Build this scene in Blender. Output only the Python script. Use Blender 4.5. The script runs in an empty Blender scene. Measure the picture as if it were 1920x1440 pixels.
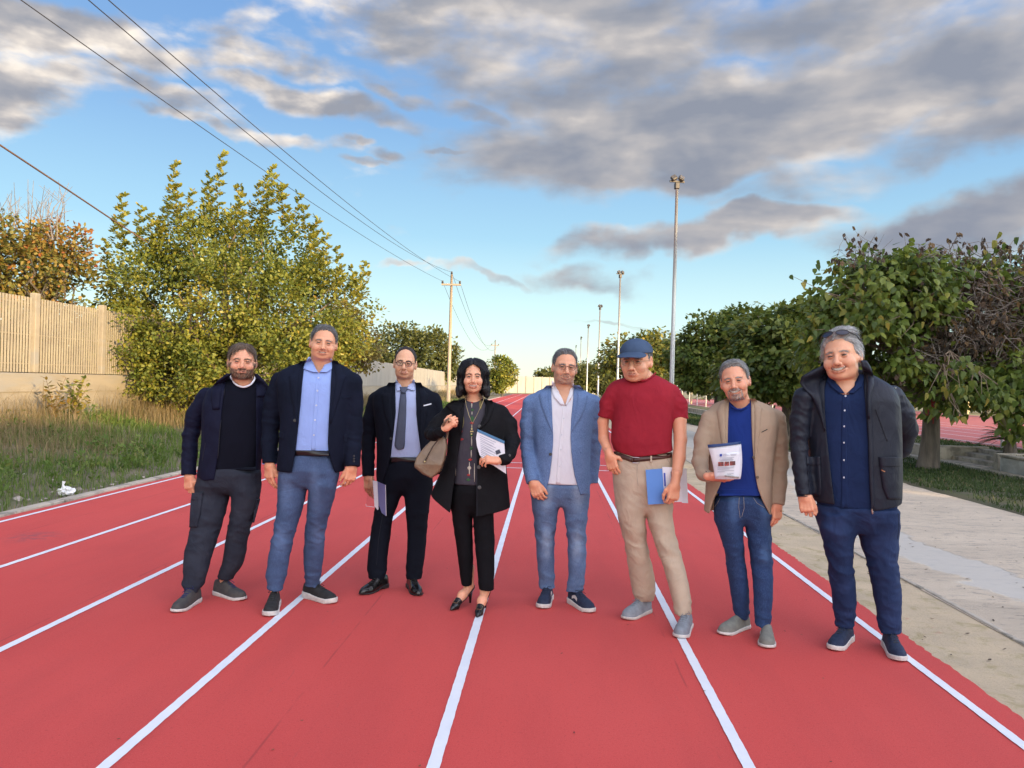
import bpy, math, random
import numpy as np
from mathutils import Vector, Matrix
rng = np.random.default_rng(7)
random.seed(7)
S = bpy.context.scene
COL = S.collection
R = math.radians
# ------------------------------------------------------------------ camera
FPX = 1445.0
CAMH = 1.469
PITCH, ROLL, YAW = 4.56e-4, 0.02666, -0.04776
def _rot(d):
    d = np.asarray(d, float)
    x, y, z = d[..., 0], d[..., 1], d[..., 2]
    c, s = math.cos(ROLL), math.sin(ROLL); x, z = c*x - s*z, s*x + c*z
    c, s = math.cos(PITCH), math.sin(PITCH); y, z = c*y - s*z, s*y + c*z
    c, s = math.cos(YAW), math.sin(YAW); x, y = c*x + s*y, -s*x + c*y
    return np.stack([x, y, z], -1)
def ray(px, py):
    px = np.asarray(px, float); py = np.asarray(py, float)
    return _rot(np.stack([(px-960)/FPX, np.ones_like(px*py), -(py-720)/FPX + 0*px], -1))
def at(px, py, Y):
    d = ray(px, py)
    return np.array([0, 0, CAMH]) + d*(np.asarray(Y)/d[..., 1])[..., None]
def gnd(px, py, z=0.0):
    d = ray(px, py)
    return np.array([0, 0, CAMH]) + d*((z-CAMH)/d[..., 2])[..., None]
cam = bpy.data.cameras.new('camera'); camo = bpy.data.objects.new('camera', cam); COL.objects.link(camo)
cam.sensor_fit = 'HORIZONTAL'; cam.sensor_width = 36.0; cam.lens = 36.0*FPX/1920
cam.clip_start = 0.05; cam.clip_end = 4000
_b = _rot(np.eye(3))
rt, fw, up = _b[0], _b[1], _b[2]
camo.matrix_world = Matrix(((rt[0], up[0], -fw[0], 0), (rt[1], up[1], -fw[1], 0), (rt[2], up[2], -fw[2], CAMH), (0, 0, 0, 1)))
S.camera = camo
# ------------------------------------------------------------------ colour management, sun, world
S.view_settings.view_transform = 'Standard'; S.view_settings.look = 'None'
S.view_settings.exposure = 0.75; S.view_settings.gamma = 1.0
S.cycles.max_bounces = 6; S.cycles.transparent_max_bounces = 12
SUN_EL, SUN_AZ = R(9.0), R(135)          # azimuth clockwise from +Y: behind the camera, to its right
sd = np.array([math.sin(SUN_AZ)*math.cos(SUN_EL), math.cos(SUN_AZ)*math.cos(SUN_EL), math.sin(SUN_EL)])
sl = bpy.data.lights.new('sun', 'SUN'); sl.energy = 4.3; sl.angle = R(0.6); sl.color = (1.0, 0.70, 0.34)
so = bpy.data.objects.new('sun', sl); COL.objects.link(so)
so.rotation_euler = Vector(sd).to_track_quat('Z', 'Y').to_euler()

class NT:
    def __init__(s, t): s.t = t; s.n = t.nodes; s.l = t.links
    def new(s, k, **kw):
        n = s.n.new(k)
        for a, v in kw.items(): setattr(n, a, v)
        return n
    def put(s, sock, v):
        if isinstance(v, bpy.types.NodeSocket): s.l.new(v, sock)
        elif v is not None:
            if hasattr(sock.default_value, '__len__'):
                v = tuple(v)
                if len(v) == 3 and len(sock.default_value) == 4: v = v + (1,)
            sock.default_value = v
    def math(s, op, a, b=None, c=None, clamp=False):
        n = s.new('ShaderNodeMath', operation=op); n.use_clamp = clamp
        s.put(n.inputs[0], a); s.put(n.inputs[1], b)
        if c is not None: s.put(n.inputs[2], c)
        return n.outputs[0]
    def vmath(s, op, a, b=None):
        n = s.new('ShaderNodeVectorMath', operation=op); s.put(n.inputs[0], a)
        if b is not None:
            if op == 'SCALE': s.put(n.inputs[3], b)
            else: s.put(n.inputs[1], b)
        return n.outputs['Value'] if op in ('LENGTH', 'DOT_PRODUCT') else n.outputs[0]
    def mr(s, v, a, b, c=0.0, d=1.0, mode='SMOOTHSTEP'):
        n = s.new('ShaderNodeMapRange', interpolation_type=mode)
        for i, x in enumerate((v, a, b, c, d)): s.put(n.inputs[i], x)
        return n.outputs[0]
    def mix(s, f, a, b, mode='MIX'):
        n = s.new('ShaderNodeMix', data_type='RGBA', blend_type=mode)
        s.put(n.inputs[0], f); s.put(n.inputs[6], a); s.put(n.inputs[7], b)
        return n.outputs[2]
    def noise(s, vec, scale, detail=4, rough=0.55, dist=0.0, dim='3D'):
        n = s.new('ShaderNodeTexNoise', noise_dimensions=dim)
        if vec is not None: s.put(n.inputs['Vector'], vec)
        s.put(n.inputs['Scale'], scale); s.put(n.inputs['Detail'], detail); s.put(n.inputs['Roughness'], rough); s.put(n.inputs['Distortion'], dist)
        return n.outputs[0]
    def mapping(s, vec, loc=(0,0,0), rot=(0,0,0), scale=(1,1,1), kind='POINT'):
        n = s.new('ShaderNodeMapping', vector_type=kind); s.put(n.inputs[0], vec)
        n.inputs[1].default_value = loc; n.inputs[2].default_value = rot; n.inputs[3].default_value = scale
        return n.outputs[0]
    def ramp(s, f, stops, interp='LINEAR'):
        n = s.new('ShaderNodeValToRGB'); cr = n.color_ramp; cr.interpolation = interp
        while len(cr.elements) < len(stops): cr.elements.new(0.5)
        for e, (p, c) in zip(cr.elements, stops): e.position = p; e.color = tuple(c) + (1,) if len(c) == 3 else c
        s.put(n.inputs[0], f); return n.outputs[0]

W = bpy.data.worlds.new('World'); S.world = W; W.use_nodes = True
t = NT(W.node_tree); t.n.clear()
SKY = 0.10
sky = t.new('ShaderNodeTexSky', sky_type='NISHITA'); sky.sun_disc = False
sky.sun_elevation = SUN_EL; sky.sun_rotation = SUN_AZ; sky.altitude = 50; sky.air_density = 1.0; sky.dust_density = 0.6; sky.ozone_density = 2.0
gen = t.new('ShaderNodeTexCoord').outputs['Generated']
sep = t.new('ShaderNodeSeparateXYZ'); t.put(sep.inputs[0], gen)
dx, dy, dz = sep.outputs
az = t.math('ARCTAN2', dx, dy); el = t.math('ARCSINE', dz)
cmb = t.new('ShaderNodeCombineXYZ'); t.put(cmb.inputs[0], az); t.put(cmb.inputs[1], el); ae = cmb.outputs[0]
def azel(px, py):
    d = ray(px, py); d = d/np.linalg.norm(d)
    return math.atan2(d[0], d[1]), math.asin(d[2])
warp = t.new('ShaderNodeTexNoise', noise_dimensions='3D'); t.put(warp.inputs['Vector'], ae); warp.inputs['Scale'].default_value = 5.0; warp.inputs['Detail'].default_value = 5
wv = t.vmath('SCALE', t.vmath('SUBTRACT', warp.outputs['Color'], (0.5, 0.5, 0.5)), 0.16)
aew = t.vmath('ADD', ae, wv)
# cloud banks of the evening: centre (bearing, height) measured, half sizes, tilt, weight
BANKS = [(1330,235,520,112,-6,1.05),(1640,175,430,105,-8,.95),(1060,110,330,110,0,.82),(1190,320,310,48,4,.92),(1760,55,260,60,0,.70),(830,60,260,66,0,.70),(1290,455,280,30,-5,.86),(1440,420,200,24,-6,.8),(1090,522,135,24,0,.62),(1770,425,250,46,-4,.92),
         (130,50,270,58,6,.92),(60,150,170,52,0,.90),(600,205,190,32,6,.92),(330,200,150,32,10,.80),(570,120,190,34,6,.68),(880,210,110,26,8,.78),(690,318,34,15,4,.66),(648,292,22,9,4,.6),(655,330,40,7,4,.5),
         (430,262,200,15,4,.70),(1150,600,120,5,0,.45),(900,522,90,9,4,.62),(780,503,60,6,4,.55),(1810,260,200,50,-12,.75),(830,285,70,11,-8,.66),(1210,597,60,4,0,.5),(500,60,120,30,6,.5),(1560,330,200,50,-10,.7),(1000,15,480,70,0,.85),(1560,10,420,60,0,.8),(420,110,90,30,8,.7),(740,180,90,20,6,.75)]
acc = None
for (px, py, rx, ry, tilt, w) in BANKS:
    c = azel(px, py)
    m = t.mapping(aew, (c[0], c[1], 0), (0, 0, -R(tilt)), (rx/FPX*1.15, ry/FPX*1.15, 1), 'TEXTURE')
    v = t.mr(t.vmath('LENGTH', m), 1.35, 0.25, 0.0, w)
    acc = v if acc is None else t.math('MAXIMUM', acc, v)
# general broken cloud for the rest of the dome (behind and beside the camera)
rest = t.mr(t.math('ABSOLUTE', az), 0.75, 1.2, 0.0, 0.52)
high = t.mr(el, 0.50, 0.75, 0.0, 0.55)
low = t.mr(el, 0.02, 0.2)
acc = t.math('MAXIMUM', acc, t.math('MULTIPLY', t.math('MAXIMUM', rest, high), low))
nv = t.mapping(ae, scale=(1.0, 2.1, 1.0))
n1 = t.noise(nv, 6.5, 6, 0.47, 0.1)
n1b = t.noise(t.mapping(ae, (0.013, -0.016, 0), scale=(1.0, 2.1, 1.0)), 6.5, 6, 0.47, 0.1)
nlow = t.noise(t.mapping(ae, rot=(0, 0, .25), scale=(1.0, 2.6, 1.0)), 4.2, 4, 0.5, 0.3)
left = t.mr(az, -0.05, -0.32, 0.0, 1.0)
n2 = t.noise(nv, 21.0, 6, 0.55, 0.2)
dens = t.math('ADD', acc, t.math('ADD', t.math('MULTIPLY', t.math('SUBTRACT', n1, 0.5), 1.25), t.math('MULTIPLY', t.math('SUBTRACT', n2, 0.5), t.math('ADD', 0.46, t.math('MULTIPLY', left, 0.46)))))
alpha = t.mr(dens, 0.18, 0.86)
alpha = t.math('MULTIPLY', alpha, t.mr(el, 0.0, 0.05))
relief = t.math('MULTIPLY', t.math('SUBTRACT', n1, n1b), 5.0)
big = t.mr(nlow, 0.34, 0.66)
thr_ = t.math('ADD', t.math('MULTIPLY', dens, 0.42), t.math('SUBTRACT', t.math('MULTIPLY', big, 0.58), -0.05))
thick = t.math('SUBTRACT', thr_, t.math('MULTIPLY', relief, t.math('ADD', 0.35, t.math('MULTIPLY', left, 0.55))), None, True)
thick = t.math('SUBTRACT', thick, t.math('MULTIPLY', left, 0.14), None, True)
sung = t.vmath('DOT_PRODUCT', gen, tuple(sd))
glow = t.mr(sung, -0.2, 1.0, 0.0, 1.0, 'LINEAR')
ccol = t.ramp(thick, [(0.0, (7.2, 6.5, 5.7)), (0.25, (5.1, 4.7, 4.4)), (0.5, (3.4, 3.3, 3.4)), (0.75, (2.5, 2.6, 2.95)), (1.0, (1.95, 2.15, 2.65))])
# tint of the clear sky: deeper blue up high, pale greenish yellow low down
sb = t.ramp(t.mr(el, 0.0, 0.62, 0, 1, 'LINEAR'), [(0.0, (8.0, 8.2, 6.8)), (0.12, (6.0, 8.1, 7.9)), (0.30, (3.2, 5.5, 7.1)), (0.52, (1.9, 3.6, 6.2)), (1.0, (.95, 2.0, 5.0))])
nish = t.mix(0.75, sky.outputs[0], sb)
full = t.mix(alpha, nish, ccol)
# the half of the sky round the low sun is much brighter
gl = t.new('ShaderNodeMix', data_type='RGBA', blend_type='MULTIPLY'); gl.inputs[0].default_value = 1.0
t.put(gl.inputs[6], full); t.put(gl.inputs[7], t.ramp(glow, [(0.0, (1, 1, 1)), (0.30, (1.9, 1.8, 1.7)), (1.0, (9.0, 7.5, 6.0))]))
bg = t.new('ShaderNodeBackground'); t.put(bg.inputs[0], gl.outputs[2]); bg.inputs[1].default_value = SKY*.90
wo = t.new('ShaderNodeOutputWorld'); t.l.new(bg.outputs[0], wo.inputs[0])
for e in t.n:
    if e.type == 'VALTORGB': pass
# ------------------------------------------------------------------ helpers
def tag(o, label=None, cat=None, group=None, kind=None):
    if label: o['label'] = label
    if cat: o['category'] = cat
    if group: o['group'] = group
    if kind: o['kind'] = kind
    return o
def empty(name, loc=(0, 0, 0), rz=0.0):
    o = bpy.data.objects.new(name, None); COL.objects.link(o); o.location = tuple(loc); o.rotation_euler = (0, 0, rz)
    o.empty_display_size = 0.1
    return o
def mesh(name, V, F, mat=None, parent=None, smooth=True, attr=None, loc=None, col=None, mats=None, midx=None):
    V = np.ascontiguousarray(V, dtype=np.float32)
    me = bpy.data.meshes.new(name)
    me.vertices.add(len(V)); me.vertices.foreach_set('co', V.ravel())
    if isinstance(F, np.ndarray):
        Fs = [F]
    else:
        Fs = [np.asarray([f for f in F if len(f) == k], dtype=np.int32) for k in sorted({len(f) for f in F})]
    nl = sum(f.size for f in Fs); nf = sum(len(f) for f in Fs)
    me.loops.add(nl); me.polygons.add(nf)
    me.loops.foreach_set('vertex_index', np.concatenate([f.ravel() for f in Fs]).astype(np.int32))
    tot = np.concatenate([np.full(len(f), f.shape[1]) for f in Fs]).astype(np.int32)
    st = np.concatenate([[0], np.cumsum(tot)[:-1]]).astype(np.int32)
    me.polygons.foreach_set('loop_start', st)
    try: me.polygons.foreach_set('loop_total', tot)
    except Exception: pass
    me.polygons.foreach_set('use_smooth', np.full(nf, smooth))
    if attr is not None:
        a = me.attributes.new('rnd', 'FLOAT', 'POINT'); a.data.foreach_set('value', np.asarray(attr, np.float32))
    if col is not None:
        a = me.attributes.new('tint', 'FLOAT_COLOR', 'POINT')
        c = np.ones((len(V), 4), np.float32); c[:, :3] = col; a.data.foreach_set('color', c.ravel())
    if midx is not None: me.polygons.foreach_set('material_index', np.asarray(midx, np.int32))
    me.update(calc_edges=True); me.validate()
    for m in (mats or ([mat] if mat else [])): me.materials.append(m)
    o = bpy.data.objects.new(name, me); COL.objects.link(o)
    if parent is not None: o.parent = parent
    if loc is not None: o.location = tuple(loc)
    return o
class MB:
    """collects pieces; build() links them as one mesh object"""
    def __init__(s): s.V = []; s.F = []; s.n = 0
    def add(s, V, F):
        V = np.asarray(V, float).reshape(-1, 3)
        s.V.append(V); s.F += [tuple(int(i)+s.n for i in f) for f in F]; s.n += len(V); return s
    def box(s, c, sz, rz=0.0, bev=0.0, M=None):
        x, y, z = np.array(sz)/2
        if bev > 0:
            b = min(bev, x*.49, y*.49, z*.49)
            V = []; F = []
            # 24-vertex bevelled box
            for sx in (-1, 1):
                for sy in (-1, 1):
                    for sz_ in (-1, 1):
                        V += [(sx*x, sy*(y-b), sz_*(z-b)), (sx*(x-b), sy*y, sz_*(z-b)), (sx*(x-b), sy*(y-b), sz_*z)]
            idx = lambda a, b_, c_, k: ((a > 0)*4+(b_ > 0)*2+(c_ > 0))*3+k
            for k, ax in ((0, 0), (1, 1), (2, 2)):
                for sg in (-1, 1):
                    o = [i for i in range(3) if i != ax]; q = []
                    for p_, r_ in ((-1, -1), (1, -1), (1, 1), (-1, 1)):
                        v = [0, 0, 0]; v[ax] = sg; v[o[0]] = p_; v[o[1]] = r_; q.append(idx(*v, k))
                    F.append(q)
            for ax in range(3):
                o = [i for i in range(3) if i != ax]
                for p_ in (-1, 1):
                    for r_ in (-1, 1):
                        v1 = [0, 0, 0]; v1[ax] = -1; v1[o[0]] = p_; v1[o[1]] = r_; v2 = list(v1); v2[ax] = 1
                        F.append([idx(*v1, o[0]), idx(*v2, o[0]), idx(*v2, o[1]), idx(*v1, o[1])])
            for a in (-1, 1):
                for b_ in (-1, 1):
                    for c_ in (-1, 1): F.append([idx(a, b_, c_, 0), idx(a, b_, c_, 1), idx(a, b_, c_, 2)])
            V = np.array(V)
        else:
            V = np.array([(a*x, b_*y, c_*z) for a in (-1, 1) for b_ in (-1, 1) for c_ in (-1, 1)])
            F = [(0, 1, 3, 2), (4, 6, 7, 5), (0, 4, 5, 1), (2, 3, 7, 6), (0, 2, 6, 4), (1, 5, 7, 3)]
        if M is not None: V = V @ np.array(M).T
        cz, sz2 = math.cos(rz), math.sin(rz)
        V = np.stack([V[:, 0]*cz-V[:, 1]*sz2, V[:, 0]*sz2+V[:, 1]*cz, V[:, 2]], 1) + np.array(c)
        return s.add(V, F)
    def tube(s, pts, rad, n=8, cap=True):
        pts = np.asarray(pts, float); k = len(pts); rad = np.broadcast_to(np.asarray(rad, float), (k,))
        T = np.gradient(pts, axis=0); T /= np.linalg.norm(T, axis=1)[:, None]+1e-9
        ref = np.array([0, 0, 1.0]) if abs(T[:, 2]).mean() < .8 else np.array([1.0, 0, 0])
        A = np.cross(T, ref); A /= np.linalg.norm(A, axis=1)[:, None]+1e-9; B = np.cross(T, A)
        th = np.arange(n)*2*math.pi/n
        V = pts[:, None]+rad[:, None, None]*(np.cos(th)[None, :, None]*A[:, None]+np.sin(th)[None, :, None]*B[:, None])
        F = [(i*n+j, i*n+(j+1) % n, (i+1)*n+(j+1) % n, (i+1)*n+j) for i in range(k-1) for j in range(n)]
        if cap: F += [tuple(range(n)), tuple(reversed(range((k-1)*n, k*n)))]
        return s.add(V, F)
    def build(s, name, mat, parent=None, smooth=False):
        return mesh(name, np.concatenate(s.V), s.F, mat, parent, smooth)
def principled(name):
    m = bpy.data.materials.new(name); m.use_nodes = True
    t = NT(m.node_tree); b = t.n['Principled BSDF']
    return m, t, b
def mat(name, c1, c2=None, scale=5, rough=.8, bump=0.0, bscale=60, detail=5, metal=0.0, c3=None, s3=1.0, vec='Object', stretch=(1, 1, 1), spec=.5, lo=.35, hi=.65, bdist=.01, sheen=0.0):
    m, t, b = principled(name)
    tc = t.new('ShaderNodeTexCoord').outputs[vec]; v = t.mapping(tc, scale=stretch)
    c2 = c2 or tuple(x*.8 for x in c1)
    col = t.mix(t.mr(t.noise(v, scale, detail), lo, hi), c1, c2)
    if c3: col = t.mix(t.mr(t.noise(v, s3, 6, .6, .5), .48, .66), col, c3)
    t.put(b.inputs['Base Color'], col); b.inputs['Roughness'].default_value = rough; b.inputs['Metallic'].default_value = metal
    b.inputs['Specular IOR Level'].default_value = spec
    if sheen: b.inputs['Sheen Weight'].default_value = sheen
    if bump:
        bp = t.new('ShaderNodeBump'); bp.inputs['Strength'].default_value = bump; bp.inputs['Distance'].default_value = bdist
        t.put(bp.inputs['Height'], t.noise(v, bscale, 6, .6)); t.put(b.inputs['Normal'], bp.outputs[0])
    return m
def leafmat(name, stops, transl=.3, rough=.45):
    m, t, b = principled(name)
    a = t.new('ShaderNodeAttribute'); a.attribute_name = 'rnd'
    c = t.ramp(a.outputs['Fac'], stops); t.put(b.inputs['Base Color'], c); b.inputs['Roughness'].default_value = rough
    b.inputs['Specular IOR Level'].default_value = .35
    tr = t.new('ShaderNodeBsdfTranslucent'); t.put(tr.inputs[0], c)
    mx = t.new('ShaderNodeMixShader'); mx.inputs[0].default_value = transl
    t.l.new(b.outputs[0], mx.inputs[1]); t.l.new(tr.outputs[0], mx.inputs[2]); t.l.new(mx.outputs[0], t.n['Material Output'].inputs[0])
    return m
# ------------------------------------------------------------------ materials of the place
def track_material():
    m, t, b = principled('red_track')
    p = t.new('ShaderNodeTexCoord').outputs['Object']
    big = t.noise(p, .35, 5, .6, .4); mid = t.noise(t.mapping(p, scale=(1, .18, 1)), 3.0, 5, .6); fine = t.noise(p, 260, 3, .7)
    c = t.mix(t.mr(big, .3, .7), (.56, .060, .053), (.60, .074, .066))
    c = t.mix(t.mr(mid, .42, .68, 0, .45), c, (.48, .056, .052))
    c = t.mix(t.mr(fine, .50, .72, 0, .55), c, (.72, .20, .18)); c = t.mix(t.mr(t.noise(p, 80, 4, .75), .53, .70, 0, .6), c, (.38, .042, .038)); c = t.mix(t.mr(t.noise(p, 60, 5, .8), .66, .76, 0, .55), c, (.74, .26, .22))
    sx_ = t.new('ShaderNodeSeparateXYZ'); t.put(sx_.inputs[0], p); xw = t.math('ADD', sx_.outputs[0], t.math('MULTIPLY', t.noise(p, .7, 3), .03)); fr_ = t.math('ABSOLUTE', t.math('SUBTRACT', t.math('FRACT', t.math('DIVIDE', t.math('ADD', xw, 20.31), 1.83)), .5)); c = t.mix(t.math('MULTIPLY', t.mr(fr_, .0045, .001), t.mr(t.noise(p, 2.2, 4), .42, .6, 0, .5)), c, (.26, .04, .04))
    c = t.mix(t.mr(t.noise(p, 1.1, 7, .7, 1.0), .66, .80, 0, .30), c, (.66, .26, .24))
    c = t.mix(t.mr(t.noise(t.mapping(p, rot=(0, 0, .3), scale=(2.2, .5, 1)), 5.0, 8, .75, 1.4), .62, .72, 0, .35), c, (.36, .075, .075))
    c = t.mix(t.mr(t.noise(p, 38, 5, .75), .66, .78, 0, .5), c, (.70, .30, .27))
    # dark stain in the outer lane
    st = t.math('MULTIPLY', t.mr(t.vmath('LENGTH', t.mapping(p, (-4.55, 6.65, 0), (0, 0, 0), (.30, .34, 1), 'TEXTURE')), 1.0, .1), t.mr(t.noise(p, 9, 4), .35, .6))
    c = t.mix(t.math('MULTIPLY', st, .55), c, (.16, .08, .10))
    t.put(b.inputs['Base Color'], c); b.inputs['Roughness'].default_value = .82; b.inputs['Specular IOR Level'].default_value = .35
    bp = t.new('ShaderNodeBump'); bp.inputs['Strength'].default_value = .55; bp.inputs['Distance'].default_value = .003
    t.put(bp.inputs['Height'], t.math('ADD', t.noise(p, 420, 3, .7), t.math('MULTIPLY', t.noise(p, 6, 4), 1.6))); t.put(b.inputs['Normal'], bp.outputs[0])
    return m
M_track = track_material()
def line_material():
    m, t, b = principled('white_line_paint')
    p = t.new('ShaderNodeTexCoord').outputs['Object']
    c = t.mix(t.mr(t.noise(p, 3, 6, .7), .3, .7), (.80, .82, .86), (.72, .75, .80))
    c = t.mix(t.mr(t.noise(p, 22, 6, .75), .64, .74, 0, .7), c, (.55, .42, .42))
    t.put(b.inputs['Base Color'], c); b.inputs['Roughness'].default_value = .7
    bp = t.new('ShaderNodeBump'); bp.inputs['Strength'].default_value = .5; bp.inputs['Distance'].default_value = .003
    t.put(bp.inputs['Height'], t.noise(p, 420, 3, .7)); t.put(b.inputs['Normal'], bp.outputs[0])
    return m
M_line = line_material()
M_far_track = mat('far_red_track', (.50, .13, .11), (.44, .11, .10), 2, .85)
M_soil = mat('dry_soil', (.21, .17, .12), (.13, .115, .075), 1.5, .95, .6, 30, c3=(.10, .115, .045), s3=.8, bdist=.03)
M_sand = None
def sand_material():
    m, t, b = principled('sandy_edge')
    p = t.new('ShaderNodeTexCoord').outputs['Object']
    c = t.mix(t.mr(t.noise(p, 2.2, 6, .65), .3, .7), (.58, .46, .30), (.46, .37, .25))
    c = t.mix(t.mr(t.noise(p, 5, 7, .75, .6), .5, .68, 0, .8), c, (.34, .28, .13))
    c = t.mix(t.mr(t.noise(p, 90, 4, .7), .56, .72, 0, .6), c, (.24, .21, .16))
    red = t.math('MULTIPLY', t.mr(t.noise(p, 7, 6, .7), .60, .70), t.mr(t.noise(p, .9, 3), .50, .62))
    c = t.mix(t.math('MULTIPLY', red, .8), c, (.45, .14, .12))
    t.put(b.inputs['Base Color'], c); b.inputs['Roughness'].default_value = .95
    bp = t.new('ShaderNodeBump'); bp.inputs['Strength'].default_value = .8; bp.inputs['Distance'].default_value = .012
    t.put(bp.inputs['Height'], t.noise(p, 45, 8, .7)); t.put(b.inputs['Normal'], bp.outputs[0]); return m
M_sand = sand_material()
def path_material():
    m, t, b = principled('stony_path')
    p = t.new('ShaderNodeTexCoord').outputs['Object']
    sp = t.mapping(p, rot=(0, 0, .12), scale=(.55, 1.6, 1))
    c = t.mix(t.mr(t.noise(sp, 1.3, 7, .7, .8), .3, .7), (.68, .57, .43), (.54, .45, .34))
    c = t.mix(t.mr(t.noise(sp, 9, 7, .75, .5), .52, .66, 0, .75), c, (.27, .23, .20))
    c = t.mix(t.mr(t.noise(p, 70, 4, .7), .58, .72, 0, .55), c, (.68, .65, .58))
    # a smooth poured band winding along the path
    s3 = t.new('ShaderNodeSeparateXYZ'); t.put(s3.inputs[0], p)
    mid = t.math('ADD', t.math('MULTIPLY', t.math('SINE', t.math('MULTIPLY', s3.outputs[1], .55)), .35), t.math('ADD', 3.55, t.math('MULTIPLY', s3.outputs[1], .035)))
    dd = t.math('ABSOLUTE', t.math('SUBTRACT', s3.outputs[0], mid))
    dd = t.math('ADD', dd, t.math('MULTIPLY', t.math('SUBTRACT', t.noise(p, 3, 6), .5), .55))
    band = t.mr(dd, .34, .26)
    c = t.mix(t.math('MULTIPLY', band, .75), c, t.mix(t.noise(p, 14, 6, .7), (.42, .41, .37), (.50, .48, .43)))
    t.put(b.inputs['Base Color'], c); b.inputs['Roughness'].default_value = .92
    h = t.math('ADD', t.noise(sp, 22, 8, .72, .4), t.math('MULTIPLY', t.noise(p, 120, 4, .7), .4))
    h = t.math('MULTIPLY', h, t.math('SUBTRACT', 1.15, band))
    bp = t.new('ShaderNodeBump'); bp.inputs['Strength'].default_value = .9; bp.inputs['Distance'].default_value = .02
    t.put(bp.inputs['Height'], h); t.put(b.inputs['Normal'], bp.outputs[0]); return m
M_path = path_material()
M_kerb = mat('kerb_concrete', (.52, .46, .37), (.42, .37, .30), 3, .9, .6, 60, c3=(.24, .22, .18), s3=4, bdist=.01)
M_conc = mat('weathered_concrete', (.35, .30, .22), (.29, .25, .185), 2.2, .9, .35, 40, c3=(.30, .28, .24), s3=1.3, stretch=(1, .35, 1.8))
M_slat = mat('pale_slat_concrete', (.38, .33, .235), (.33, .285, .21), 3, .85, .2, 60)
M_panel = mat('panel_concrete', (.35, .33, .285), (.30, .285, .25), 1.2, .9, .25, 30, stretch=(1, 1, .3))
M_bark = mat('bark', (.17, .14, .11), (.095, .08, .065), 9, .95, 1.0, 26, stretch=(1, 1, .22), bdist=.03)
M_twig = mat('twig_bark', (.24, .18, .12), (.16, .115, .08), 9, .9)
M_dead = mat('dead_twig', (.26, .22, .19), (.15, .12, .10), 9, .9)
M_galv = mat('galvanised_steel', (.50, .52, .54), (.42, .44, .46), 6, .45, .1, 40, metal=.55, stretch=(1, 1, .1))
M_dark = mat('dark_metal', (.08, .07, .065), (.05, .045, .04), 8, .5, metal=.3)
M_glass = mat('lamp_glass', (.10, .09, .08), None, 5, .25)
M_pole = mat('pole_concrete', (.40, .31, .22), (.33, .26, .19), 4, .85, .2, 40, stretch=(1, 1, .1))
M_wire = mat('wire', (.035, .035, .04), None, 3, .6)
M_cable = mat('cable', (.16, .09, .06), None, 3, .7)
M_white = mat('litter_plastic', (.78, .78, .76), (.66, .66, .65), 9, .4)
M_stone = mat('rubble_stone', (.46, .40, .35), (.32, .27, .24), 7, .95, .8, 30, bdist=.01)
L_carob = leafmat('carob_leaves', [(0, (.055, .088, .022)), (.3, (.15, .185, .034)), (.55, (.27, .275, .048)), (.8, (.41, .35, .065)), (1, (.50, .33, .08))], .35, .35)
L_dark = leafmat('broad_leaves', [(0, (.032, .065, .016)), (.35, (.090, .130, .026)), (.6, (.18, .21, .040)), (.8, (.29, .27, .05)), (1, (.42, .27, .055))], .3, .42)
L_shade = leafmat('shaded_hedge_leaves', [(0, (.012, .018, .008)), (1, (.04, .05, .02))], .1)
L_near = leafmat('drooping_leaves', [(0, (.04, .08, .018)), (.35, (.105, .155, .028)), (.6, (.20, .245, .042)), (.82, (.32, .31, .055)), (1, (.46, .30, .06))], .35, .38)
L_lime = leafmat('lime_leaves', [(0, (.06, .10, .02)), (.5, (.11, .16, .03)), (.85, (.20, .21, .04)), (1, (.34, .26, .05))], .4)
L_brown = leafmat('dead_leaves', [(0, (.04, .03, .022)), (.6, (.10, .065, .045)), (1, (.20, .12, .05))], .2, .7)
L_autumn = leafmat('autumn_leaves', [(0, (.07, .09, .025)), (.35, (.20, .19, .045)), (.55, (.38, .25, .06)), (.75, (.40, .13, .045)), (1, (.44, .07, .04))], .35)
L_olive = leafmat('olive_leaves', [(0, (.06, .075, .022)), (.5, (.12, .13, .035)), (1, (.20, .18, .06))], .25)
L_yellow = leafmat('yellowing_leaves', [(0, (.10, .10, .03)), (.5, (.24, .19, .05)), (1, (.40, .24, .06))], .35)
G_green = leafmat('green_grass', [(0, (.06, .11, .02)), (.5, (.125, .20, .036)), (.85, (.20, .24, .06)), (1, (.34, .30, .13))], .35, .6)
G_dry = leafmat('dry_grass', [(0, (.12, .10, .045)), (.3, (.20, .16, .075)), (.6, (.30, .225, .12)), (1, (.42, .34, .19))], .35, .7)
G_lawn = leafmat('lawn_grass', [(0, (.03, .055, .016)), (.5, (.055, .095, .024)), (.85, (.10, .13, .04)), (1, (.22, .18, .09))], .3, .7)
# ------------------------------------------------------------------ ground
def sheet(name, xs, ys, zf, m, kind='structure', smooth=True):
    xs = np.asarray(xs, float); ys = np.asarray(ys, float)
    X, Y = np.meshgrid(xs, ys, indexing='ij')
    Z = zf(X, Y) if callable(zf) else np.full_like(X, zf)
    V = np.stack([X, Y, Z], -1).reshape(-1, 3); n = len(ys)
    i, j = np.meshgrid(np.arange(len(xs)-1), np.arange(n-1), indexing='ij'); a = (i*n+j).ravel()
    F = np.stack([a, a+n, a+n+1, a+1], 1)
    o = mesh(name, V, F, m, smooth=smooth); tag(o, kind=kind); return o
def wav(x, y, s=1.0):
    return (np.sin(x*1.7*s+1.3*np.sin(y*.9*s))+np.sin(y*1.3*s+2.1+1.1*np.sin(x*1.1*s))+.6*np.sin(3.1*x*s+2.7*y*s))/2.6
sheet('ground', np.linspace(-1500, 1500, 61), np.linspace(-1500, 1500, 61), -.06, M_soil)
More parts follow.
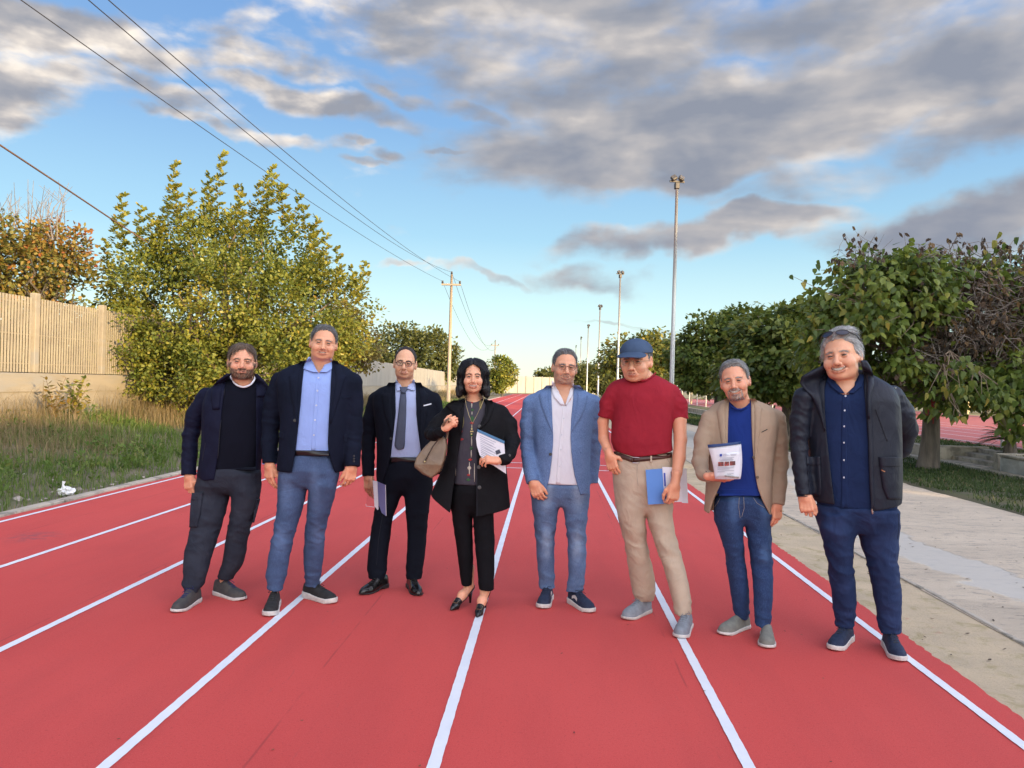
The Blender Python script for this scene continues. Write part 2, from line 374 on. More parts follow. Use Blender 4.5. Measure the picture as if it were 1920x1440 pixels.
def edge_sheet(name, x0f, x1f, ys, z, m, nx=6):
    ys = np.asarray(ys, float); u = np.linspace(0, 1, nx)[:, None]
    X = x0f(ys)[None]*(1-u)+x1f(ys)[None]*u; Y = np.broadcast_to(ys, X.shape)
    V = np.stack([X, Y, np.full_like(X, z)], -1).reshape(-1, 3); n = len(ys)
    i, j = np.meshgrid(np.arange(nx-1), np.arange(n-1), indexing='ij'); a = (i*n+j).ravel()
    F = np.stack([a, a+n, a+n+1, a+1], 1)
    return tag(mesh(name, V, F, m), kind='structure')
ysn = np.concatenate([np.arange(-6, 16, .03), np.arange(16, 40, .25), np.arange(40, 119, 2.0)])
jag = lambda s: (lambda y: s + .004*np.sin(y*9.1+1)+.004*np.sin(y*23.7)+.004*np.sin(y*61.3+2)+.004*np.sin(y*143.0))
edge_sheet('running_track', lambda y: -5.43+.012*np.sin(y*3.1), jag(2.215), ysn, 0.0, M_track)
edge_sheet('sandy_strip', lambda y: 0*y+2.0, lambda y: 2.90+.02*np.sin(y*2.3)+.012*np.sin(y*11), ysn, -.008, M_sand)
edge_sheet('path', lambda y: 0*y+2.86, lambda y: 5.97+.04*np.sin(y*1.9)+.02*np.sin(y*7.7), ysn, -.004, M_path, 10)
# lane lines (paint with slightly ragged edges)
LW = .05
for k in range(7):
    xc = 2.04-1.22*k
    ph = k*1.7
    w = lambda y, s, ph=ph, xc=xc: xc + s*(LW/2 if True else 0) + .0008*np.sin(y*31+ph+s)+.0007*np.sin(y*77+ph*2-s)+.002*np.sin(y*.8+ph)
    edge_sheet('lane_line', lambda y: w(y, -1), lambda y: w(y, 1), ysn, .004, M_line, 2)
for yy in (14.42, 13.52):
    sheet('cross_line', (-1.64, 2.06), (yy-.028, yy+.028), .0048 if yy > 14 else .0052, M_line)
# crack-line kerb between sand and path
kb = MB()
for i in range(34):
    y0 = -2+i*1.0
    kb.box((2.885+.010*math.sin(i*2.1), y0+.5, -.006), (.035, .99, .022), .01*math.sin(i*3.3), .006)
tag(kb.build('path_kerb', M_kerb), kind='structure')
def kerb_left():
    b = MB()
    for i in range(60):
        y0 = -2+i*1.5
        b.box((-5.505+.006*math.sin(i*1.9), y0+.75, .0), (.13, 1.49, .05+.006*math.sin(i*2.7)), 0, .008)
    tag(b.build('track_kerb', M_kerb), kind='structure')
kerb_left()
def verge_z(X, Y):
    d = np.clip((-5.6-X)/4.4, 0, 1)
    return -.015 + .62*d**1.3*np.clip((40-Y)/26, .35, 1) + .035*wav(X, Y, 2.2)*np.clip(d*6, 0, 1)
sheet('verge', np.linspace(-5.56, -10.6, 40), np.concatenate([np.arange(-4, 30, .25), np.arange(30, 135, 2)]), verge_z, M_soil)
sheet('field_beyond_wall', np.linspace(-300, -10.5, 20), np.linspace(-50, 400, 40), .25, M_soil)
sheet('lawn', np.linspace(5.93, 8.5, 20), np.concatenate([np.arange(-4, 40, .4), np.arange(40, 120, 4)]), lambda X, Y: (.02*wav(X, Y, 2)+.03)*np.clip((X-5.93)/.15, 0, 1)-.012, mat('lawn_soil', (.065, .075, .03), (.10, .085, .05), 2.5, .95, .6, 30, bdist=.02))
# far straight end: dry grass field
sheet('far_field', np.linspace(-40, 60, 30), np.linspace(119, 300, 20), lambda X, Y: .02+0*X, mat('dry_field', (.30, .24, .13), (.22, .20, .09), .6, .95))

# ------------------------------------------------------------------ vegetation builders
def rand_unit(n):
    v = rng.normal(size=(n, 3)); return v/np.linalg.norm(v, axis=1)[:, None]
def leaf_geo(P, D, N, L, Wd, shape='oval', curl=.25):
    """P base, D direction (unit), N approx normal, L length, Wd half width"""
    S_ = np.cross(D, N); S_ /= np.linalg.norm(S_, axis=1)[:, None]+1e-9; N = np.cross(S_, D)
    prof = {'oval': [(0, 0, 0), (-1, .35, -.3), (-.8, .72, -.2), (0, 1, -curl), (.8, .72, -.2), (1, .35, -.3)],
            'heart': [(0, .06, 0), (-.95, .12, -.25), (-.95, .5, -.3), (0, 1.05, -curl*1.6), (.95, .5, -.3), (.95, .12, -.25)],
            'dia': [(0, 0, 0), (-1, .45, -.25), (0, 1, -curl), (1, .45, -.25)]}[shape]
    n = len(P); k = len(prof)
    V = np.zeros((n, k, 3))
    for i, (a, b, c) in enumerate(prof):
        V[:, i] = P + D*(L*b)[:, None] + S_*(Wd*a)[:, None] + N*(c*Wd)[:, None]
    base = (np.arange(n)*k)[:, None]
    if k == 6: F = np.concatenate([base+np.array([[0, 1, 2, 3]]), base+np.array([[0, 3, 4, 5]])])
    else: F = np.concatenate([base+np.array([[0, 1, 2]]), base+np.array([[0, 2, 3]])])
    return V.reshape(-1, 3), F, k
def leaves(name, P, D, N, L, Wd, m, parent=None, shape='oval', curl=.25, rnd=None):
    V, F, k = leaf_geo(P, D, N, L, Wd, shape, curl)
    if rnd is None: rnd = rng.random(len(P))
    return mesh(name, V, F, m, parent, smooth=False, attr=np.repeat(rnd, k))
def n3(P, s, seed=0):
    x, y, z = P[:, 0]*s+seed*7.3, P[:, 1]*s+seed*3.1, P[:, 2]*s+seed
    return (np.sin(x+1.4*np.sin(y*.9+z))+np.sin(y*1.2+1.3*np.sin(z*1.1+x*.7))+np.sin(z*1.3+1.2*np.sin(x*1.3-y)))/3
def crown_points(ells, n, shell=.45):
    """random points inside a union of ellipsoids (c, r), pushed towards the skin"""
    vol = np.array([e[1][0]*e[1][1]*e[1][2] for e in ells])**.75; vol /= vol.sum()
    idx = rng.choice(len(ells), n, p=vol)
    C = np.array([e[0] for e in ells])[idx]; Rr = np.array([e[1] for e in ells])[idx]
    u = rand_unit(n); r = 1-shell*rng.random(n)**1.4
    lump = 1+.16*n3(u*3+idx[:, None]*2.0, 1.6, 3)
    return C+u*Rr*(r*lump)[:, None], u
def branches(mb, base, tips, r0, trunk_h, n=6, wig=.12, forkf=.35):
    base = np.array(base, float)
    for tp in tips:
        tp = np.array(tp, float)
        k = 9; s = np.linspace(0, 1, k)[:, None]
        start = base+np.array([0, 0, trunk_h])
        mid = start*(1-forkf)+tp*forkf+np.array([0, 0, .25*np.linalg.norm(tp-start)*forkf])
        P = (1-s)**2*start+2*s*(1-s)*mid+s**2*tp
        P[1:-1] += rng.normal(size=(k-2, 3))*wig*np.linalg.norm(tp-start)*.12
        mb.tube(P, r0*(1-s[:, 0])**.8*.55+.012, n, False)
def grass(name, X, Y, Z, H, Wd, m, label, rnd, lean=.35, cat='grass', bend=.5):
    n = len(X); P = np.stack([X, Y, Z], 1); th = rng.random(n)*6.283
    A = np.stack([np.cos(th), np.sin(th), 0*th], 1); th2 = th+rng.normal(size=n)*.6+1.57
    Bv = np.stack([np.cos(th2), np.sin(th2), 0*th], 1)*(lean*H*np.abs(rng.normal(size=n)))[:, None]
    up = np.array([0, 0, 1.0])*H[:, None]
    w = A*Wd[:, None]
    V = np.stack([P-w, P+w, P+up*.55+Bv*.35-w*.7, P+up*.55+Bv*.35+w*.7, P+up*(1-.25*bend)+Bv], 1)
    b = (np.arange(n)*5)[:, None]
    F = np.concatenate([b+np.array([[0, 1, 3]]), b+np.array([[0, 3, 2]]), b+np.array([[2, 3, 4]])])
    o = mesh(name, V.reshape(-1, 3), F, m, smooth=False, attr=np.repeat(rnd, 5)); tag(o, label, cat, kind='stuff'); return o
# --- verge grass
def verge_grass():
    n = 70000
    Y = 4.5+ (rng.random(n)**1.9)*60; X = -5.62-rng.random(n)*4.6
    P = np.stack([X, Y, 0*X], 1); patch = n3(P, 1.1, 2)+.6*n3(P, 2.7, 5)
    d = (-5.6-X)/4.4
    keep = (patch+.9*(rng.random(n)-.5) > -.38+.25*(d < .12))
    X, Y, d, patch = X[keep], Y[keep], d[keep], patch[keep]; n = len(X)
    H = (.07+.17*rng.random(n))*(1+.5*patch.clip(-.5, 1))*(.55+.6*d.clip(0, 1)+.25*(d > .1)); far = np.clip(Y/9, 1, 5)
    grass('grass', X, Y, verge_z(X, Y)-.01, H, .0028*far**.8*(1+rng.random(n)), G_green, 'short green grass growing on the verge left of the track', np.clip(rng.normal(size=n)*.2+.45+.12*patch, 0, 1), .55)
    n = 70000
    Y = 5+(rng.random(n)**1.5)*75; d = np.clip(rng.beta(2.0, 1.3, n), 0, 1); X = -5.7-4.4*d
    P = np.stack([X, Y, 0*X], 1); patch = n3(P, .8, 9)+.5*n3(P, 2.2, 4)
    keep = patch+.8*(rng.random(n)-.5) > -.35+.62*(d < .30)+.22*(d < .6); X, Y, d = X[keep], Y[keep], d[keep]; n = len(X)
    tall = np.clip((d-.35)/.5, 0, 1)*np.clip((Y-9.5)/5, .25, 1.0)
    H = (.12+.30*rng.random(n)**1.5)+.56*tall*rng.random(n)**.8; far = np.clip(Y/12, 1, 5)
    grass('dry_grass', X, Y, verge_z(X, Y)-.01, H, .0022*far**.8*(1+rng.random(n)), G_dry, 'tall dry straw coloured grass along the wall left of the track', np.clip(rng.normal(size=n)*.22+.5, 0, 1), .42, 'dry grass')
verge_grass()
def lawn_grass():
    n = 60000
    Y = 7+(rng.random(n)**1.6)*45; X = 5.98+rng.random(n)*2.45
    P = np.stack([X, Y, 0*X], 1); patch = n3(P, 1.6, 2)+.6*n3(P, 3.9, 5)
    keep = patch+1.0*(rng.random(n)-.5) > -.45; X, Y, patch = X[keep], Y[keep], patch[keep]; n = len(X)
    grass('lawn_grass', X, Y, .02+.02*wav(X, Y, 2), .035+.06*rng.random(n), .004*np.clip(Y/12, 1, 4)*(1+rng.random(n)), G_lawn, 'patchy short grass under the trees right of the path', np.clip(rng.normal(size=n)*.25+.45+.1*patch, 0, 1), .9)
lawn_grass()
def stones():
    b = MB()
    ico = []
    for i in range(150):
        if i < 105: y = 6.2+rng.random()**1.4*16; x = -5.66-abs(rng.normal())*.16; s = .012+.03*rng.random()**2
        else: y = 7.4+rng.random()*2.6; x = -6.3-rng.random()*1.3; s = .02+.05*rng.random()**2
        if rng.random() < .25: s *= 1.6
        u = rand_unit(14); 
        from mathutils import geometry
        import bmesh
        bm = bmesh.new()
        for q in u*np.array([1, .8, .6])*s: bm.verts.new(q)
        bmesh.ops.convex_hull(bm, input=bm.verts)
        bm.verts.index_update()
        used = [v for v in bm.verts]
        V = np.array([v.co[:] for v in used]); F = [tuple(v.index for v in f.verts) for f in bm.faces]; bm.free()
        z = verge_z(np.array([x]), np.array([y]))[0]
        b.add(V+np.array([x, y, max(z, 0)+s*.25]), F)
    tag(b.build('rubble', M_stone), 'broken stones and rubble scattered along the concrete edge and in the grass left of the track', 'rubble', kind='stuff')
stones()
def litter():
    r = empty('crumpled_plastic', gnd(123, 928, .02)); tag(r, 'crumpled white plastic litter lying on the kerb at the left edge of the track', 'litter')
    V = []; F = []; nu, nv = 14, 22
    for i in range(nu):
        for j in range(nv):
            a, b_ = i/(nu-1)*math.pi, j/nv*2*math.pi
            q = np.array([math.sin(a)*math.cos(b_)*.085, math.sin(a)*math.sin(b_)*.05, math.cos(a)*.042])
            q *= 1+.32*math.sin(5*a+3*math.sin(2*b_))+.22*math.sin(7*b_+4*a)
            V.append(q+np.array([0, 0, .045]))
    F = [(i*nv+j, (i+1)*nv+j, (i+1)*nv+(j+1) % nv, i*nv+(j+1) % nv) for i in range(nu-1) for j in range(nv)]
    mesh('sheet', np.array(V), F, M_white, r, smooth=False)
    mb = MB(); mb.tube([(-.02, 0, .06), (-.035, .0, .12), (-.03, .01, .16)], [.022, .012, .02], 7); mb.build('neck', M_white, r)
litter()
def low_weeds():
    n = 900; Y = 6+rng.random(n)**1.6*30; X = -5.9-rng.random(n)*3.8; Q = np.stack([X, Y, 0*X], 1); k = n3(Q, 1.7, 12) > -.05; X, Y = X[k], Y[k]; n = len(X)
    per = 16; P = np.repeat(np.stack([X, Y, verge_z(X, Y)], 1), per, 0); h = np.repeat(.08+.28*rng.random(n)**2, per)
    off = rand_unit(n*per)*(.16*rng.random(n*per))[:, None]; P = P+off*[1, 1, 0]; P[:, 2] += h*rng.random(n*per); D = off/.16+[0, 0, .5]+rng.normal(size=P.shape)*.3; D /= np.linalg.norm(D, axis=1)[:, None]
    o = leaves('low_weeds', P, D, rng.normal(size=P.shape)*.4+[0, 0, 1], .04+.05*rng.random(n*per), .012+.012*rng.random(n*per), G_green, None, 'oval', rnd=np.clip(np.repeat(rng.normal(size=n)*.25+.4, per), 0, 1)); tag(o, 'low leafy weeds mixed into the grass of the left verge', 'weeds', kind='stuff')
low_weeds()
def weed(px, py, Y, n, label, m):
    c = at(px, py, Y); z = float(verge_z(np.array([c[0]]), np.array([Y]))[0]); r = empty('weed', (c[0], Y, z)); tag(r, label, 'weed')
    b = MB(); P, D = [], []
    for i in range(n):
        a_ = rng.random()*6.28; q = np.array([math.cos(a_)*.35*rng.random(), math.sin(a_)*.35*rng.random(), .45+.5*rng.random()]); pts = np.array([[0, 0, 0], q*[.3, .3, .6], q]); b.tube(pts, [.008, .006, .003], 5, False)
        for s in np.linspace(.35, 1, 16):
            o_ = rand_unit(1)[0]; P.append(q*[s**1.5, s**1.5, s]); D.append(o_*[1, 1, .3]+[0, 0, .35])
    b.build('stem', M_twig, r); D = np.array(D); D /= np.linalg.norm(D, axis=1)[:, None]; P = np.array(P)
    leaves('foliage', P, D, rng.normal(size=P.shape)*.3+[0, 0, 1], .09+.06*rng.random(len(P)), .022+.01*rng.random(len(P)), m, r, 'oval')
weed(140, 760, 14.6, 12, 'bright green leafy weed in front of the low concrete wall', L_carob)
weed(100, 775, 14.0, 7, 'small yellowish weed left of the bright green weed by the wall', L_yellow)
# small leaf litter on track and sand
def fallen():
    n = 420; X = np.concatenate([rng.uniform(-4.5, 2.0, 60), rng.uniform(2.25, 5.9, 360)]); Y = np.concatenate([rng.uniform(2.2, 9, 60), rng.uniform(3, 14, 360)])
    P = np.stack([X, Y, np.where(X < 2.2, .006, .002)], 1); th = rng.random(n)*6.28
    D = np.stack([np.cos(th), np.sin(th), 0*th+.12], 1)
    o = leaves('fallen_leaves', P, D/np.linalg.norm(D, axis=1)[:, None], np.tile([0, 0, 1.0], (n, 1)), .012+.03*rng.random(n)*(X > 2.2)+.006*rng.random(n), .004+.007*rng.random(n)*(X > 2.2), L_brown)
    tag(o, 'tiny dry leaves and crumbs scattered over the track and sandy edge', 'leaf litter', kind='stuff')
fallen()
# ------------------------------------------------------------------ left: slat fence on a low wall, then panel wall
XW = -10.0
def slat_fence():
    r = empty('slat_fence', (XW, 20, 0)); tag(r, 'pale concrete slat fence on a low concrete wall, lit golden, left behind the big bush', 'fence')
    L = lambda b, n, m: b.build(n, m, r)
    def loc(y): return y-20
    ys0, ys1 = 4.0, 37.0
    b = MB(); b.box((0, loc((ys0+ys1)/2), .72), (.24, ys1-ys0, 1.44), 0, .012); L(b, 'low_wall', M_conc)
    b = MB(); b.box((.128, loc((ys0+ys1)/2), 1.09), (.018, ys1-ys0, .012)); b.box((.128, loc((ys0+ys1)/2), .75), (.014, ys1-ys0, .010)); L(b, 'board_mark', M_conc)
    step = 2.25
    for i in range(15):
        y = 5.5+i*step
        b = MB(); b.box((0, loc(y), 1.44+.78), (.13, .14, 1.54), 0, .01); L(b, 'post', M_conc)
        b = MB()
        k = 25; w = (step-.17)/k
        for j in range(k):
            b.box((0.0, loc(y+.085+w*(j+.5)), 1.455+.72), (.012, w*.58, 1.44))
        for zz in (1.62, 2.18, 2.78):
            b.box((-.040, loc(y+step/2), zz), (.02, step-.17, .022))
        L(b, 'slat_panel', M_slat)
slat_fence()
def panel_wall():
    r = empty('panel_wall', (XW, 60, 0)); tag(r, 'tall solid concrete panel wall running behind the people to the far bend', 'wall')
    b = MB(); b.box((0, 12, .58), (.22, 70, 1.16), 0, .01); b.build('wall_base', M_conc, r)
    for i in range(64):
        y = -22.5+i*1.1
        top = 2.62-.004*i
        b = MB(); b.box((.0, y+.55, (1.175+top)/2), (.12, 1.085, top-1.175), 0, .012); b.build('wall_panel', M_panel, r)
panel_wall()
def far_wall():
    a = np.array([-11.0, 128.0]); c = np.array([14.0, 152.0]); d = c-a; Lg = np.linalg.norm(d); th = math.atan2(d[1], d[0])
    r = empty('far_wall', (a[0], a[1], 0), th); tag(r, 'distant golden lit concrete panel wall beyond the end of the track', 'wall')
    n = 18
    for i in range(n):
        b = MB(); b.box(((i+.5)*Lg/n, 0, 1.45), (Lg/n-.06, .14, 2.9), 0, .01); b.build('wall_panel', M_panel, r)
    for i in range(n+1):
        b = MB(); b.box((i*Lg/n, -.10, 1.5), (.16, .22, 3.0), 0, .01); b.build('pilaster', M_panel, r)
far_wall()
# ------------------------------------------------------------------ trees
def spikes(tips, H, per, L, Wd):
    """upright leafy shoots: returns leaf arrays"""
    P, D, N = [], [], []
    for (tp, h, lean) in zip(tips, H, rng.normal(size=(len(tips), 2))*.10):
        k = int(per*h); s = np.linspace(0, 1, k); ang = s*h*26+rng.random()*6
        ax = np.array([lean[0], lean[1], 1.0]); c = tp+ax*(s*h)[:, None]
        out = np.stack([np.cos(ang), np.sin(ang), .35+.5*s], 1); out /= np.linalg.norm(out, axis=1)[:, None]
        rep = 3
        for q in range(rep):
            P.append(c+out*(.02+.055*q*(1-.5*s))[:, None]); o2 = out+rng.normal(size=out.shape)*.3; D.append(o2/np.linalg.norm(o2, axis=1)[:, None]); N.append(np.tile([0, 0, 1.0], (k, 1))+rng.normal(size=(k, 3))*.3)
    return np.concatenate(P), np.concatenate(D), np.concatenate(N)
def foliage(ells, nclump, per, rad, L, Wd, thr=-.5, seed=1, flat=.75, droop=.1, shell=.5, ns=1.4):
    C, U = crown_points(ells, nclump, shell)
    k = n3(C, ns, seed)+.35*n3(C, ns*2.6, seed+3) > thr
    C, U = C[k], U[k]; n = len(C)
    off = rand_unit(n*per)*(rng.random(n*per)**.45*rad)[:, None]*np.array([1, 1, flat])
    P = np.repeat(C, per, 0)+off
    D = np.repeat(U, per, 0)*.7+off/rad*.8+rng.normal(size=P.shape)*.55; D[:, 2] -= droop
    D /= np.linalg.norm(D, axis=1)[:, None]
    N = np.repeat(U, per, 0)*.5+np.array([0, 0, .9])+rng.normal(size=P.shape)*.5
    m = len(P); tone = np.repeat(n3(C, ns*1.3, seed+7)*.16+rng.normal(size=n)*.09, per)+rng.normal(size=m)*.13+.42
    return P, D, N, L*(.7+.6*rng.random(m)), Wd*(.7+.6*rng.random(m)), np.clip(tone, 0, 1), C
def tree(name, label, base, ells, nclump, per, rad, L, Wd, m, trunk_h, r0, nb=30, shape='dia', thr=-.5, seed=1, droop=.1, shell=.5, group=None, cat='tree', extra=None, ns=1.4, tw=None, bark=None):
    r = empty(name, base); tag(r, label, cat, group); base = np.array(base, float)
    P, D, N, Ls, Ws, tone, C = foliage(ells, nclump, per, rad, L, Wd, thr, seed, droop=droop, shell=shell, ns=ns)
    if extra is not None:
        eP, eD, eN = extra; e = len(eP)
        P = np.concatenate([P, eP]); D = np.concatenate([D, eD]); N = np.concatenate([N, eN])
        Ls = np.concatenate([Ls, L*(1.0+.3*rng.random(e))]); Ws = np.concatenate([Ws, Wd*(1.0+.3*rng.random(e))]); tone = np.concatenate([tone, np.clip(.55+.15*rng.normal(size=e), 0, 1)])
    leaves('crown', P-base, D, N, Ls, Ws, m, r, shape, rnd=tone)
    b = MB(); kk = 6; s = np.linspace(0, 1, kk)
    b.tube(np.stack([.03*np.sin(s*3)*trunk_h, .02*np.cos(s*2)*trunk_h, s*(trunk_h+.15)-.08], 1), r0*(1.18-.35*s+.25*(1-s)**6), 14)
    tips = C[rng.choice(len(C), min(nb, len(C)), replace=False)]-base
    branches(b, (0, 0, 0), tips, r0*.62, trunk_h*.92, 6, tw or .3)
    b.build('trunk', bark or M_bark, r, smooth=True)
    return r
def E_(px, py, Y, rx, ry, rd): return (at(px, py, Y), (rx*Y/FPX, rd, ry*Y/FPX))
# big bush
ce = [E_(345, 590, 19, 135, 135, 2.0), E_(470, 555, 19, 145, 140, 2.2), E_(560, 600, 19, 120, 125, 2.0), E_(410, 475, 19.3, 125, 66, 1.6), E_(330, 690, 18.6, 120, 75, 1.6),
      E_(500, 690, 18.4, 170, 80, 1.9), E_(270, 520, 19, 75, 70, 1.2), E_(640, 640, 19.2, 62, 62, 1.2), E_(545, 495, 19.3, 50, 55, 1.0), E_(240, 640, 18.8, 70, 80, 1.1)]
sp = [(218, 440, 380), (232, 470, 400), (283, 440, 460), (316, 400, 322), (350, 430, 370), (300, 450, 390), (405, 400, 300), (400, 440, 340), (380, 420, 400), (430, 440, 360), (478, 420, 350), (500, 400, 335), (520, 380, 320), (535, 430, 360),
      (560, 430, 375), (575, 450, 400), (455, 430, 365), (600, 520, 440), (612, 500, 450), (200, 520, 465), (680, 560, 500), (665, 560, 515), (640, 530, 480), (340, 420, 365), (490, 440, 355), (590, 470, 420), (260, 460, 400)]
tips = []; hs = []
for (px, y0, y1) in sp:
    for q in range(2):
        tips.append(at(px+rng.normal()*7*(q > 0), y0+20*q, 19+rng.normal()*.5)); hs.append(abs(y0-y1)*19/FPX*(1-.35*q)+.15)
ex = spikes(tips, hs, 46, .1, .03)
# long shoots leaning out on the right
eP, eD, eN = [], [], []
for (a, b_) in (((640, 650), (722, 578)), ((650, 600), (690, 505)), ((600, 560), (660, 520)), ((630, 690), (705, 640))):
    A, B = at(a[0], a[1], 19), at(b_[0], b_[1], 19); k = 90; s = rng.random(k)[:, None]; c = A*(1-s)+B*s; o = rand_unit(k)
    eP.append(c+o*.08); q = o+(B-A)*.5; eD.append(q/np.linalg.norm(q, axis=1)[:, None]); eN.append(np.tile([0, 0, 1.0], (k, 1))+rng.normal(size=(k, 3))*.4)
ex = tuple(np.concatenate([e]+x) for e, x in zip(ex, (eP, eD, eN)))
big = tree('large_bush', 'huge sunlit bushy evergreen with upright leafy shoots in front of the slat fence', (at(430, 720, 19)[0], 19, .25), ce, 2050, 38, .30, .088, .030, L_carob, .5, .13, 60, 'oval', -.36, 3, .0, .42, extra=ex, bark=M_twig)
# red and yellow shrub beyond the fence
ae_ = [E_(60, 500, 17.5, 95, 70, 1.3), E_(110, 480, 17.5, 60, 60, 1.1), E_(10, 440, 17.5, 60, 60, 1.2), E_(150, 540, 17.5, 40, 45, .8), E_(20, 530, 17.5, 90, 70, 1.4)]
aut = tree('autumn_tree', 'shrubby tree with red and yellow autumn leaves and bare top twigs behind the slat fence', (at(70, 600, 17.5)[0], 17.5, .2), ae_, 560, 20, .30, .10, .036, L_autumn, 1.6, .09, 40, 'oval', -.15, 5, .1, .55)
hl_ = [((-12.4, y, 1.3), (.9, .9, 1.7)) for y in np.arange(7, 26, 1.3)]
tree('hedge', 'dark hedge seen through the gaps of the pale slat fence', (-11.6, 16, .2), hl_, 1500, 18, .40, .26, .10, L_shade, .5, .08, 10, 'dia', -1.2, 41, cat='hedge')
b = MB(); ab = np.array(aut.location)
for i in range(26):
    px = rng.uniform(5, 110); a = at(px, 450, 17.4+rng.normal()*.4); c = at(px+rng.normal()*22, rng.uniform(335, 400), 17.4+rng.normal()*.3)
    m_ = (a+c)/2+rng.normal(size=3)*.10; b.tube(np.array([a, m_, c])-ab, [.014, .009, .004], 5, False)
    for q in range(3):
        s = rng.uniform(.3, .8); p0 = a*(1-s)+c*s; b.tube(np.array([p0, p0+np.array([rng.normal()*.16, rng.normal()*.1, .10+.25*rng.random()])])-ab, [.006, .003], 4, False)
b.build('bare_twigs', M_dead, aut)
tree('yellow_bush', 'yellowing bush between the big sunlit bush and the grey panel wall', (at(665, 700, 33)[0]-.5, 33, .2), [E_(665, 640, 33, 42, 45, 1.4), E_(690, 668, 34, 32, 26, 1.2), E_(640, 600, 33, 30, 40, 1)], 230, 22, .35, .16, .06, L_yellow, .8, .07, 12, 'dia', -.6, 4, cat='bush')
tree('olive_tree', 'wide olive green tree behind the panel wall, left of the tall concrete pole', (at(790, 720, 74)[0], 74, .1), [E_(748, 655, 74, 45, 48, 2.2), E_(800, 660, 74, 52, 46, 2.5), E_(838, 680, 74, 26, 34, 1.5), E_(715, 675, 74, 20, 26, 1.3)], 420, 20, .75, .34, .13, L_olive, 2.2, .2, 16, 'dia', -.75, 6, shell=.5)
tree('round_tree', 'small round green tree beside the far end of the track', (at(942, 730, 95)[0], 95, .0), [E_(942, 700, 95, 27, 31, 1.8), E_(932, 716, 95, 20, 18, 1.4)], 190, 20, .5, .32, .13, L_carob, 1.0, .12, 8, 'dia', -.8, 8, shell=.5)
tree('distant_tree', 'tiny dark tree just above the distant golden wall', (at(1030, 715, 170)[0], 170, 0), [E_(1028, 706, 170, 22, 9, 3)], 60, 16, 1.3, .8, .3, L_olive, 2.0, .2, 5, 'dia', -.9, 8)
tree('distant_tree', 'far olive bush seen between the thin lamp poles on the right', (at(1100, 720, 95)[0], 95, 0), [E_(1098, 708, 95, 26, 26, 2.2), E_(1128, 712, 95, 22, 24, 2.2)], 260, 20, .7, .36, .14, L_olive, 1.2, .15, 8, 'dia', -.8, 9, cat='bush')
# right-hand row of broad-leaved trees
row = 'trees in a row along the path on the right'
dk = dict(group=row, shape='dia', thr=-.62)
def broad(label, px, Y, ells, nc, per, L, Wd, seed, shape='dia', th=1.5, r0=.16, m=L_dark, rad=.34, thr=-.28):
    x = at(px, 720, Y)[0]
    return tree('broadleaf_tree', label, (x, Y, .02), ells, nc, per, rad, L, Wd, m, th, r0, 34, shape, thr, seed, .55, .5, group=row, ns=1.2)
tD = broad('golden tinted broadleaf tree behind the man in the cap', 1200, 50, [E_(1190, 672, 50, 62, 42, 2.6), E_(1225, 665, 50, 45, 42, 2.4), E_(1150, 690, 50, 34, 34, 1.6), E_(1235, 690, 50, 40, 40, 2)], 460, 22, .24, .10, 11, m=leafmat('sunlit_green', [(0, (.05, .08, .02)), (.4, (.13, .15, .03)), (.7, (.27, .23, .04)), (1, (.46, .30, .05))], .3), rad=.5)  # gold of the sunlight is mixed into these leaf colours
tC = broad('dense dark broadleaf tree right of the tallest lamp pole', 1345, 33, [E_(1335, 655, 33, 82, 62, 2.1), E_(1390, 640, 33, 60, 62, 1.8), E_(1300, 690, 33, 40, 46, 1.3), E_(1360, 700, 33, 95, 42, 2.0)], 900, 26, .20, .085, 12)
tB = broad('mid-size broadleaf tree behind the man in the beige blazer', 1475, 23.5, [E_(1465, 655, 23.5, 95, 82, 1.9), E_(1530, 640, 23.5, 70, 80, 1.6), E_(1420, 700, 23.5, 80, 55, 1.5), E_(1500, 710, 23.5, 110, 46, 1.7)], 1050, 28, .17, .07, 13, 'heart')
# nearest tree, with red paint on its trunk
aells = [E_(1650, 555, 15.5, 120, 80, 1.7), E_(1600, 640, 15.5, 95, 85, 1.6), E_(1740, 515, 15.5, 115, 46, 1.3), E_(1850, 530, 15.9, 80, 34, .9), E_(1660, 682, 15.2, 80, 30, 1.3), E_(1590, 520, 15.6, 60, 60, 1.0),
         E_(1830, 735, 14.6, 95, 38, 1.0), E_(1905, 760, 14.4, 60, 50, 1.0), E_(1900, 700, 14.6, 60, 40, 1.0), E_(1790, 668, 16.5, 110, 50, 1.3), E_(1950, 620, 15.5, 90, 120, 1.6)]
xa, ya = 7.50, 15.55
near = tree('broadleaf_tree', 'nearest broadleaf tree with red paint on its trunk and dead brown twigs', (xa, ya, .02), aells, 1350, 17, .30, .15, .050, L_near, 1.42, .165, 60, 'heart', -.36, 21, .85, .6, group=row, ns=1.5)
def trunk_paint():
    n = 12; V = []; F = []
    nz = 14
    for i in range(nz):
        s = i/(nz-1); z = .90+s*.50
        for j in range(n):
            a = R(205)+R(75)*j/(n-1); rr = .165*(1.18-.35*z/1.5)+.004
            V.append((rr*math.cos(a)+.03*math.sin(z/1.57*3)*1.42, rr*math.sin(a)+.02*math.cos(z/1.57*2)*1.42, z))
    for i in range(nz-1):
        for j in range(n-1):
            low = .90+.20*abs(math.sin(j*2.7))+.05*math.sin(j*5.1)
            if .90+i/(nz-1)*.50 > low: F.append((i*n+j, i*n+j+1, (i+1)*n+j+1, (i+1)*n+j))
    mesh('paint_mark', np.array(V), F, mat('red_paint', (.36, .02, .025), (.22, .03, .03), 14, .7, .5, 26, stretch=(1, 1, .22)), near)
trunk_paint()
na = np.array([xa, ya, .02])
b = MB(); dP = []
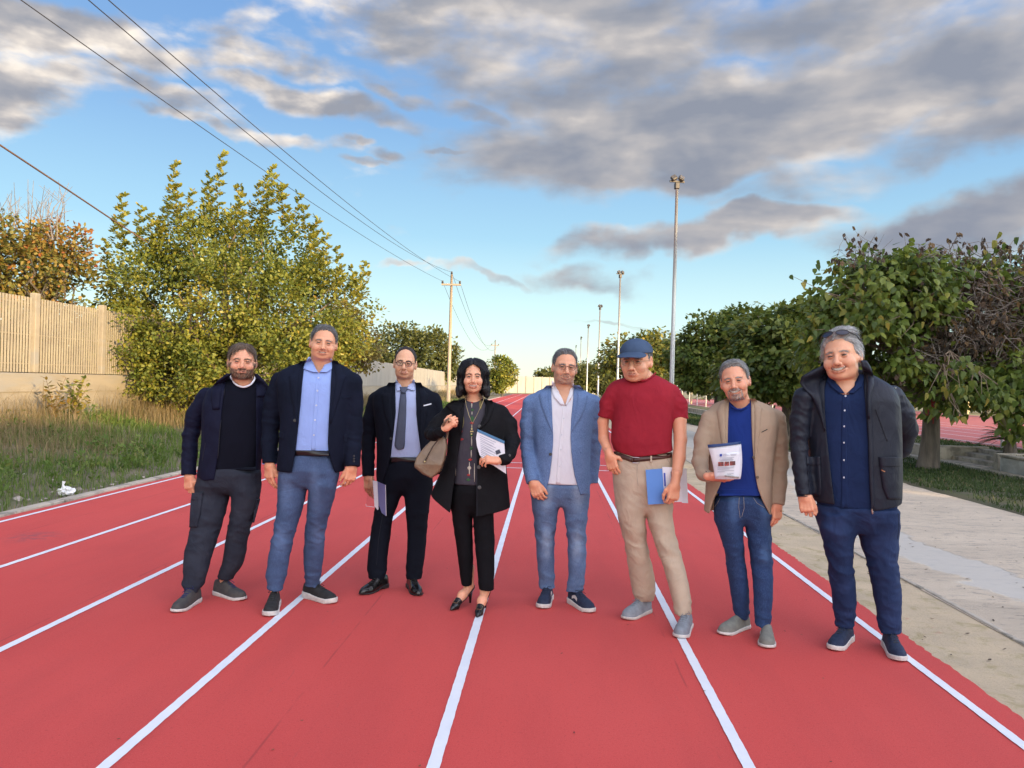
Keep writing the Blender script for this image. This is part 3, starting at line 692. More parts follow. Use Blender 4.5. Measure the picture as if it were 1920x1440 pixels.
forks = [((1745, 700), (1700, 600), (1690, 500)), ((1745, 700), (1780, 640), (1850, 560)), ((1748, 700), (1690, 660), (1610, 640)), ((1750, 690), (1840, 640), (1930, 650)), ((1748, 700), (1760, 580), (1740, 470)), ((1752, 700), (1820, 690), (1900, 700))]
for (p0, p1, p2) in forks:
    A, B, C_ = at(*p0, 15.5), at(*p1, 15.3), at(*p2, 15.2); s = np.linspace(0, 1, 10)[:, None]
    b.tube((1-s)**2*A+2*s*(1-s)*B+s**2*C_-na, .085*(1-s[:, 0])+.018, 8, False)
b.build('limb', M_bark, near, smooth=True)
b = MB()
for i in range(330):
    if i < 250: px, py = rng.normal(1825, 60), rng.normal(595, 42)
    elif i < 305: px, py = rng.uniform(1560, 1920), rng.uniform(470, 500)+abs(px-1750)*.05
    else: px, py = rng.normal(1720, 30), rng.normal(660, 30)
    Y = 14.3+rng.random()*1.1 if i < 250 or i >= 305 else 15.4+rng.normal()*.5
    A = at(px, py, Y); d = rand_unit(1)[0]*np.array([1, .5, .7]); d[2] += +.55 if 250 <= i < 305 else -.1; Lg = rng.uniform(.35, .9) if i < 250 else rng.uniform(.2, .45)
    B = A+d*Lg; m_ = (A+B)/2+rng.normal(size=3)*.08; b.tube(np.array([A, m_, B])-na, [.010, .007, .003], 5, False)
    for q in range(3):
        s = rng.uniform(.3, 1); p0 = A*(1-s)+B*s; p1 = p0+rng.normal(size=3)*.16; b.tube(np.array([p0, (p0+p1)/2+rng.normal(size=3)*.02, p1])-na, [.005, .004, .002], 4, False); dP.append(p1)
    dP.append(B)
b.build('dead_twigs', M_dead, near)
dP = np.array(dP); dP = dP[rng.random(len(dP)) < .8]; dP = np.concatenate([dP, dP+rng.normal(size=dP.shape)*.04]); k = len(dP); D = rng.normal(size=(k, 3))*.5; D[:, 2] -= 1; D /= np.linalg.norm(D, axis=1)[:, None]
leaves('dead_leaves', dP-na, D, rng.normal(size=(k, 3)), .09+.05*rng.random(k), .02+.018*rng.random(k), L_brown, near, 'oval', .8)
def lime(px, py, Y, rx, ry, n):
    c = at(px, py, Y); P = c+rng.normal(size=(n, 3))*np.array([rx*Y/FPX, .18, ry*Y/FPX]); D = rng.normal(size=(n, 3))*.35; D[:, 2] -= .9; D /= np.linalg.norm(D, axis=1)[:, None]
    return P, D
LP, LD = zip(*[lime(*a) for a in ((1632, 600, 13.9, 26, 14, 46), (1805, 690, 13.6, 22, 18, 40), (1775, 720, 13.5, 20, 12, 26), (1870, 735, 13.4, 40, 14, 40), (1555, 640, 14.3, 22, 22, 40), (1540, 590, 14.8, 10, 22, 18), (1850, 480, 15, 26, 16, 26), (1885, 455, 15, 12, 10, 12), (1575, 500, 15.2, 26, 14, 30), (1700, 560, 14.0, 60, 30, 40), (1580, 560, 14.0, 40, 40, 44), (1905, 800, 13.6, 20, 14, 14), (1788, 780, 13.6, 8, 12, 6))])
for q in LP:
    b = MB()
    c_ = q.mean(0); tgt = at(1740, 600, 15.5); d_ = (tgt-c_); d_ /= np.linalg.norm(d_)
    far_ = c_+d_*.75
    for i in range(5):
        e_ = q[rng.integers(len(q))]; m_ = (far_+e_)/2+rng.normal(size=3)*.07; b.tube(np.array([far_, m_, e_])-na, [.014, .008, .003], 5, False)
    b.build('leafy_twig', M_twig, near)
LP = np.concatenate(LP); LD = np.concatenate(LD); k = len(LP)
leaves('lime_leaves', LP-na, LD, rng.normal(size=(k, 3))*.5+np.array([0, -1, .3]), .11+.07*rng.random(k), .032+.02*rng.random(k), L_lime, near, 'heart', .5)
# more trees of the park behind, filling the background at the right
broad('shaded broadleaf tree half cut off at the right edge of the photo', 1990, 17.5, [E_(1970, 690, 17.5, 90, 70, 1.6), E_(1990, 600, 17.5, 90, 80, 1.6)], 300, 20, .18, .07, 14)
for i, (px, Y, rx, ry, lb) in enumerate(((1690, 46, 120, 30, 'low dark hedge mass far behind the nearest tree'), (1850, 55, 110, 34, 'pale green hedge behind the second red track'), (1420, 60, 120, 26, 'dark hedge beyond the row of trees'))):
    tree('hedge', lb, (at(px, 735, Y)[0], Y, 0), [E_(px, 742-ry*.6, Y, rx, ry, 2.0)], 240, 20, .6, .28, .11, L_olive if i == 1 else L_dark, .5, .08, 6, 'dia', -.9, 30+i, cat='hedge')
# ------------------------------------------------------------------ poles
def light_pole(x, y, H, rz):
    r = empty('light_pole', (x, y, 0), rz)
    b = MB(); b.tube([(0, 0, -.1), (0, 0, .0), (0, 0, H*.5), (0, 0, H)], [.085, .085, .068, .045], 14); b.build('pole', M_galv, r, True)
    b = MB(); b.tube([(0, 0, 0), (0, 0, .03)], [.19, .19], 16); b.build('base_plate', M_galv, r)
    b = MB(); b.box((0, 0, H+.03), (.52, .06, .06)); b.box((0, 0, H-.12), (.16, .16, .22), 0, .02); b.build('bracket', M_dark, r)
    for s in (-1, 1):
        b = MB(); Mx = Matrix.Rotation(R(28*s), 3, 'Y') @ Matrix.Rotation(R(-38), 3, 'X')
        b.box((.13*s, -.05, H+.13), (.20, .12, .19), 0, .03, M=Mx)
        hd = b.build('floodlight', M_dark, r)
        g = MB(); off = np.array(Mx) @ np.array([0, -.063, 0]); g.box((.13*s+off[0], -.05+off[1], H+.13+off[2]), (.17, .008, .16), 0, .003, M=Mx); g.build('lens', M_glass, hd)
    return r
LPX = [(26.5, 'nearest and tallest grey floodlight pole rising behind the man in the cap'), (48.3, 'second floodlight pole from the right, just left of the cap'), (68.5, 'third floodlight pole counting from the tallest'), (90.5, 'fourth floodlight pole counting from the tallest'), (113, 'fifth floodlight pole counting from the tallest'), (137, 'smallest and farthest floodlight pole beside the man in the blue blazer')]
p0 = light_pole(4.18, 26.5, 8.5, .2)
def copy_tree(o, parent=None):
    c = o.copy(); COL.objects.link(c); c.parent = parent
    for ch in [x for x in bpy.data.objects if x.parent == o]: copy_tree(ch, c)
    return c
for i, (yy, lb) in enumerate(LPX):
    o = p0 if i == 0 else copy_tree(p0)
    o.location = (4.18+.004*(yy-26), yy, 0); o.rotation_euler = (0, 0, .2+.25*i)
    tag(o, lb, 'light pole', 'floodlight poles along the right of the track')
def utility(x, y, H, label):
    r = empty('utility_pole', (x, y, 0)); tag(r, label, 'utility pole', 'concrete utility poles carrying the wires')
    b = MB(); b.tube([(0, 0, -.1), (0, 0, H*.5), (0, 0, H)], [.135, .11, .075], 14); b.build('pole', M_pole, r, True)
    b = MB(); b.box((0, -.15, H-.72), (1.35, .12, .12), 0, .01); b.build('crossarm', M_pole, r)
    for (ix, iz) in ((-.6, H-.66), (.6, H-.66), (0, H)):
        b = MB(); b.tube([(ix, -.15 if ix else 0, iz), (ix, -.15 if ix else 0, iz+.06), (ix, -.15 if ix else 0, iz+.10), (ix, -.15 if ix else 0, iz+.2)], [.03, .09, .06, .07], 10); b.build('insulator', M_dark, r)
    return np.array([[x-.6, y-.15, H-.5], [x+.6, y-.15, H-.5], [x, y, H+.16]])
x1 = at(842, 700, 53)[0]; A1 = utility(x1, 53, 8.95, 'tall tapered concrete pole with a crossarm standing left of the black haired woman')
x2 = at(927, 700, 132)[0]; A2 = utility(x2, 132, 8.8, 'small distant concrete pole with crossarm above the round tree')
x3 = x2-.5; 
GW = 'overhead wires crossing the sky'
def wire(pts, rad, name, m, label, group=None):
    b = MB(); b.tube(pts, rad, 6); o = b.build(name, m, None, True); tag(o, label, 'wire', group); return o
for k, (img, lb) in enumerate((([(40, 0), (200, 118), (420, 265), (640, 415), (760, 492)], 'leftmost of the three thin wires running to the tall concrete pole'), ([(215, 0), (330, 112), (480, 245), (640, 375), (760, 460)], 'rightmost of the three thin wires at the top of the photo'), ([(172, 0), (300, 118), (470, 255), (640, 390), (760, 468)], 'middle one of the three thin wires at the top of the photo'))):
    P1 = A1[k]; d = ray(img[0][0], img[0][1]); Yn = 12.0; Xn = d[0]/d[1]*Yn
    # straight in plan, sagging in height; heights read off at a few stations
    ks = []
    slope = (P1[0]-Xn)/(P1[1]-Yn)
    for (px, py) in img:
        d = ray(px, py); Yq = (P1[0]-slope*P1[1])/(d[0]/d[1]-slope); ks.append((Yq, CAMH+d[2]/d[1]*Yq))
    ks = [q for q in ks if 5 < q[0] < P1[1]-3]+[(P1[1], P1[2]), ]
    a = np.array(ks); co = np.polyfit(a[:, 0]-P1[1], a[:, 1]-P1[2], 2, w=np.where(a[:, 0] > P1[1]-.1, 8, 1)); co[2] = 0
    Ys = np.linspace(-4, P1[1], 40); Z = P1[2]+co[0]*(Ys-P1[1])**2+co[1]*(Ys-P1[1])
    near_ = np.stack([P1[0]+slope*(Ys-P1[1]), Ys, Z], 1)
    P2 = A2[k]; s = np.linspace(0, 1, 24)[1:, None]; farp = P1*(1-s)+P2*s; farp[:, 2] -= (4*2.6*s*(1-s))[:, 0]
    rad = np.concatenate([np.full(40, .009), np.full(23, .013)])
    wire(np.concatenate([near_, farp]), rad, 'power_line', M_wire, lb, GW)
cp = [at(0, 272, 12.6), at(100, 338, 14.2), at(205, 408, 16.4), at(300, 470, 19.0)]
cp = [cp[0]+9*(cp[0]-cp[1])]+cp
wire(np.array(cp), .016, 'cable', M_cable, 'thick brownish cable slanting down at far left into the big bush')
# ------------------------------------------------------------------ right side: steps, low wall, terrace, second track
def sideset():
    tz = .34
    M_ter = mat('terrace_grass', (.085, .10, .035), (.13, .12, .05), 2.5, .95, .6, 40, bdist=.02)
    for (x0, ya, yb) in ((8.95, 5, 15.55), (9.75, 15.55, 17.6), (8.95, 17.6, 60)): sheet('terrace', np.linspace(x0, 10.35, 6), np.linspace(ya, yb, 24), lambda X, Y: tz-.02+.015*wav(X, Y, 2), M_ter)
    sheet('second_track', np.linspace(10.35, 26, 4), np.linspace(5, 90, 10), tz-.02, M_far_track)
    for i in range(6): sheet('second_track_line', (10.8+1.22*i, 10.85+1.22*i), (5, 90), tz-.015, M_line)
    sheet('sports_field', np.linspace(26, 90, 6), np.linspace(-20, 120, 10), tz-.03, mat('field', (.32, .27, .14), (.24, .22, .10), .5, .95))
    n = 12000; Y = 7+rng.random(n)**1.5*30; X = 9.0+rng.random(n)*1.3; kk_ = ~((Y > 15.4) & (Y < 17.7) & (X < 9.8)); X, Y = X[kk_], Y[kk_]; n = len(X)
    grass('terrace_blades', X, Y, tz-.02+.015*wav(X, Y, 2), .03+.05*rng.random(n), .005*np.clip(Y/12, 1, 3)*(1+rng.random(n)), G_lawn, 'thin grass on the raised terrace behind the low wall', np.clip(rng.normal(size=n)*.2+.6, 0, 1), .8)
    b = MB()
    for i in range(34): b.box((8.47+.01*math.sin(i*3), 2+i*1.5, .03), (.16, 1.49, .10), 0, .012)
    tag(b.build('lawn_kerb', M_kerb), kind='structure')
    r = empty('low_wall', (8.75, 10, 0)); tag(r, 'low weathered plaster wall edging the raised terrace at the right edge', 'wall')
    b = MB(); b.box((0, -.4, tz/2-.01), (.16, 11.2, tz-.02), 0, .008); b.build('wall', mat('stained_plaster', (.44, .43, .40), (.36, .36, .34), 3, .9, .3, 40, c3=(.60, .60, .57), s3=2.2), r)
    b2 = MB(); b2.box((0, 28.5, tz/2-.01), (.16, 42, tz-.02), 0, .008); b2.build('far_wall_run', M_kerb, r)
    b = MB(); b.box((.01, -.4, tz+.012), (.24, 11.2, .045), 0, .012); b.build('coping', M_kerb, r)
    r = empty('steps', (8.72, 16.6, 0)); tag(r, 'weathered concrete steps climbing to the terrace behind the nearest tree', 'steps')
    for i in range(4):
        b = MB(); b.box((.14+.28*i+.6*(i == 3), 0, (i+.5)*.042), (.28+1.2*(i == 3), 2.0, (i+1)*.085), 0, .01); b.build('step', M_kerb, r)
    for sy in (-1.16, 1.10):
        b = MB(); b.box((.55, sy, .17-.02*(sy > 0)), (1.1, .16, .42), 0, .012); b.build('side_wall', M_kerb, r)
    # wire fence with grey posts along the terrace edge
    r = empty('wire_fence', (10.3, 20, tz)); tag(r, 'see-through wire fence with thin grey posts in front of the second red track', 'fence')
    for i in range(20):
        b = MB(); y = -11+i*3.0; b.tube([(0, y, -.1), (0, y, 1.3)], [.03, .03], 8); b.build('post', M_galv, r)
    for zz in (.02, .65, 1.25):
        b = MB(); b.tube([(0, -11, zz), (0, 46, zz)], [.005, .005], 4); b.build('strand', M_galv, r)
    M_yel = mat('sunlit_rail', (.55, .48, .28), (.46, .40, .24), 3, .8)  # yellow of the low sunlight put into the pale rail colour
    r = empty('post_rail_fence', (26, 60, tz)); tag(r, 'row of sunlit pale posts and rails beyond the second red track', 'fence')
    k = 0
    for i in range(26):
        b = MB(); x = -15+i*1.9; b.box((x, 0, 1.0), (.11, .11, 2.0)); b.build('post', M_yel, r)
        if i % 4 == 1:
            b = MB(); b.tube([(x, 0, .1), (x+1.9, 0, 1.7)], [.04, .04], 6); b.build('brace', M_yel, r)
    b = MB(); b.box((9, 0, 1.15), (48, .07, .08)); b.build('rail', M_yel, r)
    r = empty('side_rail_fence', (27, 45, tz)); tag(r, 'long pale rail fence with tall posts at the far side of the second red track', 'fence')
    for i in range(34):
        b = MB(); y = -30+i*1.8; b.box((0, y, .8+.5*(i % 3 == 0)), (.10, .10, 1.6+1.0*(i % 3 == 0))); b.build('post', M_yel, r)
    b = MB(); b.box((0, 0, .9), (.07, 60, .08)); b.build('rail', M_yel, r)
    # cycads
    for (px, py, Y, lb) in ((1895, 800, 16.6, 'dark spiky cycad with arching fronds near the right edge'),):
        c = at(px, py, Y); rr = empty('cycad', (c[0], c[1], tz-.02)); tag(rr, lb, 'plant')
        P, D, N, Ls = [], [], [], []
        for i in range(46):
            a = rng.random()*6.28; e = rng.uniform(.1, 1.1); Lf = rng.uniform(.6, .85)
            for s in np.linspace(.12, 1, 26):
                q = np.array([math.cos(a)*math.cos(e)*s*Lf, math.sin(a)*math.cos(e)*s*Lf, .25+math.sin(e)*s*Lf-.45*s*s*Lf])
                for sg in (-1, 1):
                    P.append(q); D.append((math.cos(a+sg*1.1), math.sin(a+sg*1.1), .25)); N.append((0, 0, 1)); Ls.append(.13*math.sin(math.pi*min(1, s+.08))**.5+.02)
        D = np.array(D); D /= np.linalg.norm(D, axis=1)[:, None]; Ls = np.array(Ls)
        leaves('fronds', np.array(P), D, np.array(N, float), Ls, .008+0*Ls, L_dark, rr, 'dia', rnd=rng.random(len(P))*.5)
        b = MB(); b.tube([(0, 0, -.05), (0, 0, .3)], [.14, .10], 10); b.build('stem', M_bark, rr)
sideset()
# unseen stand-in blocks, added and sized to keep the group in shade
def behind():
    ca, sa = math.cos(SUN_AZ-math.pi/2), math.sin(SUN_AZ-math.pi/2)
    a = R(45)
    U = np.array([math.cos(a), math.sin(a)]); Vv = np.array([-math.sin(a), math.cos(a)])
    M_w = mat('rendered_wall', (.62, .58, .50), (.56, .52, .46), 1, .9)
    M_win = mat('window_glass', (.05, .06, .07), None, 2, .1)
    M_r = mat('roof_sheet', (.30, .22, .18), None, 2, .8)
    for (u0, u1, v, H, lb) in ((-26, 12.2, -26, 7.15, 'long low block added unseen behind the camera to cast shade'), (12.6, 31, -26, 13.3, 'taller block added unseen behind the camera to cast shade')):
        c = U*(u0+u1)/2+Vv*(v-3); r = empty('sun_blocker', (c[0], c[1], 0), a); tag(r, lb, 'sun_blocker')
        b = MB(); b.box((0, 0, H/2-.15), (u1-u0, 6, H-.3)); b.build('wall', M_w, r)
        b = MB(); b.box((0, 0, H-.075), (u1-u0+.2, 6.3, .15), 0, .02); b.build('roof', M_r, r)
        for i in range(int((u1-u0)/3)):
            for fz in range(int(H//3.4)):
                b = MB(); b.box((u0-(u0+u1)/2+1.5+i*3, 3.02, 1.7+fz*3.3), (1.3, .08, 1.3)); b.build('window', M_win, r)
behind()
# ================================================================== people: volume modelling engine
f32 = np.float32
def smin(a, b, k): 
    h = np.clip(.5+.5*(b-a)/k, 0, 1); return b*(1-h)+a*h-k*h*(1-h)
def smax(a, b, k): return -smin(-a, -b, k)
def ell(P, c, r):
    q = (P-np.array(c, f32))/np.array(r, f32); k = np.sqrt((q*q).sum(1)); k2 = np.sqrt(((q/np.array(r, f32))**2).sum(1))+1e-9
    return k*(k-1)/k2
def sph(P, c, r): return np.sqrt(((P-np.array(c, f32))**2).sum(1))-r
def cone(P, a, b, ra, rb):
    a = np.array(a, f32); b = np.array(b, f32); ab = b-a; L2 = float(ab@ab)+1e-12
    t_ = np.clip(((P-a)@ab)/L2, 0, 1); return np.sqrt(((P-a-t_[:, None]*ab)**2).sum(1))-(ra+(rb-ra)*t_)
def chain(P, pts, k=.008):
    f = None
    for p, q in zip(pts[:-1], pts[1:]):
        g = cone(P, p[:3], q[:3], p[3], q[3]); f = g if f is None else smin(f, g, k)
    return f
def grid_mesh(f, lo, hi, h):
    lo = np.array(lo, float); hi = np.array(hi, float); B = 4; H = h*B
    n = np.ceil((hi-lo)/H).astype(int)+1
    ax = [lo[i]+(np.arange(n[i])+.5)*H-h*.5 for i in range(3)]
    G = np.stack(np.meshgrid(*ax, indexing='ij'), -1).reshape(-1, 3).astype(f32)
    fc = f(G)
    act = np.abs(fc) < H*1.35
    F = np.repeat(np.repeat(np.repeat(fc.reshape(n), B, 0), B, 1), B, 2)
    ia = np.nonzero(act)[0]; I = np.stack(np.unravel_index(ia, n), 1)*B
    o = np.stack(np.meshgrid(*[np.arange(B)]*3, indexing='ij'), -1).reshape(-1, 3)
    J = (I[:, None]+o[None]).reshape(-1, 3)
    Pf = (lo+J*h).astype(f32)
    v = np.concatenate([f(c) for c in np.array_split(Pf, max(1, len(Pf)//400000))]) if len(Pf) else np.zeros(0, f32)
    F[J[:, 0], J[:, 1], J[:, 2]] = v
    s = F < 0
    N = F.shape
    c = np.zeros((N[0]-1, N[1]-1, N[2]-1), np.int8)
    for a in (0, 1):
        for b in (0, 1):
            for d in (0, 1): c += s[a:N[0]-1+a, b:N[1]-1+b, d:N[2]-1+d]
    cells = np.nonzero((c > 0) & (c < 8)); idm = np.full(c.shape, -1, np.int32); idm[cells] = np.arange(len(cells[0]))
    cc = np.stack(cells, 1); acc = np.zeros((len(cc), 3)); cnt = np.zeros(len(cc))
    corners = [(a, b, d) for a in (0, 1) for b in (0, 1) for d in (0, 1)]
    vals = {k: F[cc[:, 0]+k[0], cc[:, 1]+k[1], cc[:, 2]+k[2]] for k in corners}
    for k in corners:
        for axn in range(3):
            if k[axn] == 0:
                k2 = list(k); k2[axn] = 1; k2 = tuple(k2); a, b = vals[k], vals[k2]; m = (a < 0) != (b < 0)
                t_ = np.where(m, a/(a-b+1e-12*(a == b)), 0); p = np.tile(np.array(k, float), (len(cc), 1)); p[:, axn] = t_
                acc += p*m[:, None]; cnt += m
    V = lo+(cc+acc/np.maximum(cnt, 1)[:, None])*h
    Fs = []
    for axn in range(3):
        sl0 = [slice(None)]*3; sl1 = [slice(None)]*3; sl0[axn] = slice(0, -1); sl1[axn] = slice(1, None)
        e = s[tuple(sl0)] != s[tuple(sl1)]; q = np.stack(np.nonzero(e), 1); o1, o2 = [(1, 2), (2, 0), (0, 1)][axn]
        q = q[(q[:, o1] > 0) & (q[:, o2] > 0) & (q[:, o1] < N[o1]-1) & (q[:, o2] < N[o2]-1)]
        def g(d1, d2):
            r = q.copy(); r[:, o1] -= d1; r[:, o2] -= d2; return idm[r[:, 0], r[:, 1], r[:, 2]]
        quad = np.stack([g(1, 1), g(0, 1), g(0, 0), g(1, 0)], 1)
        flip = ~s[q[:, 0], q[:, 1], q[:, 2]]; quad[flip] = quad[flip][:, ::-1]; Fs.append(quad)
    Fq = np.concatenate(Fs); Fq = Fq[(Fq >= 0).all(1)]
    return V, Fq.astype(np.int32)
def relax(V, F, it=1, w=.5):
    for _ in range(it):
        S_ = np.zeros_like(V); c = np.zeros(len(V))
        for a, b in ((0, 1), (1, 2), (2, 3), (3, 0)):
            np.add.at(S_, F[:, a], V[F[:, b]]); np.add.at(c, F[:, a], 1); np.add.at(S_, F[:, b], V[F[:, a]]); np.add.at(c, F[:, b], 1)
        V = V*(1-w)+w*S_/np.maximum(c, 1)[:, None]
    return V
def wr(P, fr, seed=0, st=(1, 1, 1)):
    Q = P*np.array(st, f32); return n3(Q, fr, seed)
def folds(P, fr, seed, st=(1, 1, 1)):
    a = n3(P*np.array(st, f32), fr, seed); return .35-2*np.abs(a)**.8
def gz(z, c, w): return np.exp(-((z-c)/w)**2)
CR = {1: (300, 580, 2.4), 2: (640, 620, 2.572), 3: (940, 620, 2.4), 4: (1280, 590, 2.15)}
class Pn:
    def __init__(s, crop, D, cx, label):
        s.cr = CR[crop]; s.D = D; px = s.X(cx)
        g = at(px, 1150, D); s.o = np.array([g[0], D, 0.0]); s.root = empty('person', s.o); tag(s.root, label, 'person', 'people lined up across the track')
        th_ = math.atan2(s.o[0], D); s.ct, s.st = math.cos(th_), math.sin(th_)   # turned to face the photographer
        s.m = D/FPX/s.cr[2]              # metres per crop pixel
    def X(s, x): return s.cr[0]+x/s.cr[2]
    def Y(s, y): return s.cr[1]+y/s.cr[2]
    def L(s, x, y, dy=0.0): return at(s.X(x), s.Y(y), s.D+dy)-s.o
    def ch(s, pts):                       # (x, y, dy, r) in crop pixels
        return [tuple(s.L(x, y, dy))+(r*s.m*(s.D+dy)/s.D,) for (x, y, dy, r) in pts]
    def loft(s, rows, n=2.3, cap=.012):
        """rows: (y, xl, xr, depth half, dy)"""
        A = []
        for r in rows:
            y, xl, xr, b = r[:4]; dy = r[4] if len(r) > 4 else 0
            l, q = s.L(xl, y, dy), s.L(xr, y, dy); A.append(((l[2]+q[2])/2, (l[0]+q[0])/2, dy, abs(q[0]-l[0])/2, b, (q[2]-l[2])/max(abs(q[0]-l[0]), 1e-3)))
        A = np.array(sorted(A)); z = np.linspace(A[0, 0], A[-1, 0], 90)
        C = np.stack([np.interp(z, A[:, 0], A[:, i]) for i in range(1, 6)], 1)
        for _ in range(3):
            C[1:-1] = .25*C[:-2]+.5*C[1:-1]+.25*C[2:]
        dz = z[1]-z[0]; g = np.abs(np.gradient(C[:, 2], dz)); g = np.maximum(g, np.abs(np.gradient(C[:, 1], dz)))
        for _ in range(4): g = np.maximum(g, np.maximum(np.r_[g[1:], g[-1]], np.r_[g[0], g[:-1]])*.9)
        zt, zb = z[-1], z[0]
        def f(P, off=0.0, ends=True):
            c = [np.interp(P[:, 2], z, C[:, i]).astype(f32) for i in range(4)]; gg = np.interp(P[:, 2], z, g)
            a = c[2]*f32(s.ct)+off; b = c[3]+off; x0 = P[:, 0]-c[0]; y0 = P[:, 1]-c[1]; x = np.abs(x0*f32(s.ct)-y0*f32(s.st)); y = np.abs(x0*f32(s.st)+y0*f32(s.ct))
            q = ((x/a)**n+(y/b)**n)**(1/n)+1e-6; r = np.sqrt(x*x+y*y)+1e-6
            d = r*(1-1/q)/np.sqrt(1+gg*gg*(x/(x+y+1e-3)))
            d = np.maximum(d, -np.minimum(a, b))
            if ends: d = smax(d, np.maximum(P[:, 2]-zt, zb-P[:, 2]).astype(f32), cap)
            return d
        f.z = (zb, zt); f.C = (z, C); return f
    def front(s, P): return (P[:, 0]*s.st+P[:, 1]*s.ct).astype(f32)
    def band(s, rows, dy):
        A = np.array(sorted([(s.L((r[1]+r[2])/2, r[0], 0)[2], s.L(r[1], r[0], 0)[0], s.L(r[2], r[0], 0)[0]) for r in rows]))
        def f(P):
            k = s.D/(P[:, 1]+s.D); z = CAMH+(P[:, 2]-CAMH)*k; x = (P[:, 0]+s.o[0])*k-s.o[0]
            xl = np.interp(z, A[:, 0], A[:, 1]); xr = np.interp(z, A[:, 0], A[:, 2]); return np.maximum(xl-x, x-xr).astype(f32)
        f.A = A; return f
    def hit(s, x, y, f, y0=-.42, y1=.25):
        """follow the sight line of the photograph onto a surface -> depth"""
        px, py = s.X(np.asarray(x, float)).ravel(), s.Y(np.asarray(y, float)).ravel(); n = len(px)
        ts = np.linspace(y0, y1, 36)
        P = np.stack([at(px, py, s.D+tt)-s.o for tt in ts]); v = f(P.reshape(-1, 3).astype(f32)).reshape(36, n)
        i = np.argmax(v < 0, 0); none = ~(v < 0).any(0); i = np.clip(i, 1, 35)
        a, b = ts[i-1], ts[i]
        for _ in range(10):
            m_ = (a+b)/2; v = f((at(px, py, s.D+m_)-s.o).astype(f32)); ins = v < 0; b = np.where(ins, m_, b); a = np.where(ins, a, m_)
        b[none] = np.nan
        if none.any() and (~none).any(): b[none] = np.nanmedian(b)
        return b, px, py
    def strip(s, name, rows, f, mt, th=.006, off=0.0, nc=7, nr=26, parent=None, sm=True):
        """a cloth piece laid on surface f; rows (y, xl, xr) or (yl, xl, yr, xr)"""
        rows = [r if len(r) == 4 else (r[0], r[1], r[0], r[2]) for r in rows]
        A = np.array(rows, float); k = len(A); u = np.linspace(0, k-1, nr); A = np.stack([np.interp(u, np.arange(k), A[:, i]) for i in range(4)], 1)
        t_ = np.linspace(0, 1, nc)[None]
        y = A[:, 0:1]*(1-t_)+A[:, 2:3]*t_; x = A[:, 1:2]*(1-t_)+A[:, 3:4]*t_
        d, px, py = s.hit(x, y, f); d = d.reshape(nr, nc)
        for _ in range(2):
            d[1:-1] = .25*d[:-2]+.5*d[1:-1]+.25*d[2:]; d[:, 1:-1] = .25*d[:, :-2]+.5*d[:, 1:-1]+.25*d[:, 2:]
        e = np.ones((nr, nc)); e[0] = e[-1] = .35; e[:, 0] = e[:, -1] = .35
        top = at(px, py, s.D+(d-off-th*e).ravel())-s.o; bot = at(px, py, s.D+(d+.004).ravel())-s.o
        n = nr*nc; F = []
        for i in range(nr-1):
            for j in range(nc-1):
                a = i*nc+j; F.append((a, a+nc, a+nc+1, a+1)); F.append((n+a, n+a+1, n+a+nc+1, n+a+nc))
        bd = [(i*nc, (i+1)*nc) for i in range(nr-1)]+[((i+1)*nc+nc-1, i*nc+nc-1) for i in range(nr-1)]+[(j+1, j) for j in range(nc-1)]+[((nr-1)*nc+j, (nr-1)*nc+j+1) for j in range(nc-1)]
        F += [(a, n+a, n+b, b) for a, b in bd]
        return mesh(name, np.concatenate([top, bot]), F, mt, parent or s.root, sm)
    def disc(s, name, pts, f, mt, r=.006, th=.004, parent=None):
        out = []
        for (x, y) in pts:
            d, px, py = s.hit([x], [y], f); c = (at(px[0], py[0], s.D+d[0])-s.o)
            b = MB(); b.tube([c+[0, .002, 0], c-[0, th, 0], c-[0, th*1.15, 0]], [r, r, r*.8], 12); out.append(b.build(name, mt, parent or s.root))
        return out
    def vol(s, name, f, lo, hi, h, mt, parent=None, rl=1, col=None):
        V, F = grid_mesh(f, lo, hi, h)
        if len(V) == 0: print('EMPTY', name); return None
        if rl: V = relax(V, F, rl)
        return mesh(name, V, F, mt, parent or s.root, True, col=None if col is None else col(V))
def bbox(pts, pad):
    A = np.array([p[:3] for p in pts]); return A.min(0)-pad, A.max(0)+pad
# ------------------------------------------------------------------ cloth and skin materials
def cloth(name, c, c2=None, weave=900, wrink=.35,  rough=.85, sheen=.0, wscale=9, spec=.12, melange=.0):
    m, t, b = principled(name); p = t.new('ShaderNodeTexCoord').outputs['Object']
    c2 = c2 or tuple(x*.82 for x in c)
    col = t.mix(t.mr(t.noise(p, 7, 4), .35, .65), c, c2)
    if melange: col = t.mix(t.mr(t.noise(t.mapping(p, scale=(1, 1, .35)), 320, 3, .7), .4, .62, 0, melange), col, tuple(min(1, x*1.6+.02) for x in c))
    t.put(b.inputs['Base Color'], col); b.inputs['Roughness'].default_value = rough; b.inputs['Specular IOR Level'].default_value = spec
    b.inputs['Sheen Weight'].default_value = sheen
    wrn = t.noise(t.mapping(p, rot=(0, .35, 0), scale=(1.3, 1, .75)), wscale, 3, .5, .9)
    rid = t.math('ABSOLUTE', t.math('SUBTRACT', wrn, .5))
    h = t.math('ADD', t.math('MULTIPLY', rid, -2.2), t.math('MULTIPLY', t.noise(p, weave*.35, 2), .05))
    bp = t.new('ShaderNodeBump'); bp.inputs['Strength'].default_value = wrink*.55; bp.inputs['Distance'].default_value = .02
    t.put(bp.inputs['Height'], h); t.put(b.inputs['Normal'], bp.outputs[0]); return m
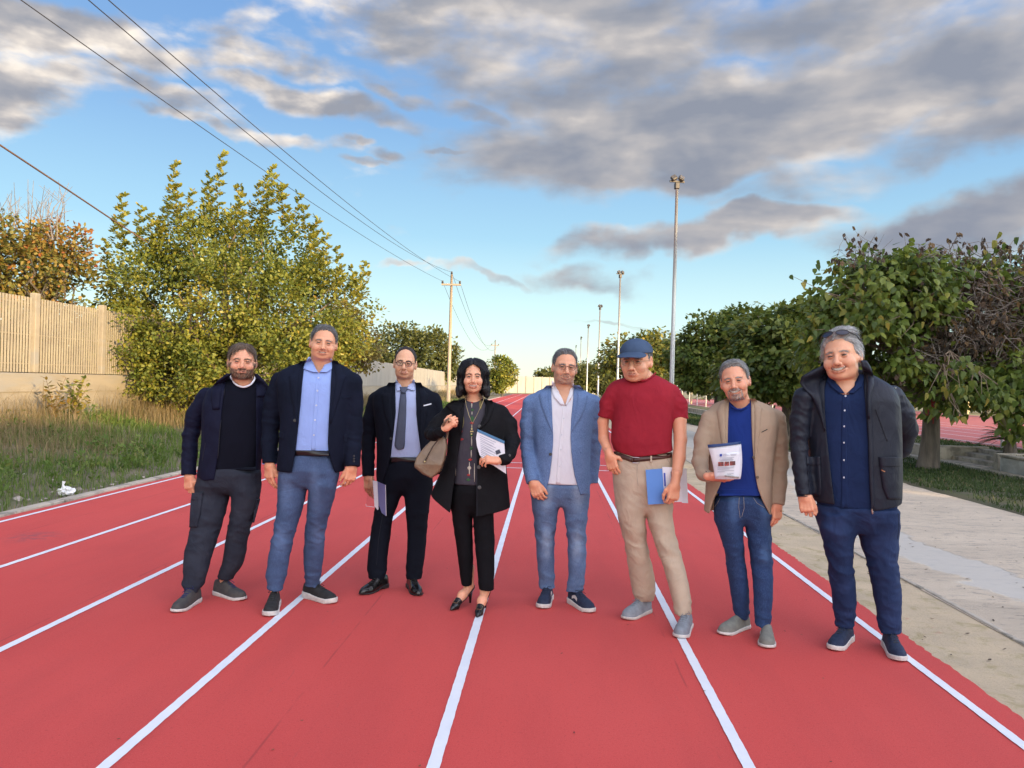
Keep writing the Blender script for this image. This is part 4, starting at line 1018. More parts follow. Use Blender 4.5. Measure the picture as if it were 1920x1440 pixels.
def denim(name, c, fade, fz=None):
    """fz: list of (x, z, rx, rz) worn paler patches"""
    m, t, b = principled(name); p = t.new('ShaderNodeTexCoord').outputs['Object']
    col = t.mix(t.mr(t.noise(t.mapping(p, scale=(1, 1, .5)), 9, 6, .65), .3, .7), c, tuple(x*.78 for x in c))
    acc = None
    for (x, z, rx, rz) in (fz or []):
        v = t.mr(t.vmath('LENGTH', t.mapping(p, (x, -.05, z), (0, 0, 0), (rx, .5, rz), 'TEXTURE')), 1.1, .15); acc = v if acc is None else t.math('MAXIMUM', acc, v)
    if acc is not None: col = t.mix(t.math('MULTIPLY', acc, t.mr(t.noise(t.mapping(p, scale=(1, 1, .7)), 26, 5, .6, .6), .2, .7, .4, 1)), col, fade)
    col = t.mix(t.mr(t.noise(t.mapping(p, scale=(1, 1, .12)), 420, 2, .7), .42, .66, 0, .35), col, fade)
    t.put(b.inputs['Base Color'], col); b.inputs['Roughness'].default_value = .85; b.inputs['Specular IOR Level'].default_value = .3
    wrn = t.noise(t.mapping(p, scale=(1, 1, 1.5)), 12, 3, .5, 1.2); rid = t.math('ABSOLUTE', t.math('SUBTRACT', wrn, .5))
    bp = t.new('ShaderNodeBump'); bp.inputs['Strength'].default_value = .2; bp.inputs['Distance'].default_value = .02
    t.put(bp.inputs['Height'], t.math('MULTIPLY', rid, -2.0)); t.put(b.inputs['Normal'], bp.outputs[0]); return m
def skin_mat():
    m, t, b = principled('skin'); p = t.new('ShaderNodeTexCoord').outputs['Object']
    a = t.new('ShaderNodeAttribute'); a.attribute_name = 'tint'
    c = t.mix(t.mr(t.noise(p, 55, 5, .65), .35, .7, 0, .24), a.outputs['Color'], (.58, .25, .175))
    c = t.mix(t.mr(t.noise(p, 420, 3, .6), .5, .75, 0, .14), c, (.30, .13, .09)); c = t.mix(1.0, c, (1.0, .97, .86), 'MULTIPLY')
    t.put(b.inputs['Base Color'], c); b.inputs['Roughness'].default_value = .46; b.inputs['Specular IOR Level'].default_value = .42
    b.inputs['Subsurface Weight'].default_value = .12; b.inputs['Subsurface Scale'].default_value = .02; b.inputs['Subsurface Radius'].default_value = (1, .35, .2)
    bp = t.new('ShaderNodeBump'); bp.inputs['Strength'].default_value = .35; bp.inputs['Distance'].default_value = .0015
    t.put(bp.inputs['Height'], t.noise(p, 260, 5, .6)); t.put(b.inputs['Normal'], bp.outputs[0]); return m
M_skin = skin_mat()
def attr_mat(name, rough=.5, spec=.4):
    m, t, b = principled(name); a = t.new('ShaderNodeAttribute'); a.attribute_name = 'tint'; t.put(b.inputs['Base Color'], a.outputs['Color'])
    b.inputs['Roughness'].default_value = rough; b.inputs['Specular IOR Level'].default_value = spec; return m
M_eye = attr_mat('eye_ball', .15)
M_teeth = mat('teeth', (.72, .68, .60), (.62, .57, .49), 200, .3, lo=.45, hi=.55)
def hair_mat(name, stops):
    m, t, b = principled(name); a = t.new('ShaderNodeAttribute'); a.attribute_name = 'rnd'
    c = t.ramp(a.outputs['Fac'], stops); t.put(b.inputs['Base Color'], c); b.inputs['Roughness'].default_value = .5; b.inputs['Specular IOR Level'].default_value = .4; return m
M_gold = mat('gold', (.70, .48, .18), None, 5, .25, metal=1.0)
M_black = mat('black_plastic', (.018, .016, .016), None, 5, .3)
M_steel = mat('buckle_steel', (.6, .6, .58), None, 5, .25, metal=1.0)
M_button_w = mat('pearl_button', (.62, .66, .75), None, 5, .3)
M_button_d = mat('dark_button', (.03, .03, .035), None, 5, .35)
M_paper = mat('paper', (.74, .75, .80), (.68, .69, .76), 8, .7)
def lens_mat(name, dark=False):
    m = bpy.data.materials.new(name); m.use_nodes = True; t = NT(m.node_tree); t.n.clear()
    tr = t.new('ShaderNodeBsdfTransparent'); tr.inputs[0].default_value = (.95, .96, .96, 1) if not dark else (.02, .02, .025, 1)
    gl = t.new('ShaderNodeBsdfGlossy'); gl.inputs['Roughness'].default_value = .05
    fr = t.new('ShaderNodeFresnel'); fr.inputs[0].default_value = 1.45
    mx = t.new('ShaderNodeMixShader'); t.put(mx.inputs[0], t.math('MULTIPLY', fr.outputs[0], .8)); t.l.new(tr.outputs[0], mx.inputs[1]); t.l.new(gl.outputs[0], mx.inputs[2])
    o = t.new('ShaderNodeOutputMaterial'); t.l.new(mx.outputs[0], o.inputs[0]); return m
M_lens = lens_mat('spectacle_lens'); M_lensd = lens_mat('sunglass_lens', True)
# ------------------------------------------------------------------ head
def head_fn(h):
    fw_, jw, smile, opn, nose = h.get('fw', 1.0), h.get('jw', 1.0), h.get('smile', .5), h.get('open', 0), h.get('nose', 1.0)
    lt = 1-.32*smile
    sq = max(.0036, h.get('eye', .0032)*1.35)
    mw = .0225+.0085*smile; mz = -.066+.002*smile
    def mcurve(): 
        return [(-mw, -.080, mz+.009*smile), (-mw*.5, -.093, mz+.001*smile), (0, -.097, mz-.0015*smile), (mw*.5, -.093, mz+.001*smile), (mw, -.080, mz+.009*smile)]
    def f(P):
        Q = P.copy(); Q[:, 0] = Q[:, 0]/fw_
        A = Q.copy(); A[:, 0] = np.abs(A[:, 0])
        d = ell(Q, (0, .016, .034), (.077, .098, .086))
        d = smin(d, ell(Q, (0, -.012, -.022), (.066, .076, .084)), .025)
        d = smin(d, ell(A, (.030*jw, -.020, -.068), (.030*jw, .052, .040)), .025)
        d = smin(d, ell(Q, (0, -.058, -.094), (.026*jw, .026, .019)), .022)
        d = smin(d, sph(A, (.041, -.058, -.034), .025+.005*smile), .016)          # cheeks
        d = smin(d, cone(A, (.008, -.083, .022), (.046, -.066, .022), .011, .010), .014)  # brow
        d = smin(d, sph(A, (.064, -.012, -.018), .017), .02)
        d = smax(d, -sph(A, (.0315, -.103, .001), .0195), .012)                    # sockets
        d = smin(d, cone(Q, (0, -.087, .012), (0, -.106*nose, -.030), .0080, .0120), .010)
        d = smin(d, sph(Q, (0, -.111*nose, -.035), .0122), .006)
        d = smin(d, sph(A, (.0140, -.098*nose, -.040), .0090), .005)
        d = smax(d, -sph(A, (.0070, -.106*nose, -.0495), .0042), .002)
        # eyelids
        ball = (.0315, -.0760, .000)
        lid = sph(A, ball, .0146)
        ap = np.abs(Q[:, 2]-(.0005-.004*(A[:, 0]-.0315)*8*.25))-sq*np.sqrt(np.clip(1-((A[:, 0]-.0315)/.0145)**2, 0, 1))
        lidc = smax(lid, -np.maximum(ap, A[:, 1]+.078), .0015)
        d = smin(d, lidc, .0035)
        d = np.where((A[:, 1] < -.078) & (ap < 0) & (np.abs(A[:, 0]-.0315) < .0145), np.maximum(d, -np.maximum(ap, sph(A, ball, .020))), d)
        # mouth
        c = mcurve()
        d = smin(d, ell(Q, (0, -.080, mz), (.030, .017, .020)), .012)
        up_ = chain(Q, [(x, y, z+.0042+.5*opn, r) for (x, y, z), r in zip(c, (.0020*lt, .0046*lt, .0052*lt, .0046*lt, .0020*lt))], .003)
        lo_ = chain(Q, [(x, y, z-.0052-.9*opn, r) for (x, y, z), r in zip(c, (.0018*lt, .0050*lt, .0066*lt, .0050*lt, .0018*lt))], .003)
        d = smin(d, np.minimum(up_, lo_), .0035)
        gr = chain(Q, [(x*1.03, y-(.006 if opn < .001 else -.001), z-.2*opn, (.0016+opn*w)) for (x, y, z), w in zip(c, (.0, .62, .85, .62, .0))], .002)
        d = smax(d, -gr, .0015)
        if smile > .2 or h.get('fold', 0):
            k = max(smile, h.get('fold', 0))
            d = smax(d, -cone(A, (.0175, -.094, -.038), (mw+.008, -.079, mz+.004), .0032*k, .0040*k), .006)
        # philtrum / chin crease
        d = smax(d, -cone(Q, (-.012, -.0925, -.0835-opn), (.012, -.0925, -.0835-opn), .0020, .0020), .004)
        for w_ in range(h.get('fwr', 0)): d = smax(d, -cone(Q, (-.03, -.0815, .052+.011*w_), (.03, -.0815, .053+.011*w_), .0012, .0012), .003)
        # ears
        e = ell(A, (.0815, .012, -.006), (.011, .020, .034)); e = smax(e, -ell(A, (.092, .004, -.002), (.009, .012, .020)), .004)
        d = smin(d, e, .005)
        return d*min(1, fw_)
    f.mc = mcurve; f.opn = opn; f.lt = lt; f.mw = mw; f.mz = mz; return f
def rotm(yaw, tilt, nod):
    return np.array(Matrix.Rotation(R(yaw), 3, 'Z') @ Matrix.Rotation(R(tilt), 3, 'Y') @ Matrix.Rotation(R(nod), 3, 'X'))
def grad(f, P, e=.002):
    g = np.stack([f(P+np.array(v, f32)*e)-f(P-np.array(v, f32)*e) for v in ((1, 0, 0), (0, 1, 0), (0, 0, 1))], 1); return g/(np.linalg.norm(g, axis=1)[:, None]+1e-9)
HL_TH = np.array([0, 20, 38, 55, 68, 80, 95, 112, 140, 180.])
class Head:
    def __init__(s, p, eye, top, chin, dy, h, hair, skin=(.56, .285, .19), yaw=0, tilt=0, nod=0):
        """eye: (x, y) mid of eyes in crop px; top, chin: y of skull top without hair and chin"""
        s.p = p; s.h = h
        s.sc = (chin-top)*p.m*(p.D+dy)/p.D/.2480/math.cos(R(tilt)); yaw = yaw+math.degrees(math.atan2(-p.L(eye[0], eye[1])[0]-p.o[0], p.D)); s.c = p.L(eye[0], eye[1], dy-.08); s.Rm = rotm(yaw, tilt, nod); s.c = s.c+s.Rm@np.array([0, .08*s.sc, 0])
        s.f0 = head_fn(h); s.skin = np.array(skin)
    def to(s, V): return (np.asarray(V, float)*s.sc)@s.Rm.T+s.c
    def inv(s, P): return (((P-s.c.astype(f32))@s.Rm.astype(f32))/f32(s.sc)).astype(f32)
    def f(s, P): return s.f0(s.inv(P))*s.sc
    def body(s, neck, extra=(), hands=()):
        """neck chain in person space; extra: covered limbs; hands: list of (f, lo, hi)"""
        p = s.p
        def f(P): return smin(s.f(P), chain(P, neck, .01), .022)
        lo = s.to([[0, 0, 0]])[0]-.15; hi = s.to([[0, 0, 0]])[0]+.16; lo[2] = neck[-1][2]-.02
        V, F = grid_mesh(f, lo, hi, .0026); V = relax(V, F, 1, .4)
        Q = s.inv(V.astype(f32)); A = Q.copy(); A[:, 0] = np.abs(A[:, 0])
        C = np.tile(s.skin, (len(V), 1)); red = np.clip(1-sph(A, (.045, -.07, -.03), 0)/.035, 0, 1)*.3+np.clip(1-sph(Q, (0, -.108, -.034), 0)/.024, 0, 1)*.4
        ear = np.clip(1-sph(A, (.08, .014, -.006), 0)/.03, 0, 1)*.4
        red = np.maximum(red, ear)[:, None]*s.h.get('red', 1.0); C = C*(1-red)+np.array([.54, .21, .165])*red
        mc = s.f0.mc(); o = s.f0.opn
        lip = np.minimum(chain(Q, [(x, y, z+.0042+.5*o, .0045*s.f0.lt) for x, y, z in mc]), chain(Q, [(x, y, z-.0052-.9*o, .006*s.f0.lt) for x, y, z in mc])); m = (np.clip(1-lip/.0022, 0, 1)*(np.abs(Q[:, 0]) < s.f0.mw*.97))[:, None]*.6
        C = C*(1-m)+np.array(s.h.get('lip', (.40, .15, .125)))*m
        k_ = max(s.h.get('smile', .5), s.h.get('fold', 0)); cr = cone(A, (.0180, -.094, -.038), (s.f0.mw+.008, -.079, s.f0.mz+.004), .002, .002); m = np.clip(1-cr/.0035, 0, 1)[:, None]*.42*k_; C = C*(1-m)+np.array([.26, .10, .08])*m
        cr = np.minimum(cone(A, (.045, -.07, -.004), (.058, -.05, -.010), .001, .001), cone(A, (.045, -.07, -.001), (.060, -.05, .004), .001, .001)); m = np.clip(1-cr/.0025, 0, 1)[:, None]*.35*k_; C = C*(1-m)+np.array([.28, .12, .09])*m
        nst = sph(A, (.0070, -.107*s.h.get('nose', 1), -.0480), .003); m = np.clip(1-nst/.002, 0, 1)[:, None]*.7; C = C*(1-m)+np.array([.12, .04, .03])*m
        gap = chain(Q, [(x, y-.002, z-.2*o, .0012) for x, y, z in mc]); gap = np.minimum(gap, chain(Q, [(x, y, z-.2*o, .5*o) for x, y, z in mc])) if o > .001 else gap; m = np.clip(1-gap/.0016, 0, 1)[:, None]*.85; C = C*(1-m)+np.array([.10, .03, .025])*m
        ey = np.clip(1-(np.abs(sph(A, (.0315, -.0775, 0), .0150))+np.abs(Q[:, 2]-max(.0036, s.h.get('eye', .0032)*1.35))*.8)/.0036, 0, 1)*(np.abs(A[:, 0]-.0315) < .014); m = ey[:, None]*.9; C = C*(1-m)+np.array([.06, .03, .025])*m
        so_ = np.clip(1-sph(A, (.0315, -.088, -.001), 0)/.020, 0, 1)[:, None]*.38; C = C*(1-so_)+np.array([.36, .16, .12])*so_  # eye-socket shading painted into the skin tint
        ld = np.clip(1-np.abs(sph(A, (.0315, -.0760, 0), .0150))/.004, 0, 1)*(A[:, 1] < -.075)*(np.abs(Q[:, 2]-.001) < .014); m = ld[:, None]*.40; C = C*(1-m)+C*m*np.array([.55, .42, .40])
        bc = s.h.get('brow', (.10, .07, .05)); bz = s.h.get('browz', .0168)
        br = np.minimum(cone(A*np.array([1, .3, 1], f32), (.014, -.025, bz), (.031, -.025, bz+.004), .0032, .0034), cone(A*np.array([1, .3, 1], f32), (.031, -.025, bz+.004), (.046, -.022, bz-.002), .0032, .0012))
        m = (np.clip(1-br/.0022, 0, 1)*(Q[:, 1] < -.03))[:, None]*s.h.get('browk', .8); C = C*(1-m)+np.array(bc)*m
        bd = s.h.get('beard')
        if bd:
            m = s.beard_mask(Q)[:, None]*bd[1]; C = C*(1-m)+np.array(bd[0])*m
        Vs, Fs, Cs = [V], [F], [C]; n = len(V)
        for (hf, l, hh) in hands:
            v, q = grid_mesh(hf, l, hh, .0026); v = relax(v, q, 1, .35)
            if len(v): Vs.append(v); Fs.append(q+n); n += len(v); Cs.append(np.tile(s.skin*np.array([1.02, .90, .88]), (len(v), 1)))
        def g(P):
            d = chain(P, neck[1:], .01)
            for e in extra: d = smin(d, chain(P, e, .02), .03)
            return d
        allp = [q for e in extra for q in e]
        if allp:
            l, hh = bbox(allp, .13); v, q = grid_mesh(g, l, hh, .014)
            Vs.append(v); Fs.append(q+n); n += len(v); Cs.append(np.tile(s.skin, (len(v), 1)))
        mesh('body', np.concatenate(Vs), np.concatenate(Fs), M_skin, p.root, True, col=np.concatenate(Cs))
        # eyes
        for sx in (-1, 1):
            nu, nv = 14, 20; th = np.linspace(0, math.pi, nu); ph = np.arange(nv)*2*math.pi/nv
            T, Ph = np.meshgrid(th, ph, indexing='ij'); U = np.stack([np.sin(T)*np.cos(Ph), -np.cos(T), np.sin(T)*np.sin(Ph)], -1).reshape(-1, 3)
            gx = s.h.get('gaze', (0, 0)); Ug = U@np.array(Matrix.Rotation(R(gx[0]), 3, 'Z') @ Matrix.Rotation(R(gx[1]), 3, 'X')).T
            Vv = Ug*.0128+np.array([sx*.0315*s.h.get('fw', 1), -.0755, 0])
            F_ = [(i*nv+j, i*nv+(j+1) % nv, (i+1)*nv+(j+1) % nv, (i+1)*nv+j) for i in range(nu-1) for j in range(nv)]
            ang = np.degrees(T.ravel()); Cc = np.tile([.30, .24, .22], (len(ang), 1)); Cc[ang < 46] = s.h.get('iris', (.07, .045, .03)); Cc[ang < 12] = (.01, .01, .01)
            mesh('eye', s.to(Vv), F_, M_eye, p.root, True, col=Cc)
        if o > .001:
            b = MB(); kk = 9
            for i in range(kk):
                u = (i-(kk-1)/2)/((kk-1)/2); x = u*s.f0.mw*.80
                zc = np.interp(abs(x), [0, s.f0.mw*.5, s.f0.mw], [mc[2][2], mc[1][2], mc[0][2]]); yc = np.interp(abs(x), [0, s.f0.mw*.5, s.f0.mw], [-.0945, -.0900, -.0785])
                zt = .0042+.5*o-.0050*s.f0.lt; zb = -.0052-.9*o+.0060*s.f0.lt; hh = (zt-zb)*(1-.45*abs(u)**2)*.80; b.box((x, yc+.0012, zc+zt+.001-hh/2), (s.f0.mw*1.6/kk*.995, .006, hh), 0, .0006)
            o_ = b.build('teeth', M_teeth, p.root); me = o_.data; A_ = np.array([v.co[:] for v in me.vertices]); me.vertices.foreach_set('co', s.to(A_).astype(f32).ravel()); me.update()
    def beard_mask(s, Q):
        k = s.h['beard'][2]; z, ax, y = Q[:, 2], np.abs(Q[:, 0]), Q[:, 1]
        lipz = s.f0.mz
        chin = np.clip((lipz-.012-z)/.006, 0, 1)*np.clip((.030-ax)/.006, 0, 1) if k == 'goatee' else np.clip((lipz-.006-z-.0)/.008, 0, 1)
        jaw = np.clip((-.040-.35*np.clip(.060-ax, 0, 1)-z)/.012, 0, 1)*np.clip((ax-.030)/.006, 0, 1)*(1 if k in ('full', 'stubble') else 0)
        side = np.clip((ax-.058)/.006, 0, 1)*np.clip((.0-z)/.01, 0, 1)*(y < -.002)*(y > -.05)*(1 if k in ('full', 'stubble') else 0)
        mous = np.clip((.0085-np.abs(z-(lipz+.0145)))/.004, 0, 1)*np.clip((.030-ax)/.006, 0, 1)*(y < -.07)
        corner = np.clip((.007-np.abs(ax-s.f0.mw-.006))/.004, 0, 1)*np.clip((lipz+.014-z)/.004, 0, 1)
        m = np.maximum.reduce([chin, jaw, side, mous, corner])
        under = np.clip((z+.125)/.012, 0, 1)
        return m*under*(y < .02)
    def ribbons(s, name, P, D, L, w, m, N, parent, droop=.0, rnd=None, curlv=.0, seg=4):
        """fine hair locks in head space"""
        n = len(P); D = D/np.linalg.norm(D, axis=1)[:, None]; side = np.cross(D, N); side /= np.linalg.norm(side, axis=1)[:, None]+1e-9
        ks = np.linspace(0, 1, seg); V = np.zeros((n, seg, 2, 3)); ph = rng.random(n)*6.28
        for i, u in enumerate(ks):
            c = P+D*(L*u)[:, None]+N*(L*(.10*u-.16*u*u))[:, None]+np.array([0, 0, -1])*(droop*L*u*u)[:, None]+side*(curlv*L*np.sin(ph+4*u))[:, None]
            ww = w*(1-.85*u); V[:, i, 0] = c-side*ww[:, None]; V[:, i, 1] = c+side*ww[:, None]
        b = (np.arange(n)*seg*2)[:, None]; F = np.concatenate([b+np.array([[2*i, 2*i+1, 2*i+3, 2*i+2]]) for i in range(seg-1)])
        rnd = rng.random(n) if rnd is None else rnd
        return V.reshape(-1, 3), F, np.repeat(rnd, seg*2)
    def hairdo(s, hl, thick, m, flow, L=.035, n=3800, w=.0011, lift=.25, droop=.1, curlv=.02, part=None, bump=.004, extra=None, h=.0032, shape=None, fr=38, thin=True):
        """hl: hairline height by angle from the front (local metres), thick: (top, side, back)"""
        hl = np.array(hl)
        def hm(Q):
            a = np.degrees(np.arctan2(np.abs(Q[:, 0]), -(Q[:, 1]-.01))); jig = .003*np.sin(a*.9+Q[:, 0]*300)+.002*np.sin(a*2.3)
            return (np.interp(a, HL_TH, hl)+jig-Q[:, 2]).astype(f32)
        def sk(Q): return smin(ell(Q/np.array([s.h.get('fw', 1), 1, 1], f32), (0, .016, .034), (.077, .098, .086)), ell(Q, (0, .02, -.02), (.068, .082, .07)), .03)
        def fh(P):
            Q = s.inv(P)
            up_ = np.clip(Q[:, 2]/.11, 0, 1); bk = np.clip(Q[:, 1]/.08, 0, 1)
            t_ = thick[1]+(thick[0]-thick[1])*up_**1.5+(thick[2]-thick[1])*bk*(1-up_); t_ = t_*(np.clip(-hm(Q)/.022, .12, 1) if thin else 1)
            t_ = t_+bump*wr(Q, fr, 3, (1, 1, .6))+bump*.5*wr(Q, fr*2.3, 5)
            if part is not None: t_ = t_-.008*np.exp(-((Q[:, 0]-part)/.006)**2)*(Q[:, 2] > .05)
            d = sk(Q)-t_
            if shape is not None: d = shape(Q, d)
            d = smax(d, hm(Q)*.9, .004)
            return d*s.sc
        lo = s.c-.19*np.ones(3); hi = s.c+.19*np.ones(3)
        V, F = grid_mesh(fh, lo, hi, h); V = relax(V, F, 1, .3)
        Q = s.inv(V.astype(f32)).astype(float); Nn = grad(lambda P: sk(P), Q.astype(f32))
        V2 = V; rn = np.clip(.35+.2*wr(Q.astype(f32), 90, 1, (1, .35, .7)), 0, 1)
        ok = (hm(Q.astype(f32)) < .002); idx = np.nonzero(ok)[0]; idx = rng.choice(idx, n)
        P = Q[idx]+rng.normal(size=(n, 3))*.0012; N = Nn[idx]
        D = flow(P)+rng.normal(size=(n, 3))*.22; D = D-(D*N).sum(1)[:, None]*N; D /= np.linalg.norm(D, axis=1)[:, None]+1e-9; D = D+N*lift*(.3+.7*rng.random(n))[:, None]
        Ln = L(P)*(.6+.7*rng.random(n)) if callable(L) else L*(.6+.7*rng.random(n))
        Vr, Fr, Rr = s.ribbons('h', P, D, Ln, w*(.7+.8*rng.random(n)), None, N, None, droop, None, curlv)
        Vr = s.to(Vr); k = len(V2)
        tone = np.clip(Rr*.75+.12+.22*np.repeat(wr(P.astype(f32), 70, 9, (1, .4, .6)), 8), 0, 1)
        return mesh('hair', np.concatenate([V2, Vr]), np.concatenate([F, Fr+k]), m, s.p.root, True, attr=np.concatenate([rn, tone]))
    def beard(s, n, L, m, w=.0008):
        V, F = grid_mesh(lambda P: s.f0(P), (-.1, -.13, -.135), (.1, .03, -.02), .004)
        Q = V.astype(f32); ms = s.beard_mask(Q); idx = np.nonzero(ms > .4)[0]
        if len(idx) < 5: return
        idx = rng.choice(idx, n); P = V[idx]+rng.normal(size=(n, 3))*.0013; N = grad(s.f0, P.astype(f32)); D = np.tile([0, -.25, -1.0], (n, 1))+rng.normal(size=(n, 3))*.35; D = D-(D*N).sum(1)[:, None]*N*.8+N*.35
        Vr, Fr, Rr = s.ribbons('b', P, D, L*(.6+.8*rng.random(n)), w*np.ones(n), None, N, None, .2, None, .04, 3)
        mesh('beard', s.to(Vr), Fr, m, s.p.root, False, attr=np.clip(Rr, 0, 1))
    def brows(s, m, n=150, L=.009):
        bz = s.h.get('browz', .0168); fw_ = s.h.get('fw', 1)
        for sx in (-1, 1):
            u = rng.random(n); x = .013+u*.034; z = bz+np.interp(u, [0, .5, 1], [0, .0028, -.002])+rng.normal(size=n)*.0017
            P = np.stack([sx*x*fw_, -.098+.45*np.clip(x-.01, 0, 1), z], 1); D = np.stack([sx*np.ones(n), .25+0*x, .25-.6*u], 1)+rng.normal(size=(n, 3))*.15
            for _ in range(14):
                d = s.f0(P.astype(f32)); P[:, 1] += np.clip(d, -.004, .004)
            N = np.tile([0, -1.0, 0], (n, 1)); Vr, Fr, Rr = s.ribbons('e', P-np.array([0, .0008, 0]), D, L*(.6+.7*rng.random(n)), .0007*np.ones(n), None, N, None, 0, None, 0, 3)
            mesh('eyebrow', s.to(Vr), Fr, m, s.p.root, False, attr=Rr)
    def glasses(s, m, rim=.0011, wd=.0215, ht=.0165, half=False, z=-.002, y=-.104, rnd=2.6, bridge=True):
        fw_ = s.h.get('fw', 1); r = empty('glasses'); r.parent = s.p.root
        for sx in (-1, 1):
            th = np.linspace(0, 2*math.pi, 29); cx = sx*.0325*fw_
            q = np.stack([cx+wd*np.sign(np.cos(th))*np.abs(np.cos(th))**(2/rnd), y+.10*np.abs(wd*np.cos(th)+sx*0)*0+.25*np.abs(cx+wd*np.cos(th)-0)**1.5*.9, z+ht*np.sign(np.sin(th))*np.abs(np.sin(th))**(2/rnd)], 1)
            b = MB()
            qq = q if not half else q[:15]
            b.tube(s.to(qq), rim*s.sc, 6); b.build('rim', m, r, True)
            c = s.to([[cx, y+.003, z]])[0]; V = np.concatenate([[c], s.to(q[:-1])]); F = [(0, 1+i, 1+(i+1) % 28) for i in range(28)]
            mesh('lens', V, F, M_lens, r, True)
            b = MB(); b.tube(s.to([(sx*(.0325*fw_+wd), y+.014, z+.004), (sx*.070*fw_, -.070, z+.006), (sx*.0785*fw_, -.02, z+.006), (sx*.080*fw_, .012, z+.004)]), rim*1.1*s.sc, 6); b.build('temple', m, r, True)
        b = MB(); b.tube(s.to([(-.0325*fw_+wd*.93, y+.001, z+.005), (0, y-.004, z+.008), (.0325*fw_-wd*.93, y+.001, z+.005)]), rim*1.2*s.sc, 6); b.build('bridge', m, r, True)
        return r
# ------------------------------------------------------------------ hands
def hand(w, d, n, side, sc=1.0, curl=(22, 26, 30, 34), thumb=(30, 15), spread=4, back=.06):
    """w wrist, d finger direction, n back-of-hand normal, side +1/-1: thumb at +cross(d,n)*side"""
    w = np.array(w, float); d = np.array(d, float); d /= np.linalg.norm(d); n = np.array(n, float); n -= (n@d)*d; n /= np.linalg.norm(n); t_ = np.cross(d, n)*side
    fr = lambda a, b, c: w+sc*(a*d+b*t_+c*n)
    pieces = []
    offs = (.030, .0105, -.0095, -.028); lens = (.070, .078, .073, .058); rad = (.0088, .0092, .0086, .0076); base = (.094, .097, .092, .083)
    for i in range(4):
        a = R(curl[i])*.5; sp_ = R(spread*(1.5-i)); p = fr(base[i]-.012, offs[i], .004); L = lens[i]; pts = [tuple(fr(.03, offs[i]*.7, .001))+(sc*.0105,), tuple(p)+(sc*rad[i]*1.12,)]
        ang = a
        for j, fr_ in enumerate((.46, .31, .23)):
            dirv = math.cos(ang)*(math.cos(sp_)*d+math.sin(sp_)*t_)-math.sin(ang)*n; p = p+sc*L*fr_*dirv*1.05; pts.append(tuple(p)+(sc*rad[i]*(1-.08*(j+1)),)); ang += R(curl[i])*(1.0 if j == 0 else .7)
        pieces.append(pts)
    ta = R(thumb[0]); p0 = fr(.018, .024, -.006); tp = [tuple(p0)+(sc*.0145,)]; dirv = math.cos(ta)*d+math.sin(ta)*t_-.25*n; dirv /= np.linalg.norm(dirv)
    p1 = p0+sc*.038*dirv; tp.append(tuple(p1)+(sc*.0125,)); ta2 = R(thumb[0]-thumb[1]); d2 = math.cos(ta2)*d+math.sin(ta2)*t_-.30*n; d2 /= np.linalg.norm(d2)
    p2 = p1+sc*.030*d2; tp.append(tuple(p2)+(sc*.0105,)); ta3 = R(thumb[0]-2*thumb[1]); d3 = math.cos(ta3)*d+math.sin(ta3)*t_-.35*n; d3 /= np.linalg.norm(d3); tp.append(tuple(p2+sc*.026*d3)+(sc*.0085,))
    Bm = np.stack([d, t_, n]).astype(f32)
    def f(P):
        Q = ((P-w.astype(f32))@Bm.T)/f32(sc)
        q = np.abs(Q-np.array([.052, .001, 0], f32))-np.array([.034, .026, .0035], f32)
        g = (np.sqrt((np.maximum(q, 0)**2).sum(1))+np.minimum(q.max(1), 0)-.0115)*sc
        g = smin(g, cone(P, fr(-back, 0, 0), fr(.02, 0, 0), .0255*sc, .024*sc), .02)
        k = None
        for pts in pieces:
            e = chain(P, pts, .003); g_ = e; k = e if k is None else np.minimum(k, e)
        g = smin(g, k, .006*sc); g = smin(g, chain(P, tp, .004), .010*sc)
        for i in range(4): g = smin(g, sph(P, fr(base[i]-.010, offs[i], .008), .0078*sc), .006)
        return g
    allp = [q for pts in pieces for q in pts]+tp+[tuple(fr(-back+.01, 0, 0))]
    lo, hi = bbox(allp, .035); return f, lo, hi
